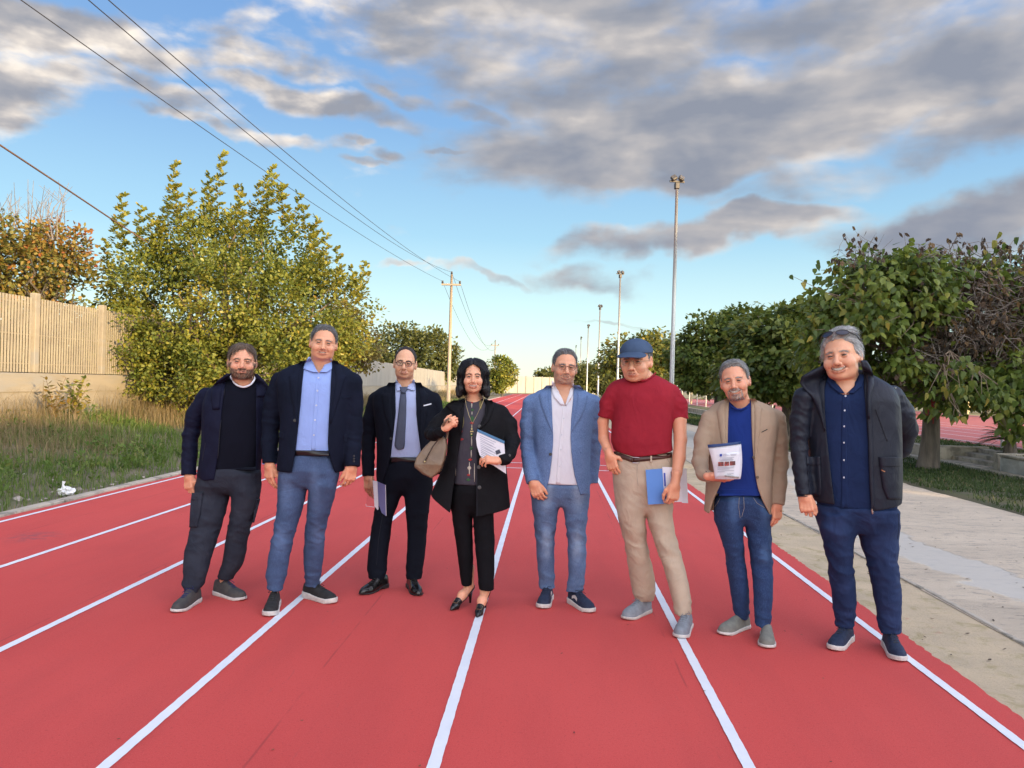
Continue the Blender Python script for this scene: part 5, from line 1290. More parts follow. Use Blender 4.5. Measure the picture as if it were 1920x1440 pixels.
# ------------------------------------------------------------------ shoes
def shoe(p, toe, heel, kind, cu, cs, cl, L=.295, wk=1.0, label=None, hsole=None, accent=None):
    T = gnd(p.X(toe[0]), p.Y(toe[1])); H = gnd(p.X(heel[0]), p.Y(heel[1])); d = (T-H)[:2]; d /= np.linalg.norm(d); d3 = np.array([d[0], d[1], 0]); s3 = np.array([-d[1], d[0], 0]); o = T-d3*L-p.o*np.array([1, 1, 0]); o[2] = 0
    par = p.root; r = empty('shoe'); r.parent = par
    xs = np.array([0, .03, .1, .3, .5, .7, .82, .92, .97, 1.0]); ws = np.array([.012, .026, .036, .036, .041, .0485, .047, .036, .024, .006])*wk
    if kind == 'dress': ws = np.array([.012, .026, .034, .033, .038, .0455, .040, .027, .018, .006])*wk
    th = {'dress': .020, 'sneak': .034, 'boot': .028, 'slip': .026}[kind]; th = hsole or th
    hs_x = np.array([0, .2, .5, .8, 1.0]); hs_v = {'dress': np.array([.030, .030, .012, .011, .012]), 'sneak': np.array([1.15, 1.1, .85, .8, 1.0])*th, 'boot': np.array([1.1, 1.05, .8, .75, .9])*th, 'slip': np.array([1, 1, .9, .85, .95])*th}[kind]
    tx = np.array([0, .12, .25, .38, .5, .62, .75, .88, .96, 1.0]); tv = {'dress': [.085, .098, .102, .098, .080, .066, .056, .048, .036, .016], 'sneak': [.098, .105, .112, .112, .098, .083, .072, .064, .052, .03],
          'boot': [.098, .105, .112, .114, .096, .078, .068, .062, .050, .028], 'slip': [.078, .080, .088, .096, .088, .076, .068, .060, .048, .028]}[kind]; tv = np.array(tv)
    def loc(P):
        Q = P-o.astype(f32); return Q@d3.astype(f32), Q@s3.astype(f32), Q[:, 2]
    def W_(l): return np.interp(l/L, xs, ws)
    def rnd2(l, s_, w): 
        # rounded plan: distance-like value
        return np.abs(s_)-w
    def fsole(P):
        l, s_, z = loc(P); w = W_(l)+.003; e = smax(rnd2(l, s_, w), np.maximum(l-L-.002, -.002-l), .01); hz = np.interp(l/L, hs_x, hs_v)
        lift = np.interp(l/L, [.0, .8, 1.0], [0, 0, .010]); arch = 0
        if kind == 'dress': lift = lift+np.where((l/L > .27) & (l/L < .45), .010, 0)
        return smax(smax(e, (z-hz-lift*.3).astype(f32), .005), lift-z, .004)
    def fup(P):
        l, s_, z = loc(P); w = W_(l)-.002; hz = np.interp(l/L, tx, tv); zz = np.clip((z-.012)/(hz-.012), 0, 3); q = ((np.abs(s_)/w)**2.4+zz**2.3)**(1/2.35)+1e-6
        rr = np.sqrt(s_*s_+(np.clip(z-.012, 0, 1))**2)+1e-5; e = rr*(1-1/q); e = np.where(zz <= 0, np.abs(s_)-w, e)
        e = smax(e, np.maximum(l-L+.003, .002-l), .012); e = smax(e, .010-z, .004)
        if kind == 'sneak': e = e-.0012*np.sin(l*95)*np.sin(z*120)
        return e*.85
    lo = np.minimum(o, o+d3*L)-.075; hi = np.maximum(o, o+d3*L)+.075; lo[2] = -.006; hi[2] = .14
    p.vol('sole', fsole, lo, hi, .0042, cs, r); up_ = p.vol('upper', fup, lo, hi, .0040, cu, r)
    def on(l, s_):
        zs = np.linspace(.14, .0, 71); P = (o+d3*l+s3*s_)[None]+np.array([0, 0, 1.0])*zs[:, None]; v = fup(P.astype(f32)); i = np.argmax(v < 0); return P[i]
    if kind in ('sneak', 'boot', 'dress') and cl is not None:
        b = MB(); k = 5; 
        for i in range(k):
            l = L*(.40+.065*i); w_ = .021-.0015*i; a, m_, c = on(l, -w_), on(l+.006, 0), on(l, w_); b.tube([a+[0, 0, .001], m_+[0, 0, .004], c+[0, 0, .001]], .0024, 5)
            if i < k-1: c2 = on(l+L*.065, -w_*.9); b.tube([c+[0, 0, .001], (c+c2)/2+[0, 0, .005], c2+[0, 0, .001]], .0022, 5)
        if kind != 'dress':
            t0 = on(L*.39, 0)
            for sg in (-1, 1):
                b.tube([t0+[0, 0, .004], t0+s3*sg*.018+[0, 0, .012], t0+s3*sg*.032+d3*.012+[0, 0, .000], t0+s3*sg*.012+d3*.016+[0, 0, .002]], .002, 5)
                b.tube([t0+[0, 0, .004], t0+s3*sg*.012+d3*.03+[0, 0, -.004], t0+s3*sg*.022+d3*.05+[0, 0, -.016]], .002, 5)
        b.build('laces', cl, r, True)
    if accent is not None:
        for (am, l0, l1, z0, z1, sg) in accent:
            n_ = 14; V = []
            for i in range(n_):
                l = L*(l0+(l1-l0)*i/(n_-1)); 
                for zz in (z0, z1):
                    ss = np.linspace(.07, 0, 60); P = (o+d3*l)[None]+s3*(ss*sg)[:, None]+np.array([0, 0, zz+.012*math.sin(i/(n_-1)*math.pi)])[None]; v = np.minimum(fup(P.astype(f32)), 1); j = int(np.argmax(v < 0)); V.append(P[j]+s3*sg*.0022)
            mesh('stripe', np.array(V), [(2*i, 2*i+1, 2*i+3, 2*i+2) for i in range(n_-1)], am, r, True)
    return o+d3*L*.27, d3                   # ankle spot
def legs_rows(rows, ank_dy, b0, b1, dy0=0.0):
    """rows (y, xl, xr) -> loft rows whose depth drifts from dy0 at the top to the ankle"""
    y0, y1 = rows[0][0], rows[-1][0]
    return [(y, xl, xr, b0+(b1-b0)*((y-y0)/(y1-y0)), dy0+(ank_dy-dy0)*((y-y0)/(y1-y0))**1.1) for (y, xl, xr) in rows]
def trousers(p, pelvis, lL, lR, mt, name='trousers', amp=.0045, stack=.006, seed=1, hem=.16, k=.02, h=.0055, knee=.48, extra=None):
    k = .03; yb = pelvis[-1][0]
    pelvis = [(r[0], r[1]+(r[0] == yb)*14, r[2]-(r[0] == yb)*14, r[3]*(1.0 if r[0] < yb-60 else .86 if r[0] < yb else .62)) for r in pelvis]
    lL = [(pelvis[0][0]+30, lL[0][1]+8, lL[0][2]-6, lL[0][3]*.95, 0)]+lL; lR = [(pelvis[0][0]+30, lR[0][1]+6, lR[0][2]-8, lR[0][3]*.95, 0)]+lR
    fp, fl, fr_ = p.loft(pelvis, 2.3, .03), p.loft(lL, 2.1, .006), p.loft(lR, 2.1, .006)
    zb = min(fl.z[0], fr_.z[0])
    pz = fp.z[0]+.06
    def f(P):
        g = smin(np.minimum(fl(P), fr_(P)), fp(P), k)
        z = P[:, 2]; hh = np.clip(1-(z-zb)/hem, 0, 1); kn = gz(z, knee, .12)
        d = amp*(.35+.9*kn+.8*hh)*folds(P, 15, seed, (1, 1, 1.7))+amp*.6*folds(P, 31, seed+4, (1.2, 1.2, 1.6))*(.3+hh+kn)
        d = d+stack*hh*(.4-2*np.abs(wr(P, 21, seed+2, (.55, .55, 1.9)))**.7)*.75+.5*stack*hh*(.4-2*np.abs(wr(P, 34, seed+8, (.5, .5, 1.6)))**.7)+amp*1.2*gz(z, pz, .10)*folds(P, 16, seed+6, (1.3, 1, 1.0))
        g = g-d
        if extra: g = extra(P, g)
        return g
    A = [p.L(r[1], r[0], 0) for r in pelvis+lL+lR]+[p.L(r[2], r[0], 0) for r in pelvis+lL+lR]
    A = np.array(A); lo, hi = A.min(0)-.06, A.max(0)+.06; lo[1] = -.34; hi[1] = .30; lo[2] = zb-.02
    o = p.vol(name, f, lo, hi, h, mt); return f
def slope(rows):
    out = []
    for i, r in enumerate(rows):
        bb = r[3]*((.78, .80, .86, .93)[i] if i < 4 else 1); dd = (.034, .028, .018, .008)[i] if i < 4 else 0; out.append((r[0], r[1], r[2], bb, (r[4] if len(r) > 4 else 0)+dd))
    return out
def coat(p, name, torso, arms, opening, mt, ycut=.0, amp=.004, seed=1, h=.0052, cuts=(), k=.02, armk=.026, edge=.006, hemf=None, inset=.0, tdy=-.13, sharp=.0, extra=None, arm_amp=1.1, n=2.4):
    """jacket volume: torso loft + sleeves, opened at the front"""
    torso = slope(torso); ft = p.loft(torso, n); ob = p.band(opening, tdy) if opening else None
    chs = [p.ch(a) for a in arms]
    ends = []
    for c in chs:
        a, b = np.array(c[-2][:3]), np.array(c[-1][:3]); v = (b-a)/np.linalg.norm(b-a); ends.append((b.astype(f32), v.astype(f32)))
    def farm(P):
        g = None
        for c, (e, v) in zip(chs, ends):
            q = chain(P, c, .012); el = np.array(c[min(2, len(c)-1)][:3])
            near_el = np.exp(-((P-el.astype(f32))**2).sum(1)/.010)
            q = q-amp*arm_amp*(.35+.9*near_el)*folds(P, 17, seed+3, (.8, .8, 1.9))-amp*.5*folds(P, 37, seed+5, (1, 1, 1.6))
            q = smax(q, (P-e)@v, .004); g = q if g is None else np.minimum(g, q)
        return g
    def f(P):
        g = ft(P)-amp*(.5*folds(P, 8, seed, (1.2, 1, .7))+.35*folds(P, 19, seed+1, (1.2, 1, .9)))
        if hemf is not None: g = smax(g, hemf(P), .005)
        if ob is not None:
            c = np.maximum(ob(P), p.front(P)-ycut); g = smax(g, -c.astype(f32), edge)
        if chs: g = smin(g+.002, farm(P)+.003, armk)
        if extra: g = extra(P, g)
        return g
    A = np.array([p.L(r[i], r[0], 0) for r in torso for i in (1, 2)]+[c_[:3] for c in chs for c_ in c]); lo, hi = A.min(0)-.09, A.max(0)+.09; lo[1] = min(lo[1], -.27); hi[1] = max(hi[1], .24)
    p.vol(name, f, lo, hi, h, mt)
    return f, ft
# ================================================================== the eight people
import time as _t
def scoop(p, rows, cut=.0):
    bv = p.band(rows, -.1); y = rows[-1][0]; zl = zcut(p, y, (rows[-1][1]+rows[-1][2])/2)
    return lambda P, g: smax(g, -np.maximum(np.maximum(bv(P), p.front(P)-cut), (zl-P[:, 2])).astype(f32), .004)
MAN = None
HB = hair_mat('brown_hair', [(0, (.045, .028, .016)), (.5, (.13, .085, .055)), (.8, (.24, .18, .13)), (1, (.36, .31, .26))])
HG = hair_mat('grey_hair', [(0, (.08, .075, .07)), (.45, (.20, .19, .18)), (.75, (.36, .35, .34)), (1, (.56, .56, .56))])
HDK = hair_mat('dark_hair', [(0, (.012, .009, .008)), (.6, (.035, .025, .02)), (1, (.10, .075, .06))])
HBL = hair_mat('black_hair', [(0, (.004, .004, .005)), (.7, (.012, .012, .015)), (1, (.045, .045, .055))])
HSG = hair_mat('salt_pepper_hair', [(0, (.035, .033, .033)), (.4, (.10, .098, .098)), (.75, (.24, .24, .24)), (1, (.45, .45, .45))])
HWH = hair_mat('silver_hair', [(0, (.14, .135, .13)), (.4, (.32, .31, .30)), (.75, (.52, .51, .50)), (1, (.74, .73, .72))])
def fl(x, y, z, sp=0.0): return lambda P: np.stack([x+sp*P[:, 0]*12, np.full(len(P), y), np.full(len(P), z)+.0*P[:, 0]], 1)
def hang(P): return np.stack([P[:, 0]*6, .25*np.ones(len(P)), np.where(np.abs(P[:, 0]) > .045, -1.2, -.1)], 1)
def zcut(p, y, x, dy=-.12): return float(p.L(x, y, dy)[2])
def inner(p, ft, off, yh, x, top=None, extra=None):
    zh = zcut(p, yh, x); zt = None if top is None else zcut(p, top, x)
    def f(P):
        g = ft(P, -off, False)-.0022*folds(P, 10, 4, (1.3, 1, .8)); g = smax(g, zh-P[:, 2], .005)
        if zt is not None: g = smax(g, P[:, 2]-zt, .01)
        if extra: g = extra(P, g)
        return g
    z0, C = ft.C; lo = np.array([(C[:, 0]-C[:, 2]).min()-.06, -.28, zh-.02]); hi = np.array([(C[:, 0]+C[:, 2]).max()+.06, .26, ft.z[1]+.02]); return f, lo, hi
def belt(p, f, y0, xl, xr, y1, m, buckle=None, w=None, bw=.036):
    o = p.strip('belt', [(y0, xl, y1, xr), (y0+24, xl, y1+24, xr)], f, m, .006, .002, 26, 5)
    if buckle is not None:
        (bx, by) = buckle; d, px, py = p.hit([bx], [by], f); c = at(px[0], py[0], p.D+d[0])-p.o; b = MB(); W_, H_ = bw/2, .017
        q = np.array([(-W_, 0, -H_), (W_, 0, -H_), (W_, 0, H_), (-W_, 0, H_), (-W_, 0, -H_)])+c+[0, -.013, 0]; b.tube(q, .0028, 6); b.build('buckle', M_steel, o)
    return o
def seam(p, name, pts, f, mt, r=.0016, off=.0):
    xs = [a[0] for a in pts]; ys = [a[1] for a in pts]; u = np.linspace(0, len(pts)-1, max(8, 6*len(pts))); x = np.interp(u, range(len(pts)), xs); y = np.interp(u, range(len(pts)), ys)
    d, px, py = p.hit(x, y, f); P = at(px, py, p.D+d-off)-p.o; b = MB(); b.tube(P, r, 5); return b.build(name, mt, p.root, True)
def ring(p, pts, r, name, m):
    P = np.array([p.L(*q) for q in pts]); u = np.linspace(0, len(P)-1, 30); P = np.stack([np.interp(u, range(len(P)), P[:, i]) for i in range(3)], 1)
    for _ in range(3): P[1:-1] = .25*P[:-2]+.5*P[1:-1]+.25*P[2:]
    b = MB(); b.tube(P, r, 8); return b.build(name, m, p.root, True)
def fly(p, x, y0, y1, f, m): 
    seam(p, 'fly_seam', [(x, y0), (x-2, (y0+y1)/2), (x+4, y1)], f, m, .0014)
def lowbody(p, hipl, hipr, kneel, kneer, ankl, ankr, r=(52, 36, 22)):
    r = [q*.6 for q in r]
    return [p.ch([hipl+(r[0],), kneel+(r[1],)])+[tuple(ankl)+(.026,)], p.ch([hipr+(r[0],), kneer+(r[1],)])+[tuple(ankr)+(.026,)]]
def neck_of(p, hd, base, r0=.060, r1=.066, more=()):
    a = hd.to([[0, .022, -.060]])[0]; return [tuple(a)+(r0,), tuple(p.L(*base))+(r1,)]+[tuple(p.L(*q[:3]))+(q[3],) for q in more]
def tick(n): print('%s %.1f' % (n, _t.time()-T0))
T0 = _t.time()
M_navy = cloth('navy_wool', (.007, .010, .023), (.005, .008, .018), wrink=.30)
M_navyj = cloth('navy_jacket_cloth', (.008, .010, .028), (.006, .007, .021), wrink=.45, rough=.7)
M_suit = cloth('dark_suit_wool', (.006, .008, .015), None, wrink=.28)
M_knit = cloth('dark_knit', (.006, .007, .014), None, wrink=.3, rough=.95)
M_cargo = cloth('charcoal_cotton', (.032, .037, .052), (.023, .027, .040), wrink=.6)
M_lblue = cloth('light_blue_shirt', (.27, .38, .72), (.25, .35, .67), wrink=.5, rough=.75)
M_pblue = cloth('pale_blue_shirt', (.38, .44, .66), (.35, .41, .62), wrink=.5, rough=.75)
M_whites = cloth('white_linen', (.68, .68, .73), (.65, .65, .71), wrink=.35, rough=.8)
M_blaz = cloth('blue_linen_blazer', (.11, .175, .325), (.085, .14, .27), wrink=.5, melange=.5)
M_coat = cloth('black_coat', (.008, .008, .010), None, wrink=.4, rough=.75)
M_btr = cloth('black_trousers', (.007, .007, .009), None, wrink=.35)
M_redt = cloth('crimson_cotton', (.30, .020, .034), (.26, .017, .030), wrink=.45, rough=.85)
M_chino = cloth('khaki_chino', (.50, .40, .30), (.45, .36, .27), wrink=.6)
M_beige = cloth('beige_cotton', (.38, .28, .20), (.34, .25, .18), wrink=.45)
M_royal = cloth('royal_blue_knit', (.014, .035, .19), (.012, .030, .16), wrink=.3, rough=.92)
M_shell = cloth('dark_shell_jacket', (.013, .017, .030), (.010, .013, .024), wrink=.45, rough=.55, sheen=.0, spec=.3)
M_nshirt = cloth('navy_shirt', (.014, .028, .085), (.012, .024, .072), wrink=.5)
M_ntr = cloth('blue_navy_trousers', (.024, .040, .105), (.016, .030, .082), wrink=.6, rough=.75)
M_beltd = mat('black_leather', (.012, .011, .012), None, 5, .4); M_beltb = mat('brown_leather', (.07, .022, .014), (.05, .016, .011), 9, .4)
M_st = mat('light_stitch', (.30, .27, .22), None, 3, .9); M_dst = mat('dark_stitch', (.01, .012, .02), None, 3, .9)
M_wsole = mat('white_rubber', (.62, .58, .54), (.52, .49, .46), 30, .6); M_bsole = mat('black_rubber', (.02, .018, .018), None, 9, .6)
M_gold2 = mat('gilded_chain', (.62, .50, .25), None, 5, .3, metal=.9)

# ---------------- man 1
def man1():
    p = Pn(1, 5.02, 330, 'bearded man in open dark navy jacket, black sweater and charcoal cargo trousers, far left')
    SU = mat('grey_nubuck', (.045, .045, .048), (.07, .065, .06), 20, .9, .3, 90); LC = mat('navy_laces', (.012, .018, .10), None, 3, .8)
    aL, _ = shoe(p, (62, 1370), (172, 1312), 'boot', SU, M_wsole, LC); aR, _ = shoe(p, (382, 1312), (268, 1285), 'boot', SU, M_wsole, LC)
    pel = [(700, 205, 452, .13), (740, 185, 455, .14), (790, 165, 456, .14), (830, 158, 456, .13)]
    lL = legs_rows([(800, 158, 318), (850, 148, 313), (900, 140, 302), (950, 138, 288), (1000, 133, 270), (1050, 118, 256), (1100, 107, 238), (1150, 104, 224), (1200, 103, 214), (1235, 92, 204), (1250, 92, 196), (1262, 104, 186), (1285, 106, 178)], aL[1], .118, .058)
    lR = legs_rows([(800, 315, 456), (850, 318, 450), (900, 315, 434), (950, 308, 419), (1000, 300, 408), (1050, 292, 397), (1100, 286, 388), (1150, 276, 374), (1190, 256, 346), (1215, 252, 334)], aR[1], .118, .062)
    ft_ = trousers(p, pel, lL, lR, M_cargo, stack=.008, seed=3)
    p.strip('cargo_pocket', [(838, 142, 190), (860, 138, 190), (920, 134, 182), (982, 131, 166)], ft_, M_cargo, .012); p.strip('pocket_flap', [(826, 143, 195), (856, 139, 192)], ft_, M_cargo, .017)
    p.strip('cargo_pocket', [(852, 432, 452), (900, 425, 440), (960, 410, 424)], ft_, M_cargo, .012)
    torso = [(296, 322, 420, .085), (316, 292, 446, .10), (340, 245, 478, .115), (365, 212, 492, .125), (430, 190, 492, .135), (500, 188, 486, .145), (600, 186, 472, .152), (680, 176, 460, .152), (735, 168, 456, .145), (768, 172, 452, .14)]
    arms = [[(208, 392, .01, 44), (158, 480, .02, 45), (137, 575, .01, 41), (131, 660, -.02, 37), (128, 748, -.05, 35)], [(466, 392, .04, 42), (488, 480, .11, 40), (496, 600, .15, 36), (494, 690, .15, 34)]]
    op = [(296, 308, 428), (350, 293, 430), (450, 281, 431), (550, 271, 432), (650, 264, 431), (768, 246, 428)]
    def hm(P): 
        z = np.interp(P[:, 0], [p.L(165, 742)[0], p.L(240, 772)[0], p.L(430, 752)[0]], [p.L(165, 742, -.1)[2], p.L(240, 771, -.1)[2], p.L(430, 752, -.1)[2]]); return (z-P[:, 2]).astype(f32)
    fj, ft = coat(p, 'jacket', torso, arms, op, M_navyj, seed=2, hemf=hm, amp=.005)
    fs, lo, hi = inner(p, ft, .017, 722, 350, 300, scoop(p, [(290, 312, 432), (325, 328, 420), (342, 350, 402), (350, 368, 384)])); p.vol('sweater', fs, lo, hi, .006, M_knit)
    p.strip('sweater_rib', [(704, 262, 430), (724, 258, 430)], fs, M_knit, .004)
    p.strip('collar', [(288, 300, 322), (318, 262, 306), (350, 232, 298), (400, 228, 292), (452, 236, 285)], fj, M_navyj, .012); p.strip('collar', [(290, 424, 440), (320, 428, 470), (350, 432, 492), (395, 434, 470)], fj, M_navyj, .012)
    seam(p, 'zip', [(290, 360), (280, 450), (269, 550), (262, 650), (247, 760)], fj, M_dst, .003)
    p.strip('cuff', [(718, 96, 162), (746, 96, 164)], fj, M_navyj, .006)
    seam(p, 'pocket_seam', [(205, 600), (190, 680)], fj, M_dst, .002)
    hd = Head(p, (370, 236), 152, 318, -.03, dict(fw=1.08, jw=1.12, smile=.45, red=1.6, eye=.0024, brow=(.13, .085, .06), browk=.7, fold=.5, beard=((.16, .105, .075), .75, 'full'), fwr=1), 0, (.72, .37, .255), tilt=1)
    hl = p.L(130, 742, -.05); h1 = hand(hl, (.10, -.10, -1), (-.45, -.9, 0), -1, 1.02, (34, 38, 42, 48), (26, 10))
    arm = [p.ch([(208, 395, .03, 18), (160, 485, .03, 16), (138, 575, .01, 16)])+[tuple(hl)+(.03,)]]
    hd.body(neck_of(p, hd, (375, 340, .02), .062, .068, [(370, 420, .03, .10), (340, 700, .02, .10)]), arm+lowbody(p, (240, 780, 0), (390, 780, 0), (180, 1020, aL[1]*.4), (350, 1020, aR[1]*.4), aL+[0, 0, .1], aR+[0, 0, .1]), [h1])
    ring(p, [(318, 300, .0), (322, 320, -.04), (345, 342, -.078), (375, 352, -.09), (405, 342, -.078), (424, 320, -.04), (428, 300, .0)], .006, 'undershirt_collar', M_whites)
    hd.hairdo([.082, .078, .062, .050, .012, -.020, .022, .0, -.05, -.065], (.013, .008, .011), HB, lambda P: np.stack([np.sign(P[:, 0]-.02)*1.0, .1-.9*(P[:, 1] < -.05), -.35+0*P[:, 0]-.8*(np.abs(P[:, 0]) > .05)], 1), .032, 3600, part=.012, droop=.2, lift=.22)
    hd.beard(2600, .010, HB); hd.brows(HB)
    b = MB(); q = hand; tick('man1')
man1()
# ---------------- man 2
def man2():
    p = Pn(1, 4.92, 700, 'tall grey haired man in navy blazer, open collared light blue shirt and blue jeans')
    SU = mat('black_suede', (.012, .012, .013), (.02, .02, .021), 30, .8, .3, 90); LC = mat('black_laces', (.01, .01, .01), None, 3, .8)
    aL, _ = shoe(p, (490, 1388), (528, 1312), 'sneak', SU, M_wsole, LC, hsole=.036); aR, _ = shoe(p, (792, 1326), (645, 1292), 'sneak', SU, M_wsole, LC, hsole=.04)
    pel = [(636, 580, 790, .13), (680, 560, 802, .14), (720, 548, 808, .145), (760, 536, 806, .14), (800, 530, 802, .13)]
    lL = legs_rows([(790, 530, 668), (850, 527, 655), (900, 524, 642), (950, 515, 628), (1000, 505, 612), (1050, 495, 600), (1100, 489, 588), (1150, 482, 578), (1200, 473, 572), (1225, 478, 562), (1265, 478, 553)], aL[1], .112, .060)
    lR = legs_rows([(790, 668, 802), (850, 664, 786), (900, 661, 771), (950, 655, 757), (1000, 650, 746), (1050, 646, 742), (1100, 645, 739), (1150, 646, 733), (1200, 648, 728), (1245, 650, 724)], aR[1], .112, .060)
    x1, x2 = p.L(590, 900)[0], p.L(715, 900)[0]
    ft_ = trousers(p, pel, lL, lR, denim('mid_blue_denim', (.050, .085, .175), (.09, .145, .27), [(x1, .78, .06, .2), (x2, .78, .05, .2), (x1-.03, .45, .06, .12), (x2, .45, .05, .12)]), seed=5)
    torso = [(218, 678, 768, .08), (236, 650, 800, .10), (256, 585, 850, .115), (280, 540, 882, .125), (330, 522, 892, .138), (400, 528, 886, .148), (500, 538, 868, .158), (600, 535, 850, .162), (680, 528, 838, .158), (728, 526, 834, .15)]
    arms = [[(545, 325, .01, 50), (513, 420, .02, 50), (500, 520, .02, 45), (494, 600, .0, 41), (491, 695, -.03, 35)], [(868, 328, .01, 47), (871, 430, .02, 47), (871, 540, .02, 44), (868, 620, .0, 41), (865, 710, -.03, 37)]]
    op = [(218, 672, 770), (262, 650, 771), (330, 642, 767), (400, 636, 764), (520, 625, 757), (600, 616, 754), (640, 611, 757), (690, 603, 770), (728, 596, 786)]
    fj, ft = coat(p, 'blazer', torso, arms, op, M_navy, seed=7, amp=.0038)
    fs0, _, _ = inner(p, ft, .018, 644, 690, 222); fs, lo, hi = inner(p, ft, .018, 644, 690, 222, scoop(p, [(212, 672, 768), (250, 686, 750), (286, 712, 718)])); so_ = p.vol('shirt', fs, lo, hi, .006, M_lblue)
    b_ = belt(p, fs, 634, 608, 760, 636, M_beltd, (683, 647))
    p.strip('lapel', [(232, 632, 668), (262, 606, 649), (290, 592, 646), (300, 580, 645), (400, 590, 637), (520, 614, 626)], fj, M_navy, .008); p.strip('lapel', [(232, 770, 800), (262, 771, 815), (290, 769, 826), (300, 768, 838), (400, 765, 808), (515, 757, 770)], fj, M_navy, .008)
    p.strip('shirt_collar', [(214, 668, 676), (240, 652, 690), (268, 645, 702), (284, 690, 712)], fs0, M_lblue, .008, .01); p.strip('shirt_collar', [(222, 764, 772), (245, 742, 774), (268, 730, 774), (284, 718, 752)], fs0, M_lblue, .008, .01)
    p.strip('placket', [(285, 704, 722), (400, 695, 714), (520, 686, 705), (636, 680, 700)], fs, M_lblue, .0025)
    p.disc('button', [(713, 308), (709, 366), (704, 432), (698, 498), (693, 566)], fs, M_button_w, .0055)
    p.disc('blazer_button', [(607, 500)], fj, M_button_d, .010); p.strip('breast_pocket', [(392, 818, 858), (402, 818, 858)], fj, M_navy, .004)
    p.strip('pocket_flap', [(552, 536, 560), (585, 535, 558)], fj, M_navy, .006); p.strip('pocket_flap', [(565, 826, 842), (598, 826, 842)], fj, M_navy, .006)
    p.disc('cuff_button', [(873, 660), (873, 672), (873, 684)], fj, M_button_d, .006)
    hd = Head(p, (736, 152), 70, 233, -.03, dict(fw=1.06, jw=1.16, smile=.75, open=.0045, red=.8, eye=.0020, brow=(.10, .08, .07), browk=.7, fold=.9, nose=1.03), 0, (.71, .375, .25), tilt=5)
    h1 = hand(p.L(491, 690, -.03), (.10, -.06, -1), (-.55, -.8, 0), -1, 1.08, (20, 24, 28, 34), (20, 8)); h2 = hand(p.L(865, 704, -.03), (-.14, -.05, -1), (.65, -.75, 0), 1, 1.0, (34, 38, 42, 46), (22, 8))
    arm = [p.ch([(545, 325, .01, 26), (500, 520, .02, 21), (491, 690, -.03, 14)]), p.ch([(868, 328, .01, 26), (871, 540, .02, 21), (865, 704, -.03, 14)])]
    hd.body(neck_of(p, hd, (722, 262, .015), .066, .072, [(712, 330, .02, .10), (690, 640, .02, .11)]), arm+lowbody(p, (600, 760, 0), (735, 760, 0), (560, 980, aL[1]*.4), (700, 980, aR[1]*.4), aL+[0, 0, .1], aR+[0, 0, .1]), [h1, h2])
    hd.hairdo([.092, .090, .078, .054, .018, -.022, .020, .0, -.05, -.062], (.014, .008, .010), HSG, lambda P: np.stack([.9+0*P[:, 0], .35+0*P[:, 0], .25-1.0*(np.abs(P[:, 0]) > .055)], 1), .026, 3800, lift=.3)
    hd.brows(HSG, 110)
    p.strip('shirt_cuff', [(690, 458, 524), (698, 460, 524)], fj, M_lblue, .001, -.004)
    tick('man2')
man2()
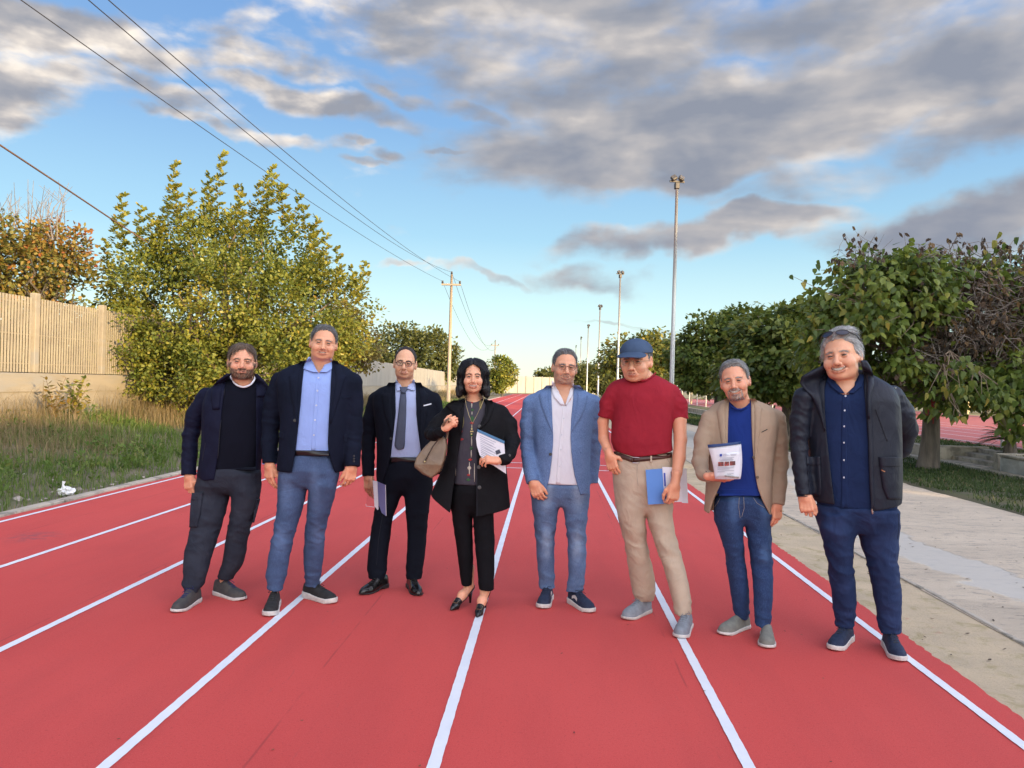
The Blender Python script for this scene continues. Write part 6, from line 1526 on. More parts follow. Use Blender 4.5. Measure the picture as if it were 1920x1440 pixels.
# ---------------- man 3
def man3():
    p = Pn(2, 5.55, 300, 'man in dark suit, grey tie and dark rimmed glasses holding papers, left of the woman')
    SU = mat('polished_black_leather', (.010, .009, .009), None, 5, .22); LC = mat('black_laces', (.01, .01, .01), None, 3, .8)
    aL, _ = shoe(p, (88, 1278), (200, 1240), 'dress', SU, M_bsole, LC); aR, _ = shoe(p, (376, 1284), (330, 1232), 'dress', SU, M_bsole, LC)
    pel = [(608, 236, 390, .12), (650, 222, 412, .13), (700, 200, 434, .135), (760, 174, 438, .13), (790, 170, 436, .125)]
    lL = legs_rows([(750, 172, 300), (800, 168, 290), (850, 162, 268), (900, 153, 250), (950, 145, 243), (1000, 138, 236), (1050, 132, 228), (1100, 126, 222), (1150, 121, 222), (1170, 125, 218), (1200, 132, 212)], aL[1], .108, .062)
    lR = legs_rows([(750, 300, 440), (800, 302, 430), (850, 306, 426), (900, 311, 421), (950, 316, 416), (1000, 318, 412), (1050, 317, 407), (1100, 313, 402), (1150, 308, 396), (1170, 308, 396), (1198, 312, 384)], aR[1], .108, .062)
    ft_ = trousers(p, pel, lL, lR, M_suit, stack=.006, seed=9, amp=.0025)
    torso = [(240, 268, 350, .08), (258, 236, 384, .10), (278, 180, 432, .113), (305, 154, 458, .122), (360, 150, 464, .13), (430, 158, 460, .136), (520, 166, 444, .14), (600, 170, 430, .14), (680, 168, 432, .14), (736, 168, 434, .135)]
    arms = [[(168, 335, .01, 42), (140, 430, .02, 40), (131, 530, .02, 36), (129, 610, 0, 34), (130, 704, -.03, 31)], [(446, 335, .02, 40), (466, 430, .05, 38), (476, 520, .07, 35), (470, 620, .05, 32), (455, 690, .02, 30)]]
    op = [(240, 262, 354), (285, 262, 358), (400, 264, 360), (470, 256, 368), (520, 250, 374), (580, 243, 382), (610, 240, 386), (660, 226, 400), (736, 203, 425)]
    fj, ft = coat(p, 'suit_jacket', torso, arms, op, M_suit, seed=11, amp=.0035)
    fs0, _, _ = inner(p, ft, .018, 615, 310, 240); fs, lo, hi = inner(p, ft, .018, 615, 310, 240, scoop(p, [(232, 266, 352), (250, 278, 338), (268, 298, 314)])); p.vol('shirt', fs, lo, hi, .006, M_pblue)
    belt(p, fs, 610, 238, 392, 610, M_beltd, (306, 622))
    p.strip('lapel', [(250, 228, 262), (280, 208, 262), (298, 200, 263), (306, 190, 263), (400, 206, 264), (480, 236, 256), (545, 244, 248)], fj, M_suit, .008); p.strip('lapel', [(250, 354, 384), (280, 358, 400), (298, 358, 408), (306, 359, 418), (400, 361, 412), (480, 369, 394), (560, 378, 382)], fj, M_suit, .008)
    p.strip('shirt_collar', [(236, 262, 266), (258, 262, 284), (280, 264, 298), (290, 268, 276)], fs0, M_pblue, .008, .012); p.strip('shirt_collar', [(236, 348, 354), (258, 328, 354), (278, 312, 354), (288, 340, 353)], fs0, M_pblue, .008, .012)
    M_tie = cloth('slate_tie', (.075, .088, .13), (.06, .07, .105), wrink=.15, rough=.5, weave=1400)
    tie = p.strip('tie', [(297, 286, 312), (340, 280, 314), (420, 272, 312), (500, 262, 308), (552, 256, 306), (568, 262, 302), (574, 276, 284)], fs, M_tie, .010, .006)
    k = p.strip('tie_knot', [(270, 278, 322), (282, 282, 318), (300, 288, 310)], fs, M_tie, .018, .010)
    p.strip('pocket_square', [(360, 391, 350, 434), (366, 391, 356, 434)], fj, M_whites, .006)
    p.disc('button', [(240, 520), (196, 600)][:1], fj, M_button_d, .010); seam(p, 'trouser_crease', [(200, 880), (180, 1000), (170, 1130)], ft_, M_dst, .0012)
    hd = Head(p, (304, 158), 77, 238, -.03, dict(fw=.98, jw=1.10, smile=.45, red=.9, eye=.0028, brow=(.035, .022, .016), browk=.85, fold=.4, beard=((.20, .13, .10), .30, 'stubble')), 0, (.72, .41, .285), yaw=-4, tilt=3)
    h1 = hand(p.L(130, 700, -.03), (.10, -.10, -1), (-.35, -.9, .1), -1, 1.0, (16, 18, 22, 26), (8, 4))
    arm = [p.ch([(168, 335, .01, 23), (131, 530, .02, 18), (130, 700, -.03, 12)]), p.ch([(446, 335, .02, 23), (476, 520, .07, 18), (455, 690, .02, 12)])]
    hd.body(neck_of(p, hd, (310, 280, .015), .058, .064, [(310, 340, .02, .09), (312, 620, .02, .10)]), arm+lowbody(p, (235, 760, 0), (370, 760, 0), (195, 980, aL[1]*.4), (365, 980, aR[1]*.4), aL+[0, 0, .1], aR+[0, 0, .1]), [h1])
    hd.hairdo([.104, .102, .092, .060, .014, -.010, .022, .0, -.05, -.062], (.008, .005, .007), HDK, lambda P: np.stack([P[:, 0]*4, .9+0*P[:, 0], .3-1.0*(np.abs(P[:, 0]) > .055)], 1), .016, 3400, lift=.3, bump=.002)
    hd.brows(HDK, 130); hd.glasses(mat('dark_frame', (.045, .012, .016), None, 3, .3), .0024, .0220, .0170, rnd=2.6)
    # papers held at his side (a thing of its own)
    c = p.L(165, 722, -.10); r = empty('document_folder', p.o+c); tag(r, 'white sheets with a purple blue cover held low by the man in the tie', 'papers')
    q = lambda x, y, dy: p.L(x, y, dy)-c
    blue = mat('lilac_blue_cover', (.16, .18, .40), (.14, .16, .36), 6, .5)
    def sheetq(name, a, b_, m, th=.003):
        a = np.array(a); n = np.array([0, -th, 0]); V = np.concatenate([a, a+n]); F = [(0, 1, 2, 3), (7, 6, 5, 4), (0, 4, 5, 1), (1, 5, 6, 2), (2, 6, 7, 3), (3, 7, 4, 0)]; return mesh(name, V, F, m, b_, False)
    sheetq('cover', [q(174, 727, -.105), q(212, 744, -.16), q(215, 893, -.16), q(180, 868, -.105)], r, blue)
    sheetq('page', [q(152, 722, -.10), q(174, 727, -.112), q(180, 870, -.112), q(160, 846, -.10)], r, M_paper)
    sheetq('page', [q(130, 715, -.09), q(154, 722, -.100), q(161, 850, -.100), q(120, 838, -.09)], r, lens_mat('clear_sleeve'), .001)
    b = MB(); b.tube([q(118, 836, -.09), q(120, 846, -.09), q(160, 851, -.10)], .0018, 5); b.tube([q(213, 744, -.163), q(216, 893, -.163)], .002, 5); b.build('sleeve_edge', M_paper, r)
    tick('man3')
man3()
# ---------------- woman 4
def woman():
    p = Pn(2, 5.08, 640, 'smiling woman with black shoulder length hair, black coat and trousers and black heels')
    coat_t = [(322, 600, 690, .075), (338, 560, 735, .095), (352, 515, 775, .105), (380, 498, 800, .112), (440, 505, 802, .122), (520, 512, 798, .13), (600, 506, 795, .135), (700, 470, 803, .14), (800, 425, 814, .15), (880, 405, 822, .155), (905, 400, 824, .155)]
    arms = [[(528, 398, .0, 42), (470, 445, -.02, 42), (436, 494, -.06, 38), (446, 506, -.14, 33), (474, 490, -.20, 29), (494, 474, -.222, 26)], [(768, 398, .0, 40), (808, 455, .0, 44), (824, 528, -.04, 41), (812, 590, -.14, 35), (792, 618, -.19, 31), (764, 627, -.212, 28)]]
    op = [(322, 600, 688), (345, 594, 696), (400, 592, 690), (450, 588, 668), (480, 584, 652), (600, 564, 650), (700, 550, 651), (800, 536, 651), (905, 524, 651)]
    xs = [p.L(x, 870, -.12)[0] for x in (415, 525, 650, 822)]; zs = [p.L(x, y, -.12)[2] for x, y in ((415, 797), (525, 876), (651, 901), (822, 866))]
    hm = lambda P: (np.interp(P[:, 0], xs, zs)-P[:, 2]).astype(f32)
    fj, ft = coat(p, 'coat', coat_t, arms, op, M_coat, seed=13, amp=.0045, hemf=hm, ycut=-.02)
    blouse_rows = [(318, 606, 684, .07), (336, 590, 700, .085), (360, 560, 730, .095), (440, 545, 745, .112), (520, 540, 740, .118), (600, 535, 735, .12), (680, 532, 725, .122), (738, 530, 722, .122)]
    fb_ = p.loft(slope(blouse_rows), 2.3); sc_b = scoop(p, [(312, 598, 692), (320, 618, 674), (325, 634, 658)]); f_b = lambda P: sc_b(P, fb_(P)-.002*folds(P, 10, 2))
    M_bl = cloth('charcoal_print_blouse', (.060, .056, .070), (.050, .046, .060), wrink=.4)
    A = p.L(640, 520); p.vol('blouse', f_b, A-[.30, .22, .42], A+[.30, .22, .33], .006, M_bl)
    cm = {'r': mat('print_red', (.35, .03, .03), None, 3, .85), 'g': mat('print_green', (.03, .10, .035), None, 3, .85), 'w': mat('print_cream', (.55, .52, .42), None, 3, .85), 'm': mat('print_magenta', (.28, .02, .10), None, 3, .85), 'o': mat('print_olive', (.17, .14, .05), None, 3, .85)}
    pr = [('w', 626, 632, 330, 372), ('r', 624, 636, 340, 352), ('g', 624, 640, 376, 388), ('w', 628, 632, 390, 405), ('g', 622, 640, 410, 440), ('r', 620, 640, 440, 450), ('w', 627, 632, 452, 470), ('g', 620, 636, 494, 510), ('w', 626, 631, 512, 556), ('g', 618, 636, 560, 574), ('w', 624, 629, 576, 612), ('r', 612, 632, 616, 628), ('w', 608, 626, 652, 672), ('w', 615, 620, 634, 700), ('r', 606, 622, 690, 702), ('g', 602, 622, 712, 726), ('w', 549, 554, 540, 700), ('w', 640, 644, 640, 730),
          ('m', 556, 574, 500, 524), ('r', 560, 584, 472, 498), ('r', 566, 590, 518, 530), ('o', 578, 592, 400, 470), ('o', 664, 680, 330, 380)]
    for (c_, xl, xr, y0, y1) in pr: p.strip('print', [(y0, (xl+xr)/2-1, (xl+xr)/2+1), ((y0*2+y1)/3, xl, xr), ((y0+2*y1)/3, xl, xr), (y1, (xl+xr)/2-1, (xl+xr)/2+1)], f_b, cm[c_], .002, .0, 4, 8)
    p.strip('lapel', [(335, 540, 596), (350, 515, 592), (365, 500, 590), (400, 545, 592), (440, 565, 590), (500, 572, 582)], fj, M_coat, .014); p.strip('lapel', [(335, 690, 728), (370, 694, 738), (400, 690, 728), (440, 672, 712), (478, 656, 668)], fj, M_coat, .012)
    seam(p, 'front_seam', [(654, 490), (654, 700), (654, 894)], fj, M_dst, .003)
    p.disc('coat_button', [(667, 462), (663, 658), (666, 756)], fj, mat('grey_button', (.07, .07, .075), None, 3, .35), .012, .006); p.disc('cuff_button', [(812, 602)], fj, mat('grey_button2', (.07, .07, .075), None, 3, .35), .008)
    # trousers and feet
    T1, T2 = gnd(p.X(530), p.Y(1352)), gnd(p.X(655), p.Y(1386)); H1, H2 = gnd(p.X(616), p.Y(1316)), gnd(p.X(700), p.Y(1330))
    feet = []; an = []
    for (T, H, side) in ((T1, H1, -1), (T2, H2, 1)):
        d = (T-H); d[2] = 0; d /= np.linalg.norm(d); o = T-p.o; o[2] = 0; L = .245
        P_ = lambda l, z, s=0, o=o, d=d, L=L: o-d*(L-l)+np.array([-d[1], d[0], 0])*s+np.array([0, 0, z])
        feet.append((P_, d)); an.append(P_(.055, .14))
    pel = [(720, 548, 716, .11), (770, 536, 730, .12), (830, 529, 737, .122), (880, 529, 737, .118)]
    lL = legs_rows([(860, 528, 633), (950, 540, 634), (1000, 548, 634), (1050, 556, 636), (1100, 562, 637), (1150, 568, 636), (1200, 574, 634), (1226, 577, 632)], an[0][1], .10, .052)
    lR = legs_rows([(860, 633, 736), (950, 636, 738), (1000, 640, 740), (1050, 645, 740), (1100, 650, 740), (1150, 655, 739), (1200, 658, 738), (1250, 661, 738)], an[1][1], .10, .054)
    trousers(p, pel, lL, lR, M_btr, stack=.001, seed=15, amp=.0022)
    SU = mat('patent_black', (.010, .010, .011), None, 5, .2)
    skins = []
    for (P_, d), a in zip(feet, an):
        par = empty('shoe'); par.parent = p.root
        def ffoot(P, P_=P_):
            g = cone(P, P_(.05, .24), P_(.045, .13), .036, .030); g = smin(g, cone(P, P_(.035, .105), P_(.12, .075), .027, .029), .03); g = smin(g, cone(P, P_(.12, .075), P_(.195, .026), .028, .019), .02); return smin(g, cone(P, P_(.19, .026), P_(.225, .018), .020, .012), .01)
        def fsh(P, P_=P_, d=d, ff=ffoot):
            Q = P-(P_(0, 0)).astype(f32); l = Q@d.astype(f32); z = Q[:, 2]
            g = ff(P)-.0035; g = smin(g, cone(P, P_(.2, .016), P_(.246, .010), .026, .008), .012)
            topz = np.interp(l, [-.02, .02, .06, .10, .155, .18, .25], [.13, .125, .095, .070, .040, .09, .09]); g = smax(g, z-topz, .003)
            soz = np.interp(l, [0, .05, .10, .17, .25], [.068, .062, .045, .004, .004]); g = smax(g, soz-z, .003)
            hl = cone(P, P_(.030, .075), P_(.024, .035), .019, .009); hl = smin(hl, cone(P, P_(.024, .035), P_(.024, .004), .009, .0075), .006); hl = smax(hl, .0005-z, .002); return smin(g, hl, .006)
        lo, hi = bbox([tuple(P_(0, 0)), tuple(P_(.25, .13))], .06); lo[2] = -.01
        p.vol('upper', fsh, lo, hi, .0032, SU, par)
        c = P_(.196, .052); s3 = np.array([-d[1], d[0], 0]); u3 = np.cross(s3, d); pl = np.array([d*.014-[0, 0, .006]]*1)[0]
        b = MB(); q = [c+s3*.018+pl, c-s3*.018+pl, c-s3*.018-pl, c+s3*.018-pl, c+s3*.018+pl]; b.tube(q, .0014, 5); b.build('buckle', M_gold2, par)
        lo2, hi2 = bbox([tuple(P_(0, 0)), tuple(P_(.23, .27))], .06); skins.append((ffoot, lo2, hi2))
    hd = Head(p, (636, 222), 140, 309, -.04, dict(fw=.93, jw=1.0, smile=.95, open=.0050, red=.9, eye=.0028, brow=(.05, .03, .025), browk=.6, fold=.6, nose=.95, lip=(.48, .12, .11)), 0, (.75, .41, .285), tilt=-1)
    wl = p.L(496, 472, -.215); h1 = hand(wl, (.85, -.15, .72), (-.35, -.85, .35), -1, .88, (78, 82, 84, 84), (62, 30), 2, .008)
    wr_ = p.L(762, 626, -.205); h2 = hand(wr_, (-1, -.22, .06), (.05, -.55, .85), 1, .90, (38, 44, 48, 52), (30, 22), 5, .008)
    arm = [p.ch([(520, 395, .01, 18), (450, 480, -.03, 8), (448, 500, -.12, 8)])+[tuple(wl)+(.010,)], p.ch([(776, 385, .0, 23), (820, 540, -.04, 12)])+[tuple(wr_)+(.012,)]]
    hd.body(neck_of(p, hd, (640, 335, .015), .050, .058, [(640, 400, .02, .085), (640, 700, .02, .09)]), arm+lowbody(p, (590, 800, 0), (690, 800, 0), (595, 1020, an[0][1]*.4), (692, 1020, an[1][1]*.4), an[0]+[0, 0, .06], an[1]+[0, 0, .06], (44, 30, 18)), [h1, h2]+skins)
    # long hair
    def shp(Q, d):
        x, y, z = Q[:, 0], Q[:, 1], Q[:, 2]; A = Q.copy(); A[:, 0] = np.abs(x)
        c = chain(A, [(.058, .0, .085, .034), (.082, .0, .03, .030), (.086, .004, -.04, .030), (.088, .004, -.09, .032), (.098, -.004, -.128, .022)], .02)
        bk = smin(ell(Q, (0, .055, -.01), (.085, .062, .105)), ell(Q, (0, .045, -.09), (.088, .050, .055)), .03)
        g = smin(smin(d, c, .02), bk, .02)
        face = ell(Q, (0, -.075, -.030), (.062, .085, .098)); face = smin(face, ell(Q, (0, -.06, -.11), (.062, .09, .06)), .03)
        g = smax(g, -face, .006)
        g = g-.0035*np.sin(A[:, 0]*260+1.5*np.sin(z*30)+y*120)*(z < .09)*.5
        return g
    hl = [.088, .080, .058, -.2, -.2, -.2, -.2, -.2, -.2, -.2]
    def flw(P): 
        return np.stack([np.sign(P[:, 0]+.004)*np.where(P[:, 2] > .06, 1.2, .05), np.where(P[:, 2] > .06, .15, .0), np.where(P[:, 2] > .07, -.5, -1.3)], 1)
    hd.hairdo(hl, (.018, .012, .014), HBL, flw, .05, 6000, .0011, .10, .1, .03, part=-.004, shape=shp, bump=.003, thin=False)
    hd.brows(HDK, 90, .006)
    e = MB(); e.tube(hd.to([(-.082, -.02, -.045), (-.082, -.02, -.052)]), .004, 6); e.build('earring', M_gold2, p.root)
    b = MB(); n1 = [p.L(596, 318, -.03), p.L(602, 360, -.115), p.L(616, 410, -.128), p.L(632, 448, -.13), p.L(655, 405, -.13), p.L(680, 350, -.118), p.L(690, 322, -.05)]; b.tube(n1, .0014, 5)
    n2 = p.L(631, 450, -.130); b.tube([n2, p.L(629, 480, -.133)], .0014, 5); b.build('necklace', M_gold2, p.root, True)
    b = MB()
    for (x, y, r) in ((629, 474, .006), (625, 486, .0055), (633, 486, .0055), (628, 498, .006), (629, 512, .0035)): c = p.L(x, y, -.136); b.tube([c+[0, .003, 0], c-[0, .003, 0]], [r, r*.8], 8)
    b.build('pendant', M_gold2, p.root)
    b = MB(); c0 = p.L(520, 437, -.27); b.tube([c0+[-.009, 0, .004], c0+[.0, -.006, .006], c0+[.009, 0, .004]], .003, 6); b.build('ring', M_gold2, p.root)
    # bag
    c = p.L(440, 620, -.14); r = empty('handbag', p.o+c); tag(r, 'taupe brown leather handbag hanging from the hand of the black haired woman', 'handbag')
    q = lambda x, y, dy=-.14: p.L(x, y, dy)-c
    M_bag = mat('taupe_leather', (.19, .125, .075), (.15, .098, .060), 14, .42, .25, 80); M_bagd = mat('dark_leather_lining', (.05, .032, .022), None, 5, .6)
    pts = np.array([q(475, 502), q(506, 520), q(510, 560), q(500, 625), q(478, 680), q(440, 709), q(395, 690), q(356, 655), q(365, 610), q(400, 560), q(445, 515)])
    def fbag(P):
        x, z = P[:, 0], P[:, 2]; d = np.full(len(P), 1e9); s = np.zeros(len(P), bool); n = len(pts)
        for i in range(n):
            a = pts[i][[0, 2]]; b_ = pts[(i+1) % n][[0, 2]]; ab = b_-a; t_ = np.clip(((x-a[0])*ab[0]+(z-a[1])*ab[1])/(ab@ab), 0, 1); d = np.minimum(d, np.hypot(x-a[0]-t_*ab[0], z-a[1]-t_*ab[1]))
            c_ = (a[1] > z) != (b_[1] > z); s ^= c_ & (x < (b_[0]-a[0])*(z-a[1])/(b_[1]-a[1]+1e-9)+a[0])
        d2 = np.where(s, -d, d)+.012; th = np.interp(z, [q(400, 709)[2], q(400, 640)[2], q(400, 520)[2]], [.050, .062, .022])
        w = np.abs(P[:, 1])-th; g = np.sqrt(np.maximum(d2, 0)**2+np.maximum(w+.012, 0)**2)+np.minimum(np.maximum(d2, w+.012), 0)-.012
        return (g-.003*folds(P, 20, 4)).astype(f32)
    V, F = grid_mesh(fbag, pts.min(0)-[.03, .10, .03], pts.max(0)+[.03, .10, .03], .0045); mesh('bag_body', relax(V, F, 1), F, M_bag, r, True)
    b = MB(); b.tube([q(478, 512, -.19), q(440, 560, -.205), q(405, 625, -.20), q(400, 632, -.20)], .004, 6); b.build('zip', M_bagd, r, True)
    b = MB(); b.tube([q(403, 630, -.205), q(399, 633, -.210)], .006, 8); b.build('stud', M_gold2, r)
    b = MB(); b.tube([q(478, 512, -.15), q(484, 480, -.2), q(500, 440, -.26), q(516, 425, -.255), q(520, 445, -.225), q(508, 520, -.15)], .007, 8); b.tube([q(455, 520, -.13), q(478, 470, -.2), q(505, 432, -.245)], .006, 8); b.build('strap', M_bag, r, True)
    b = MB(); b.tube([q(508, 520, -.15), q(497, 560, -.16), q(492, 620, -.16)], .006, 6); b.build('side_gusset', M_bagd, r, True)
    # papers
    c = p.L(715, 560, -.20); r = empty('documents', p.o+c); tag(r, 'printed white sheets with a teal top edge held at the waist by the woman', 'papers')
    q = lambda x, y, dy=-.2: p.L(x, y, dy)-c
    def slab(name, a, th, m, par):
        a = np.array(a); n = np.array([0, -th, 0]); k = len(a); V = np.concatenate([a, a+n]); F = [tuple(range(k)), tuple(reversed(range(k, 2*k)))]+[(i, k+i, k+(i+1) % k, (i+1) % k) for i in range(k)]; return mesh(name, V, F, m, par, False)
    slab('page_stack', [q(656, 486), q(786, 545), q(790, 600), q(795, 690, -.17), q(735, 650), q(700, 635), q(668, 600), q(654, 555), q(650, 520)], .006, M_paper, r)
    slab('top_edge', [q(657, 474, -.201), q(787, 532, -.201), q(786, 546, -.207), q(656, 488, -.207)], .002, mat('teal_cover', (.03, .13, .26), None, 3, .5), r)
    M_txt = mat('printed_text', (.38, .40, .50), None, 3, .8); b = MB()
    for i in range(12):
        y = 500+i*9; a, e_ = q(668+i*.6, y+4, -.2075), q(745+i*.3-(i % 3)*8, y+4+34, -.2075); b.add([a, e_, e_+[0, 0, -.0035], a+[0, 0, -.0035]], [(0, 1, 2, 3)])
    b.build('text_lines', M_txt, r); slab('figure', [q(742, 580, -.208), q(762, 572, -.208), q(770, 590, -.208), q(748, 598, -.208)], .0006, mat('print_dark', (.06, .07, .10), None, 3, .8), r)
    tick('woman4')
woman()
# ---------------- man 5
def man5():
    p = Pn(3, 5.22, 270, 'man in light blue blazer over an untucked white shirt and faded jeans, centre right')
    SU = mat('navy_mesh', (.010, .018, .045), (.016, .026, .06), 40, .8, .4, 160); LC = mat('navy_laces2', (.012, .018, .04), None, 3, .8); WH = mat('white_overlay', (.66, .62, .60), None, 3, .5)
    ac = [(WH, .28, .52, .045, .065, 1), (WH, .28, .52, .045, .065, -1)]
    aL, _ = shoe(p, (182, 1256), (218, 1196), 'sneak', SU, M_wsole, LC, accent=ac); aR, _ = shoe(p, (412, 1274), (312, 1222), 'sneak', SU, M_wsole, LC, accent=ac)
    pel = [(680, 140, 398, .135), (740, 130, 398, .14), (790, 134, 394, .13)]
    lL = legs_rows([(770, 133, 266), (820, 140, 256), (900, 149, 246), (950, 152, 241), (1000, 156, 240), (1050, 162, 240), (1100, 163, 242), (1140, 164, 245), (1160, 168, 243)], aL[1], .11, .058)
    lR = legs_rows([(770, 266, 396), (820, 280, 391), (900, 290, 386), (950, 294, 384), (1000, 298, 384), (1050, 300, 382), (1100, 300, 378), (1140, 293, 377), (1175, 290, 374)], aR[1], .11, .058)
    x1, x2 = p.L(200, 900)[0], p.L(340, 900)[0]
    ft_ = trousers(p, pel, lL, lR, denim('faded_denim', (.085, .14, .27), (.21, .28, .40), [(x1, .80, .055, .22), (x2, .80, .06, .22), (x1+.01, .42, .05, .16), (x2, .42, .05, .16)]), seed=17, stack=.004)
    torso = [(240, 238, 322, .08), (256, 205, 352, .10), (272, 160, 395, .113), (295, 128, 422, .122), (350, 128, 426, .13), (430, 140, 413, .14), (520, 147, 402, .148), (600, 144, 400, .15), (680, 139, 401, .146), (728, 137, 400, .14)]
    arms = [[(135, 328, .0, 42), (120, 420, .01, 39), (118, 520, .01, 35), (125, 600, -.06, 34), (141, 685, -.125, 32)], [(412, 328, .01, 42), (419, 420, .03, 38), (415, 520, .05, 36), (412, 600, .06, 33), (408, 688, .04, 28)]]
    op = [(240, 228, 324), (300, 227, 322), (400, 231, 312), (480, 235, 310), (540, 232, 313), (600, 226, 320), (650, 220, 328), (690, 212, 340), (728, 202, 352)]
    fj, ft = coat(p, 'blazer', torso, arms, op, M_blaz, seed=19, amp=.0045)
    bv = p.band([(225, 248, 322), (262, 256, 318), (300, 272, 304), (338, 286, 288)], -.1); zl = zcut(p, 337, 287)
    def vneck(P, g): return smax(g, -np.maximum(np.maximum(bv(P), p.front(P)), (zl-P[:, 2])).astype(f32), .003)
    fs, lo, hi = inner(p, ft, .016, 694, 270, 236, vneck); p.vol('shirt', fs, lo, hi, .006, M_whites)
    fs0, _, _ = inner(p, ft, .016, 694, 270, 232)
    p.strip('shirt_collar', [(226, 226, 234), (250, 226, 246), (275, 227, 256), (300, 236, 272), (335, 268, 286)], fs0, M_whites, .009, .006); p.strip('shirt_collar', [(238, 318, 327), (262, 310, 326), (285, 304, 322), (305, 296, 312), (336, 287, 294)], fs0, M_whites, .009, .006)
    p.strip('placket', [(336, 277, 292), (420, 268, 284), (520, 258, 276), (620, 250, 270), (690, 245, 268)], fs, M_whites, .003)
    p.disc('button', [(281, 395), (272, 468), (268, 535), (262, 610)], fs, M_button_w, .0052)
    p.strip('lapel', [(246, 202, 228), (268, 182, 227), (280, 172, 227), (290, 168, 227), (340, 178, 229), (400, 202, 231), (462, 230, 234)], fj, M_blaz, .009); p.strip('lapel', [(246, 324, 352), (268, 322, 372), (280, 321, 382), (292, 320, 392), (340, 316, 382), (400, 312, 356), (455, 310, 318)], fj, M_blaz, .009)
    p.disc('blazer_button', [(221, 556)], fj, M_button_d, .011); p.strip('breast_pocket', [(352, 358, 346, 384), (358, 358, 352, 384)], fj, M_blaz, .004); p.strip('pocket_flap', [(542, 150, 205), (548, 150, 205)], fj, M_blaz, .003); p.strip('pocket_flap', [(545, 355, 388), (551, 355, 388)], fj, M_blaz, .003)
    hd = Head(p, (294, 165), 85, 246, -.03, dict(fw=1.0, jw=1.08, smile=.12, open=.0040, red=.9, eye=.0026, brow=(.10, .075, .06), browk=.7, fold=.6, beard=((.30, .25, .21), .42, 'full'), nose=1.08), 0, (.70, .37, .255), yaw=9, tilt=4)
    h1 = hand(p.L(142, 680, -.13), (.42, -.12, -1), (-.35, -.9, .1), -1, 1.02, (40, 46, 50, 54), (25, 10), 4, .02); h2 = hand(p.L(408, 680, .04), (-.3, -.0, -1), (.6, -.8, 0), 1, 1.0, (60, 60, 60, 60), (10, 5))
    arm = [p.ch([(135, 328, .0, 23), (118, 520, .01, 18), (142, 680, -.12, 12)]), p.ch([(412, 328, .01, 23), (415, 520, .05, 18), (408, 680, .04, 12)])]
    hd.body(neck_of(p, hd, (284, 268, .01), .064, .068, [(287, 318, -.018, .083), (280, 360, .02, .09), (265, 660, .02, .11)]), arm+lowbody(p, (200, 760, 0), (335, 760, 0), (198, 950, aL[1]*.4), (340, 950, aR[1]*.4), aL+[0, 0, .1], aR+[0, 0, .1]), [h1])
    hd.hairdo([.090, .089, .080, .058, .014, -.020, .020, .0, -.05, -.062], (.014, .008, .011), HSG, lambda P: np.stack([-.5+0*P[:, 0], .7+0*P[:, 0], .4-1.1*(np.abs(P[:, 0]) > .055)], 1), .024, 3800, lift=.35)
    hd.beard(800, .005, HG); hd.brows(HSG); hd.glasses(mat('thin_copper_frame', (.22, .09, .07), None, 3, .3, metal=.5), .0016, .0210, .0150, rnd=3.0)
    tick('man5')
man5()
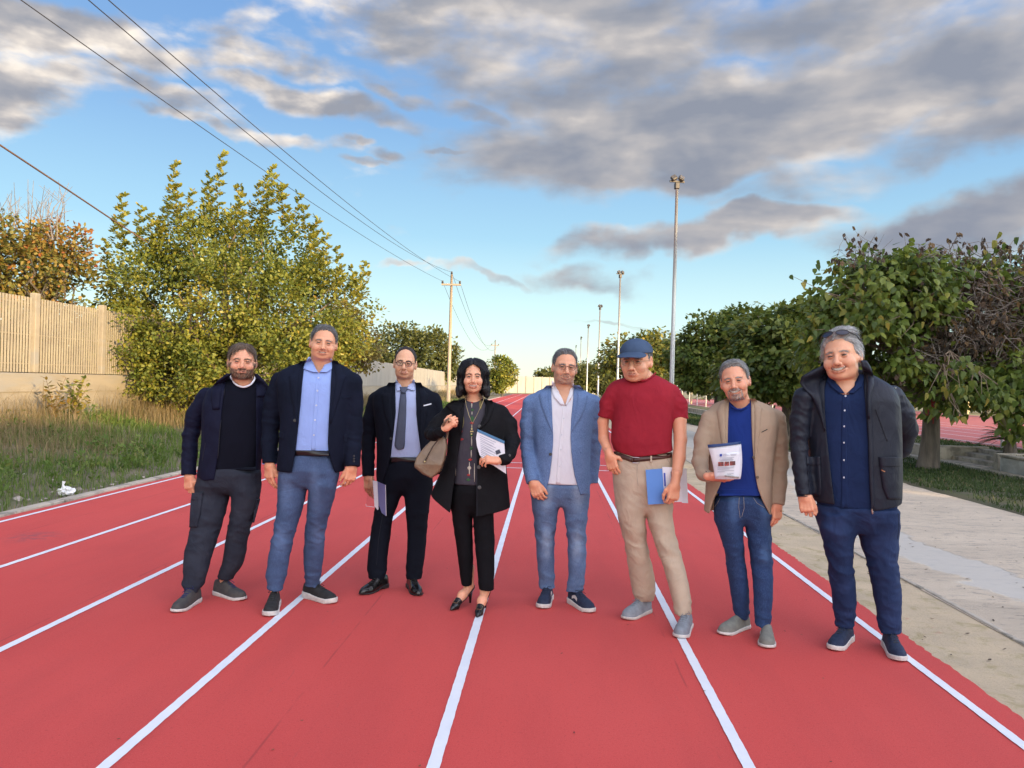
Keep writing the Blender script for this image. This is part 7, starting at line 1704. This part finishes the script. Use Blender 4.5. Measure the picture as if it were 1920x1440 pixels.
# ---------------- man 6
def man6():
    p = Pn(3, 4.93, 650, 'man in blue cap and crimson t-shirt with khaki trousers, hand on hip')
    SU = mat('grey_blue_nubuck', (.24, .27, .30), (.19, .21, .24), 25, .85, .3, 120); LC = mat('grey_laces', (.20, .22, .25), None, 3, .8)
    aL, _ = shoe(p, (550, 1304), (680, 1258), 'sneak', SU, mat('grey_white_sole', (.50, .46, .42), (.42, .39, .36), 20, .6), LC, hsole=.024); aR, _ = shoe(p, (800, 1390), (850, 1312), 'sneak', SU, M_wsole, LC, hsole=.026)
    pel = [(546, 500, 770, .14), (600, 498, 772, .145), (680, 500, 771, .142), (760, 510, 770, .135), (820, 520, 773, .128)]
    lL = legs_rows([(800, 515, 650), (850, 525, 650), (900, 537, 655), (950, 549, 660), (1000, 559, 668), (1050, 567, 680), (1100, 575, 690), (1150, 583, 695), (1190, 590, 694), (1218, 602, 690)], aL[1], .118, .068)
    lR = legs_rows([(800, 645, 772), (850, 655, 775), (900, 668, 782), (950, 685, 795), (1000, 702, 810), (1050, 722, 823), (1100, 738, 835), (1150, 752, 847), (1200, 764, 856), (1250, 775, 862), (1282, 780, 862)], aR[1], .118, .066)
    ft_ = trousers(p, pel, lL, lR, M_chino, seed=21, stack=.003, amp=.0042)
    seam(p, 'pocket_seam', [(517, 565), (505, 600), (500, 640)], ft_, M_st, .0014); seam(p, 'pocket_seam', [(742, 570), (760, 600), (768, 640)], ft_, M_st, .0014); fly(p, 612, 605, 700, ft_, M_st)
    torso = [(196, 596, 706, .085), (208, 560, 725, .10), (222, 515, 755, .112), (240, 488, 778, .12), (290, 486, 788, .132), (360, 494, 782, .145), (430, 492, 774, .156), (500, 490, 772, .162), (545, 505, 776, .158), (575, 512, 776, .15)]
    arms = [[(502, 285, .0, 42), (478, 330, .01, 40), (464, 392, .02, 34)], [(766, 285, .0, 44), (794, 335, -.01, 44), (802, 402, -.02, 43)]]
    xs = [p.L(x, 550, -.1)[0] for x in (505, 600, 775)]; zs = [p.L(x, y, -.13)[2] for x, y in ((505, 545), (600, 572), (775, 547))]
    fj, ft = coat(p, 't_shirt', torso, arms, None, M_redt, seed=23, amp=.0050, arm_amp=.8, extra=scoop(p, [(186, 584, 700), (206, 596, 682), (218, 616, 660), (224, 630, 646)]), hemf=lambda P: (np.interp(P[:, 0], xs, zs)-P[:, 2]).astype(f32), armk=.03)
    b_ = belt(p, ft_, 540, 505, 768, 552, M_beltb, (607, 582)) if False else None
    o = p.strip('belt', [(541, 506, 570, 590), (563, 506, 594, 590)], ft_, M_beltb, .008, .002, 12, 5); o2 = p.strip('belt', [(570, 590, 547, 769), (594, 590, 572, 769)], ft_, M_beltb, .009, .002, 18, 5)
    d, px, py = p.hit([604], [582], ft_); c = at(px[0], py[0], p.D+d[0])-p.o; b = MB(); b.tube(np.array([(-.02, 0, -.017), (.02, 0, -.018), (.02, 0, .016), (-.02, 0, .017), (-.02, 0, -.017)])+c+[0, -.014, 0], .0028, 6); b.build('buckle', M_steel, o2)
    for x in (674,): p.strip('belt_loop', [(562, x-5, x+5), (594, x-5, x+5)], ft_, M_chino, .013)
    hd = Head(p, (590, 140), 38, 237, -.06, dict(fw=1.0, jw=1.05, smile=.02, red=.8, eye=.0022, brow=(.16, .11, .09), browk=.5, fold=.7, nose=1.06, fwr=0), 0, (.70, .375, .255), yaw=-14, nod=5, tilt=-1)
    ring(p, [(574, 190, -.02), (580, 205, -.06), (605, 222, -.105), (640, 226, -.105), (672, 212, -.07), (694, 190, .0)], .005, 'neck_rib', M_redt)
    wl = p.L(486, 558, -.075); h1 = hand(wl, (.30, -.05, -1), (-.55, -.85, .1), -1, .98, (26, 32, 38, 46), (60, 30), 4, .02)
    wr_ = p.L(781, 690, -.195); h2 = hand(wr_, (-.12, -.10, -1), (.35, -.95, .0), 1, 1.0, (52, 58, 62, 66), (38, 26))
    def fl_(P): return smin(chain(P, p.ch([(484, 320, .0, 20), (458, 410, .03, 24), (460, 485, .03, 23), (474, 525, -.03, 20)])+[tuple(wl)+(.025,)], .01), sph(P, p.L(484, 320, 0), .02), .01)
    def fr2(P): return chain(P, p.ch([(785, 320, .0, 24), (800, 400, -.03, 32), (806, 490, -.07, 28), (800, 570, -.11, 28), (790, 640, -.155, 22)])+[tuple(wr_)+(.026,)], .012)
    la, ha = bbox([p.L(480, 300, 0), p.L(450, 500, .08), wl], .07); lb, hb = bbox([p.L(790, 300, 0), p.L(806, 500, 0), wr_], .07)
    def comb(hf, af): return lambda P: smin(hf(P), af(P), .012)
    lo1, hi1 = np.minimum(la, h1[1]), np.maximum(ha, h1[2]); lo2, hi2 = np.minimum(lb, h2[1]), np.maximum(hb, h2[2])
    hd.body(neck_of(p, hd, (640, 225, .01), .062, .070, [(640, 300, .02, .10), (640, 560, .02, .11)]), lowbody(p, (580, 740, 0), (710, 740, 0), (600, 980, aL[1]*.4), (740, 980, aR[1]*.4), aL+[0, 0, .1], aR+[0, 0, .1]), [(comb(h1[0], fl_), lo1, hi1), (comb(h2[0], fr2), lo2, hi2)])
    hd.hairdo([.09, .085, .075, .060, .014, -.006, .022, .0, -.045, -.055], (.004, .007, .009), HSG, hang, .016, 1800, lift=.2)
    # cap
    def fcap(P):
        Q = hd.inv(P); g = ell(Q, (0, .014, .046), (.092, .108, .080)); lowz = .044+.20*np.clip(-Q[:, 1]-.0, -.09, .1)*0; g = smax(g, (.044-Q[:, 2]), .004); an = np.arctan2(Q[:, 0], Q[:, 1]-.014); g = g+.0011*np.exp(-(np.sin(an*3)/.06)**2)-.0012*wr(Q, 40, 2); return g*hd.sc
    M_cap = cloth('blue_cap_cotton', (.060, .095, .165), (.050, .080, .14), wrink=.3)
    A = hd.to([[0, 0, .08]])[0]; cap = p.vol('cap', fcap, A-.17, A+.17, .0035, M_cap)
    def fbrim(P):
        Q = hd.inv(P); y0 = -.092; q = ((np.abs(Q[:, 0])/.080)**2.3+((Q[:, 1]-y0+.0)/.080)**2) ; zz = .052-.9*(Q[:, 0]**2)*3.2+.28*(Q[:, 1]+.09); g = np.maximum((np.sqrt(q)-1)*.075, np.abs(Q[:, 2]-zz)-.003); g = smax(g, Q[:, 1]+.075, .002); return g*hd.sc
    A = hd.to([[0, -.12, .05]])[0]; p.vol('brim', fbrim, A-.14, A+.14, .0032, M_cap, cap)
    b = MB(); b.tube(hd.to([(0, .014, .125), (0, .014, .130)]), [.007, .004], 10); b.build('top_button', M_cap, cap)
    hd.brows(HG, 80); hd.glasses(mat('thin_gilt_frame', (.35, .24, .14), None, 3, .3, metal=.8), .0011, .0210, .0150, rnd=3.0)
    # folder
    c = p.L(745, 700, -.12); FD = -.02; r = empty('blue_folder', p.o+c); tag(r, 'bright blue folder with white printed sheets held by the man in the cap', 'folder')
    q = lambda x, y, dy=-.12: p.L(x, y, dy)-c
    def slab(name, a, th, m, par):
        a = np.array(a); n = np.array([0, -th, 0]); k = len(a); V = np.concatenate([a, a+n]); F = [tuple(range(k)), tuple(reversed(range(k, 2*k)))]+[(i, k+i, k+(i+1) % k, (i+1) % k) for i in range(k)]; return mesh(name, V, F, m, par, False)
    slab('cover', [q(649, 626, -.155), q(727, 620, -.145), q(738, 778, -.145), q(660, 782, -.155)], .004, mat('sky_blue_card', (.10, .25, .62), (.09, .23, .58), 5, .5), r)
    slab('page', [q(724, 613, -.150), q(800, 616, -.11), q(815, 770, -.11), q(735, 772, -.150)], .004, M_paper, r); slab('page', [q(800, 616, -.11), q(833, 622, -.07), q(840, 776, -.07), q(812, 774, -.11)], .004, M_paper, r)
    slab('picture', [q(762, 634, -.136), q(782, 634, -.126), q(785, 690, -.126), q(765, 690, -.136)], .0008, mat('maroon_print', (.13, .03, .04), None, 3, .7), r)
    slab('heading', [q(730, 640, -.154), q(738, 640, -.150), q(741, 700, -.150), q(733, 700, -.154)], .0008, mat('blue_print', (.06, .10, .45), None, 3, .7), r); slab('emblem', [q(733, 738, -.1555), q(742, 738, -.151), q(743, 756, -.151), q(734, 756, -.1555)], .0008, mat('navy_print', (.02, .05, .25), None, 3, .7), r)
    tick('man6')
man6()
# ---------------- man 7
def man7():
    p = Pn(4, 4.75, 240, 'grinning grey haired man in beige blazer and royal blue sweater, holding papers')
    SU = mat('grey_canvas', (.21, .21, .18), (.17, .17, .15), 30, .9, .4, 200)
    aL, _ = shoe(p, (150, 1294), (262, 1258), 'slip', SU, M_wsole, None, hsole=.024); aR, _ = shoe(p, (340, 1350), (338, 1270), 'slip', SU, M_wsole, None, hsole=.024)
    pel = [(715, 150, 316, .12), (750, 130, 340, .13), (800, 122, 356, .135), (850, 126, 358, .128)]
    lL = legs_rows([(830, 128, 246), (880, 144, 248), (930, 158, 250), (1000, 172, 256), (1050, 180, 263), (1100, 188, 268), (1150, 196, 271), (1200, 202, 272), (1228, 208, 270)], aL[1], .112, .055)
    lR = legs_rows([(830, 246, 359), (880, 252, 360), (930, 262, 361), (1000, 273, 366), (1050, 279, 367), (1100, 283, 366), (1150, 285, 364), (1200, 284, 363), (1255, 290, 361)], aR[1], .112, .056)
    x1, x2 = p.L(200, 930)[0], p.L(310, 930)[0]
    ft_ = trousers(p, pel, lL, lR, denim('indigo_denim', (.018, .042, .12), (.055, .11, .235), [(x1-.02, .80, .045, .16), (x2, .80, .05, .17), (x2, .50, .04, .08)]), seed=25, stack=.006, amp=.0045)
    seam(p, 'pocket_seam', [(150, 742), (140, 760), (128, 775)], ft_, M_st, .0015); seam(p, 'pocket_seam', [(285, 738), (300, 760), (330, 778)], ft_, M_st, .0015); fly(p, 228, 735, 820, ft_, M_st); seam(p, 'fly_seam', [(246, 735), (248, 780), (238, 815)], ft_, M_st, .0014)
    torso = [(330, 192, 270, .078), (346, 152, 318, .098), (362, 118, 358, .11), (385, 98, 382, .12), (440, 94, 388, .128), (520, 98, 378, .135), (600, 97, 368, .14), (700, 88, 362, .14), (760, 82, 360, .138), (802, 80, 358, .135)]
    arms = [[(108, 420, .0, 37), (82, 505, -.02, 37), (70, 592, -.05, 34), (82, 640, -.14, 31), (112, 658, -.205, 27)], [(376, 420, .0, 41), (387, 510, .01, 40), (392, 600, .01, 35), (388, 680, -.01, 33), (382, 768, -.04, 31)]]
    op = [(330, 188, 272), (352, 189, 274), (420, 185, 275), (500, 183, 278), (580, 180, 284), (650, 168, 292), (700, 148, 302), (750, 126, 322), (804, 110, 350)]
    fj, ft = coat(p, 'blazer', torso, arms, op, M_beige, seed=27, amp=.0045)
    fs, lo, hi = inner(p, ft, .016, 730, 230, 340, scoop(p, [(332, 186, 276), (358, 196, 268), (374, 212, 256), (381, 228, 244)])); p.vol('sweater', fs, lo, hi, .006, M_royal); p.strip('sweater_rib', [(704, 150, 300), (731, 146, 306)], fs, M_royal, .004)
    p.strip('lapel', [(338, 172, 190), (360, 150, 189), (378, 142, 188), (388, 136, 187), (450, 146, 184), (530, 158, 182), (600, 172, 180)], fj, M_beige, .008); p.strip('lapel', [(338, 274, 292), (360, 275, 308), (380, 275, 322), (388, 275, 318), (450, 277, 314), (530, 280, 304), (610, 286, 292)], fj, M_beige, .008)
    p.strip('breast_pocket', [(472, 318, 460, 342), (476, 318, 464, 342)], fj, M_beltd, .002); p.disc('blazer_button', [(287, 575), (301, 655)], fj, mat('brown_button', (.12, .08, .05), None, 3, .4), .009); p.disc('lapel_pin', [(302, 382)], fj, M_beltd, .003)
    ring(p, [(190, 360, -.03), (196, 372, -.07), (214, 381, -.098), (236, 383, -.10), (258, 374, -.08), (272, 358, -.04)], .006, 'sweater_collar', M_royal)
    hd = Head(p, (205, 268), 190, 351, -.05, dict(fw=1.0, jw=.98, smile=1.0, open=.0088, red=1.3, eye=.0022, brow=(.20, .15, .13), browk=.55, fold=1.1, nose=1.02, fwr=2, beard=((.42, .38, .36), .7, 'goatee')), 0, (.74, .37, .26), yaw=-6, tilt=-9)
    wl = p.L(108, 652, -.205); h1 = hand(wl, (1, -.25, -.02), (.1, -.55, -.85), 1, .98, (20, 24, 30, 36), (40, 20), 2, .012)
    h2 = hand(p.L(382, 760, -.04), (-.05, -.06, -1), (.55, -.85, 0), 1, .98, (24, 28, 34, 40), (18, 6))
    arm = [p.ch([(108, 420, .0, 21), (74, 585, -.04, 10)])+[tuple(wl)+(.012,)], p.ch([(376, 420, .0, 22), (392, 600, .01, 18), (382, 760, -.04, 13)])]
    hd.body(neck_of(p, hd, (236, 372, .01), .056, .062, [(232, 430, .02, .085), (230, 700, .02, .095)]), arm+lowbody(p, (185, 800, 0), (305, 800, 0), (210, 1000, aL[1]*.4), (320, 1000, aR[1]*.4), aL+[0, 0, .1], aR+[0, 0, .1]), [h1, h2])
    hd.hairdo([.088, .088, .080, .060, .014, -.022, .020, .0, -.05, -.062], (.016, .007, .010), HG, lambda P: np.stack([-.8+0*P[:, 0], .25+0*P[:, 0], .3-1.1*(np.abs(P[:, 0]) > .055)], 1), .024, 3800, lift=.3)
    hd.beard(900, .007, HG); hd.brows(HG, 90)
    p.strip('shirt_cuff', [(628, 92, 660, 100), (634, 98, 664, 106)], fj, M_navyj, .002)
    b = MB(); q = p.L(400, 792, -.09); b.tube([q+[-.009, 0, 0], q+[0, -.008, .002], q+[.009, 0, 0]], .0022, 5); b.build('ring', M_gold, p.root)
    # documents
    c = p.L(170, 600, -.25); r = empty('documents', p.o+c); tag(r, 'printed sheets with navy edge and red photos held by the man in beige', 'papers')
    q = lambda x, y, dy=-.25: p.L(x, y, dy)-c
    # curled stack as a grid
    def curl(xl, xr, y0, y1, dy, th, m, name, bow=.018, par=None):
        V = []; n = 10; k = 8
        for o_ in (0, -th):
            for i in range(n):
                t_ = i/(n-1)
                for j in range(k):
                    s = j/(k-1); a, b_ = q(xl(t_), y0[0]+(y1[0]-y0[0])*t_, dy), q(xr(t_), y0[1]+(y1[1]-y0[1])*t_, dy); V.append(a*(1-s)+b_*s+np.array([0, o_-bow*math.sin(math.pi*s)-.02*t_*0, 0]))
        F = []; N_ = n*k
        for i in range(n-1):
            for j in range(k-1): a = i*k+j; F += [(a, a+k, a+k+1, a+1), (N_+a, N_+a+1, N_+a+k+1, N_+a+k)]
        bd = [(i*k, (i+1)*k) for i in range(n-1)]+[((i+1)*k+k-1, i*k+k-1) for i in range(n-1)]+[(j+1, j) for j in range(k-1)]+[((n-1)*k+j, (n-1)*k+j+1) for j in range(k-1)]
        F += [(a, N_+a, N_+b_, b_) for a, b_ in bd]; return mesh(name, np.array(V), F, m, par or r, True)
    curl(lambda t_: 103+28*math.sin(t_*1.3), lambda t_: 234+8*math.sin(t_*2.6)-6*t_, (534, 518), (662, 662), -.25, .006, M_paper, 'page_stack')
    curl(lambda t_: 100+2*t_, lambda t_: 232+2*t_, (524, 511), (536, 520), -.252, .010, mat('navy_edge', (.02, .06, .19), None, 3, .5), 'top_edge')
    curl(lambda t_: 146-10*t_, lambda t_: 232-10*t_, (560, 552), (655, 652), -.257, .002, mat('bright_paper', (.80, .81, .86), None, 3, .7), 'front_page')
    def patch(name, x0, x1, y0, y1, m, dz=-.2785):
        a = [q(x0, y0, dz), q(x1, y0-.06*(x1-x0), dz), q(x1, y1-.06*(x1-x0), dz), q(x0, y1, dz)]; a = np.array(a); V = np.concatenate([a, a-[0, .0008, 0]]); F = [(0, 1, 2, 3), (7, 6, 5, 4), (0, 4, 5, 1), (1, 5, 6, 2), (2, 6, 7, 3), (3, 7, 4, 0)]; mesh(name, V, F, m, r, False)
    MR = mat('red_photo_print', (.36, .06, .05), (.06, .03, .03), 60, .6); MT = mat('grey_text_print', (.36, .37, .46), None, 3, .8); MN = mat('blue_logo_print', (.03, .07, .38), None, 3, .7)
    patch('photo_print', 143, 165, 594, 611, MR); patch('photo_print', 169, 187, 593, 610, MR); patch('photo_print', 190, 212, 591, 608, MR)
    patch('emblem', 149, 159, 562, 572, MN); 
    b = MB()
    rows_ = [(162, 180, 562), (162, 186, 566), (162, 176, 570), (192, 218, 562), (194, 216, 566)]+[(150, 208, 577), (160, 200, 581), (146, 205, 585), (152, 202, 588)]+[(140, 208, 616), (140, 206, 620), (140, 190, 624), (140, 207, 630), (140, 170, 634), (178, 205, 641), (180, 196, 645)]
    for (x0, x1, y) in rows_:
        a, e_ = q(x0, y, -.2795), q(x1, y-.05*(x1-x0), -.2795); b.add([a, e_, e_-[0, 0, .0022], a-[0, 0, .0022]], [(0, 1, 2, 3)])
    b.build('text_lines', MT, r)
    b = MB(); b.tube([q(170, 650, -.285), q(226, 656, -.27)], .005, 6); b.build('clip', mat('clear_plastic_clip', (.40, .38, .34), (.2, .18, .16), 60, .3), r)
    tick('man7')
man7()
# ---------------- man 8
def man8():
    p = Pn(4, 4.55, 710, 'big laughing man in dark open jacket with sunglasses on his silver hair')
    SU = mat('navy_knit_mesh', (.008, .018, .050), (.012, .024, .065), 40, .8, .5, 200); LC = mat('bungee_laces', (.02, .025, .04), None, 3, .6)
    aL, dL = shoe(p, (602, 1358), (690, 1296), 'sneak', SU, M_wsole, LC, L=.31, hsole=.034); aR, dR = shoe(p, (880, 1404), (826, 1336), 'sneak', SU, M_wsole, LC, L=.31, hsole=.034)
    pel = [(765, 528, 876, .155), (820, 528, 878, .16), (880, 538, 876, .15)]
    lL = legs_rows([(860, 542, 700), (920, 560, 697), (970, 574, 692), (1020, 580, 694), (1070, 588, 697), (1120, 598, 701), (1150, 596, 704), (1180, 602, 702), (1220, 604, 700), (1258, 608, 697)], aL[1], .128, .068)
    lR = legs_rows([(860, 700, 877), (920, 712, 874), (970, 730, 872), (1020, 742, 875), (1070, 752, 880), (1120, 765, 883), (1170, 772, 886), (1210, 784, 888), (1240, 778, 884), (1284, 784, 884)], aR[1], .128, .070)
    ft_ = trousers(p, pel, lL, lR, M_ntr, seed=29, stack=.006, amp=.0055, hem=.20)
    seam(p, 'pocket_seam', [(868, 800), (872, 850), (866, 905)], ft_, M_dst, .002)
    torso = [(218, 596, 738, .10), (242, 545, 772, .118), (262, 505, 815, .128), (290, 482, 858, .138), (340, 474, 878, .148), (440, 486, 884, .16), (560, 500, 886, .168), (660, 506, 888, .168), (740, 514, 884, .162), (788, 522, 878, .155)]
    arms = [[(488, 335, .0, 44), (472, 430, .01, 42), (470, 530, .0, 38), (478, 620, -.02, 36), (490, 730, -.05, 33)], [(845, 328, .01, 46), (884, 400, .03, 50), (906, 470, .09, 43), (886, 540, .16, 35), (846, 566, .19, 31), (796, 580, .19, 28)]]
    op = [(218, 592, 728), (300, 573, 730), (400, 575, 738), (500, 583, 745), (600, 594, 748), (700, 606, 752), (788, 618, 760)]
    xs = [p.L(x, 780, -.12)[0] for x in (520, 618, 760, 880)]; zs = [p.L(x, y, -.13)[2] for x, y in ((520, 765), (618, 772), (760, 789), (880, 768))]
    fj, ft = coat(p, 'shell_jacket', torso, arms, op, M_shell, seed=31, amp=.005, arm_amp=1.0, hemf=lambda P: (np.interp(P[:, 0], xs, zs)-P[:, 2]).astype(f32))
    bv = p.band([(225, 606, 716), (262, 618, 700), (290, 636, 680), (318, 654, 660)], -.1); zl = zcut(p, 317, 656)
    def vneck(P, g): return smax(g, -np.maximum(np.maximum(bv(P), p.front(P)), (zl-P[:, 2])).astype(f32), .003)
    fs, lo, hi = inner(p, ft, .020, 784, 690, 238, vneck); p.vol('shirt', fs, lo, hi, .006, M_nshirt); fs0, _, _ = inner(p, ft, .020, 784, 690, 232)
    p.strip('shirt_collar', [(248, 584, 602), (268, 580, 612), (290, 596, 634), (318, 632, 654)], fs0, M_nshirt, .009, .006); p.strip('shirt_collar', [(240, 714, 732), (262, 706, 730), (290, 690, 722), (318, 660, 690)], fs0, M_nshirt, .009, .006)
    p.strip('placket', [(322, 642, 668), (450, 640, 666), (600, 638, 664), (780, 640, 668)], fs, M_nshirt, .003); p.disc('button', [(656, 328), (653, 386), (651, 450), (650, 516), (650, 586), (650, 656)], fs, M_button_w, .0055)
    p.strip('collar', [(205, 566, 596), (225, 520, 594), (250, 478, 590), (280, 472, 580), (330, 520, 574), (400, 548, 575), (470, 572, 582)], fj, M_shell, .016, .006)
    p.strip('collar', [(184, 716, 742), (210, 722, 758), (240, 728, 768), (280, 730, 772), (340, 734, 760), (420, 740, 756)], fj, M_shell, .018, .006)
    p.strip('collar_lining', [(192, 560, 600), (214, 552, 596), (240, 556, 590), (262, 566, 582)], fj, M_knit, .020, .004)
    p.strip('zip_placket', [(330, 738, 762), (500, 748, 768), (650, 752, 770), (786, 760, 776)], fj, M_shell, .008)
    p.strip('chest_zip', [(380, 775, 780), (510, 822, 828)], fj, M_dst, .003); p.strip('epaulette', [(262, 822, 250, 870), (284, 852, 272, 884)], fj, M_knit, .010); p.disc('snap', [(854, 295)], fj, M_steel, .006, .012)
    p.strip('cargo_pocket', [(578, 792, 880), (620, 795, 884), (700, 806, 884), (745, 825, 880)], fj, M_shell, .014); p.strip('pocket_flap', [(574, 790, 884), (612, 794, 886)], fj, M_shell, .020); p.strip('pocket_tab', [(624, 800, 632, 818), (628, 800, 636, 818)], fj, mat('orange_tab', (.42, .18, .08), None, 3, .6), .018)
    p.strip('cargo_pocket', [(575, 502, 552), (620, 504, 556), (700, 510, 560), (730, 515, 556)], fj, M_shell, .012); p.strip('pocket_flap', [(572, 500, 554), (606, 502, 556)], fj, M_shell, .017)
    p.strip('cuff', [(706, 458, 524), (734, 460, 524)], fj, M_shell, .008)
    b = MB(); q = p.L(762, 782, -.17); b.tube([q, q+[.004, 0, -.016], q+[.006, 0, -.03]], [.004, .005, .003], 6); b.build('zip_pull', mat('zip_pull_metal', (.5, .42, .36), None, 3, .3, metal=.7), p.root)
    hd = Head(p, (623, 166), 60, 262, -.05, dict(fw=1.0, jw=1.14, smile=1.0, open=.0088, red=1.3, eye=.0018, brow=(.25, .18, .15), browk=.4, fold=.9, nose=1.02), 0, (.77, .42, .295), yaw=-14, tilt=-8)
    h1 = hand(p.L(490, 724, -.05), (.18, -.10, -1), (-.40, -.9, 0), -1, 1.04, (48, 52, 56, 62), (20, 10))
    arm = [p.ch([(488, 335, .0, 25), (470, 530, .0, 19), (490, 724, -.05, 14)]), p.ch([(866, 335, .02, 26), (905, 485, .09, 19), (846, 566, .19, 14)])]
    hd.body(neck_of(p, hd, (660, 275, .0), .068, .074, [(657, 310, -.015, .092), (665, 400, .02, .11), (690, 700, .02, .12)]), arm+lowbody(p, (610, 840, 0), (790, 840, 0), (630, 1040, aL[1]*.4), (805, 1040, aR[1]*.4), aL+[0, 0, .1], aR+[0, 0, .1], (60, 42, 26)), [h1])
    def shp(Q, d):
        A = Q.copy(); g = smin(d, ell(Q, (-.074, -.015, .022), (.014, .028, .036)), .012); g = smin(g, ell(Q, (.02, -.01, .118), (.050, .055, .020)), .02); g = smin(g, ell(Q, (.072, .0, .035), (.012, .03, .03)), .012); return g-.003*np.sin(Q[:, 0]*110+3*np.sin(Q[:, 2]*60+Q[:, 1]*40))
    hd.hairdo([.078, .076, .064, .036, -.008, -.028, .004, -.02, -.06, -.075], (.012, .008, .010), HWH, lambda P: np.stack([P[:, 0]*9+.5, .9*np.ones(len(P)), .2-1.2*(np.abs(P[:, 0]) > .06)], 1), .034, 4800, .0010, .30, .15, .08, shape=shp, bump=.004)
    hd.brows(HG, 70)
    r = empty('sunglasses'); r.parent = p.root
    for sx in (-1, 1):
        th = np.linspace(0, 2*math.pi, 25); cx = sx*.034; qq = np.stack([cx+.027*np.cos(th), -.086+8*np.abs(cx+.027*np.cos(th))**2.0, .108+.0125*np.sin(th)-.25*np.abs(cx+.027*np.cos(th))*.5], 1); qq[:, 2] += .004; qq[:, 1] += -.6*(qq[:, 2]-.108)*-1
        b = MB(); b.tube(hd.to(qq), .0024, 6); b.build('rim', M_black, r, True); V = np.concatenate([[qq[:-1].mean(0)], qq[:-1]]); mesh('lens', hd.to(V), [(0, 1+i, 1+(i+1) % 24) for i in range(24)], mat('dark_lens', (.03, .035, .06), None, 3, .08), r, True)
        b = MB(); b.tube(hd.to([(sx*.062, -.062, .106), (sx*.086, -.02, .085), (sx*.092, .03, .05)]), .0022, 6); b.build('temple', M_black, r, True)
    b = MB(); b.tube(hd.to([(-.009, -.090, .112), (0, -.092, .114), (.009, -.090, .112)]), .0022, 6); b.build('bridge', M_black, r, True)
    tick('man8')
man8()
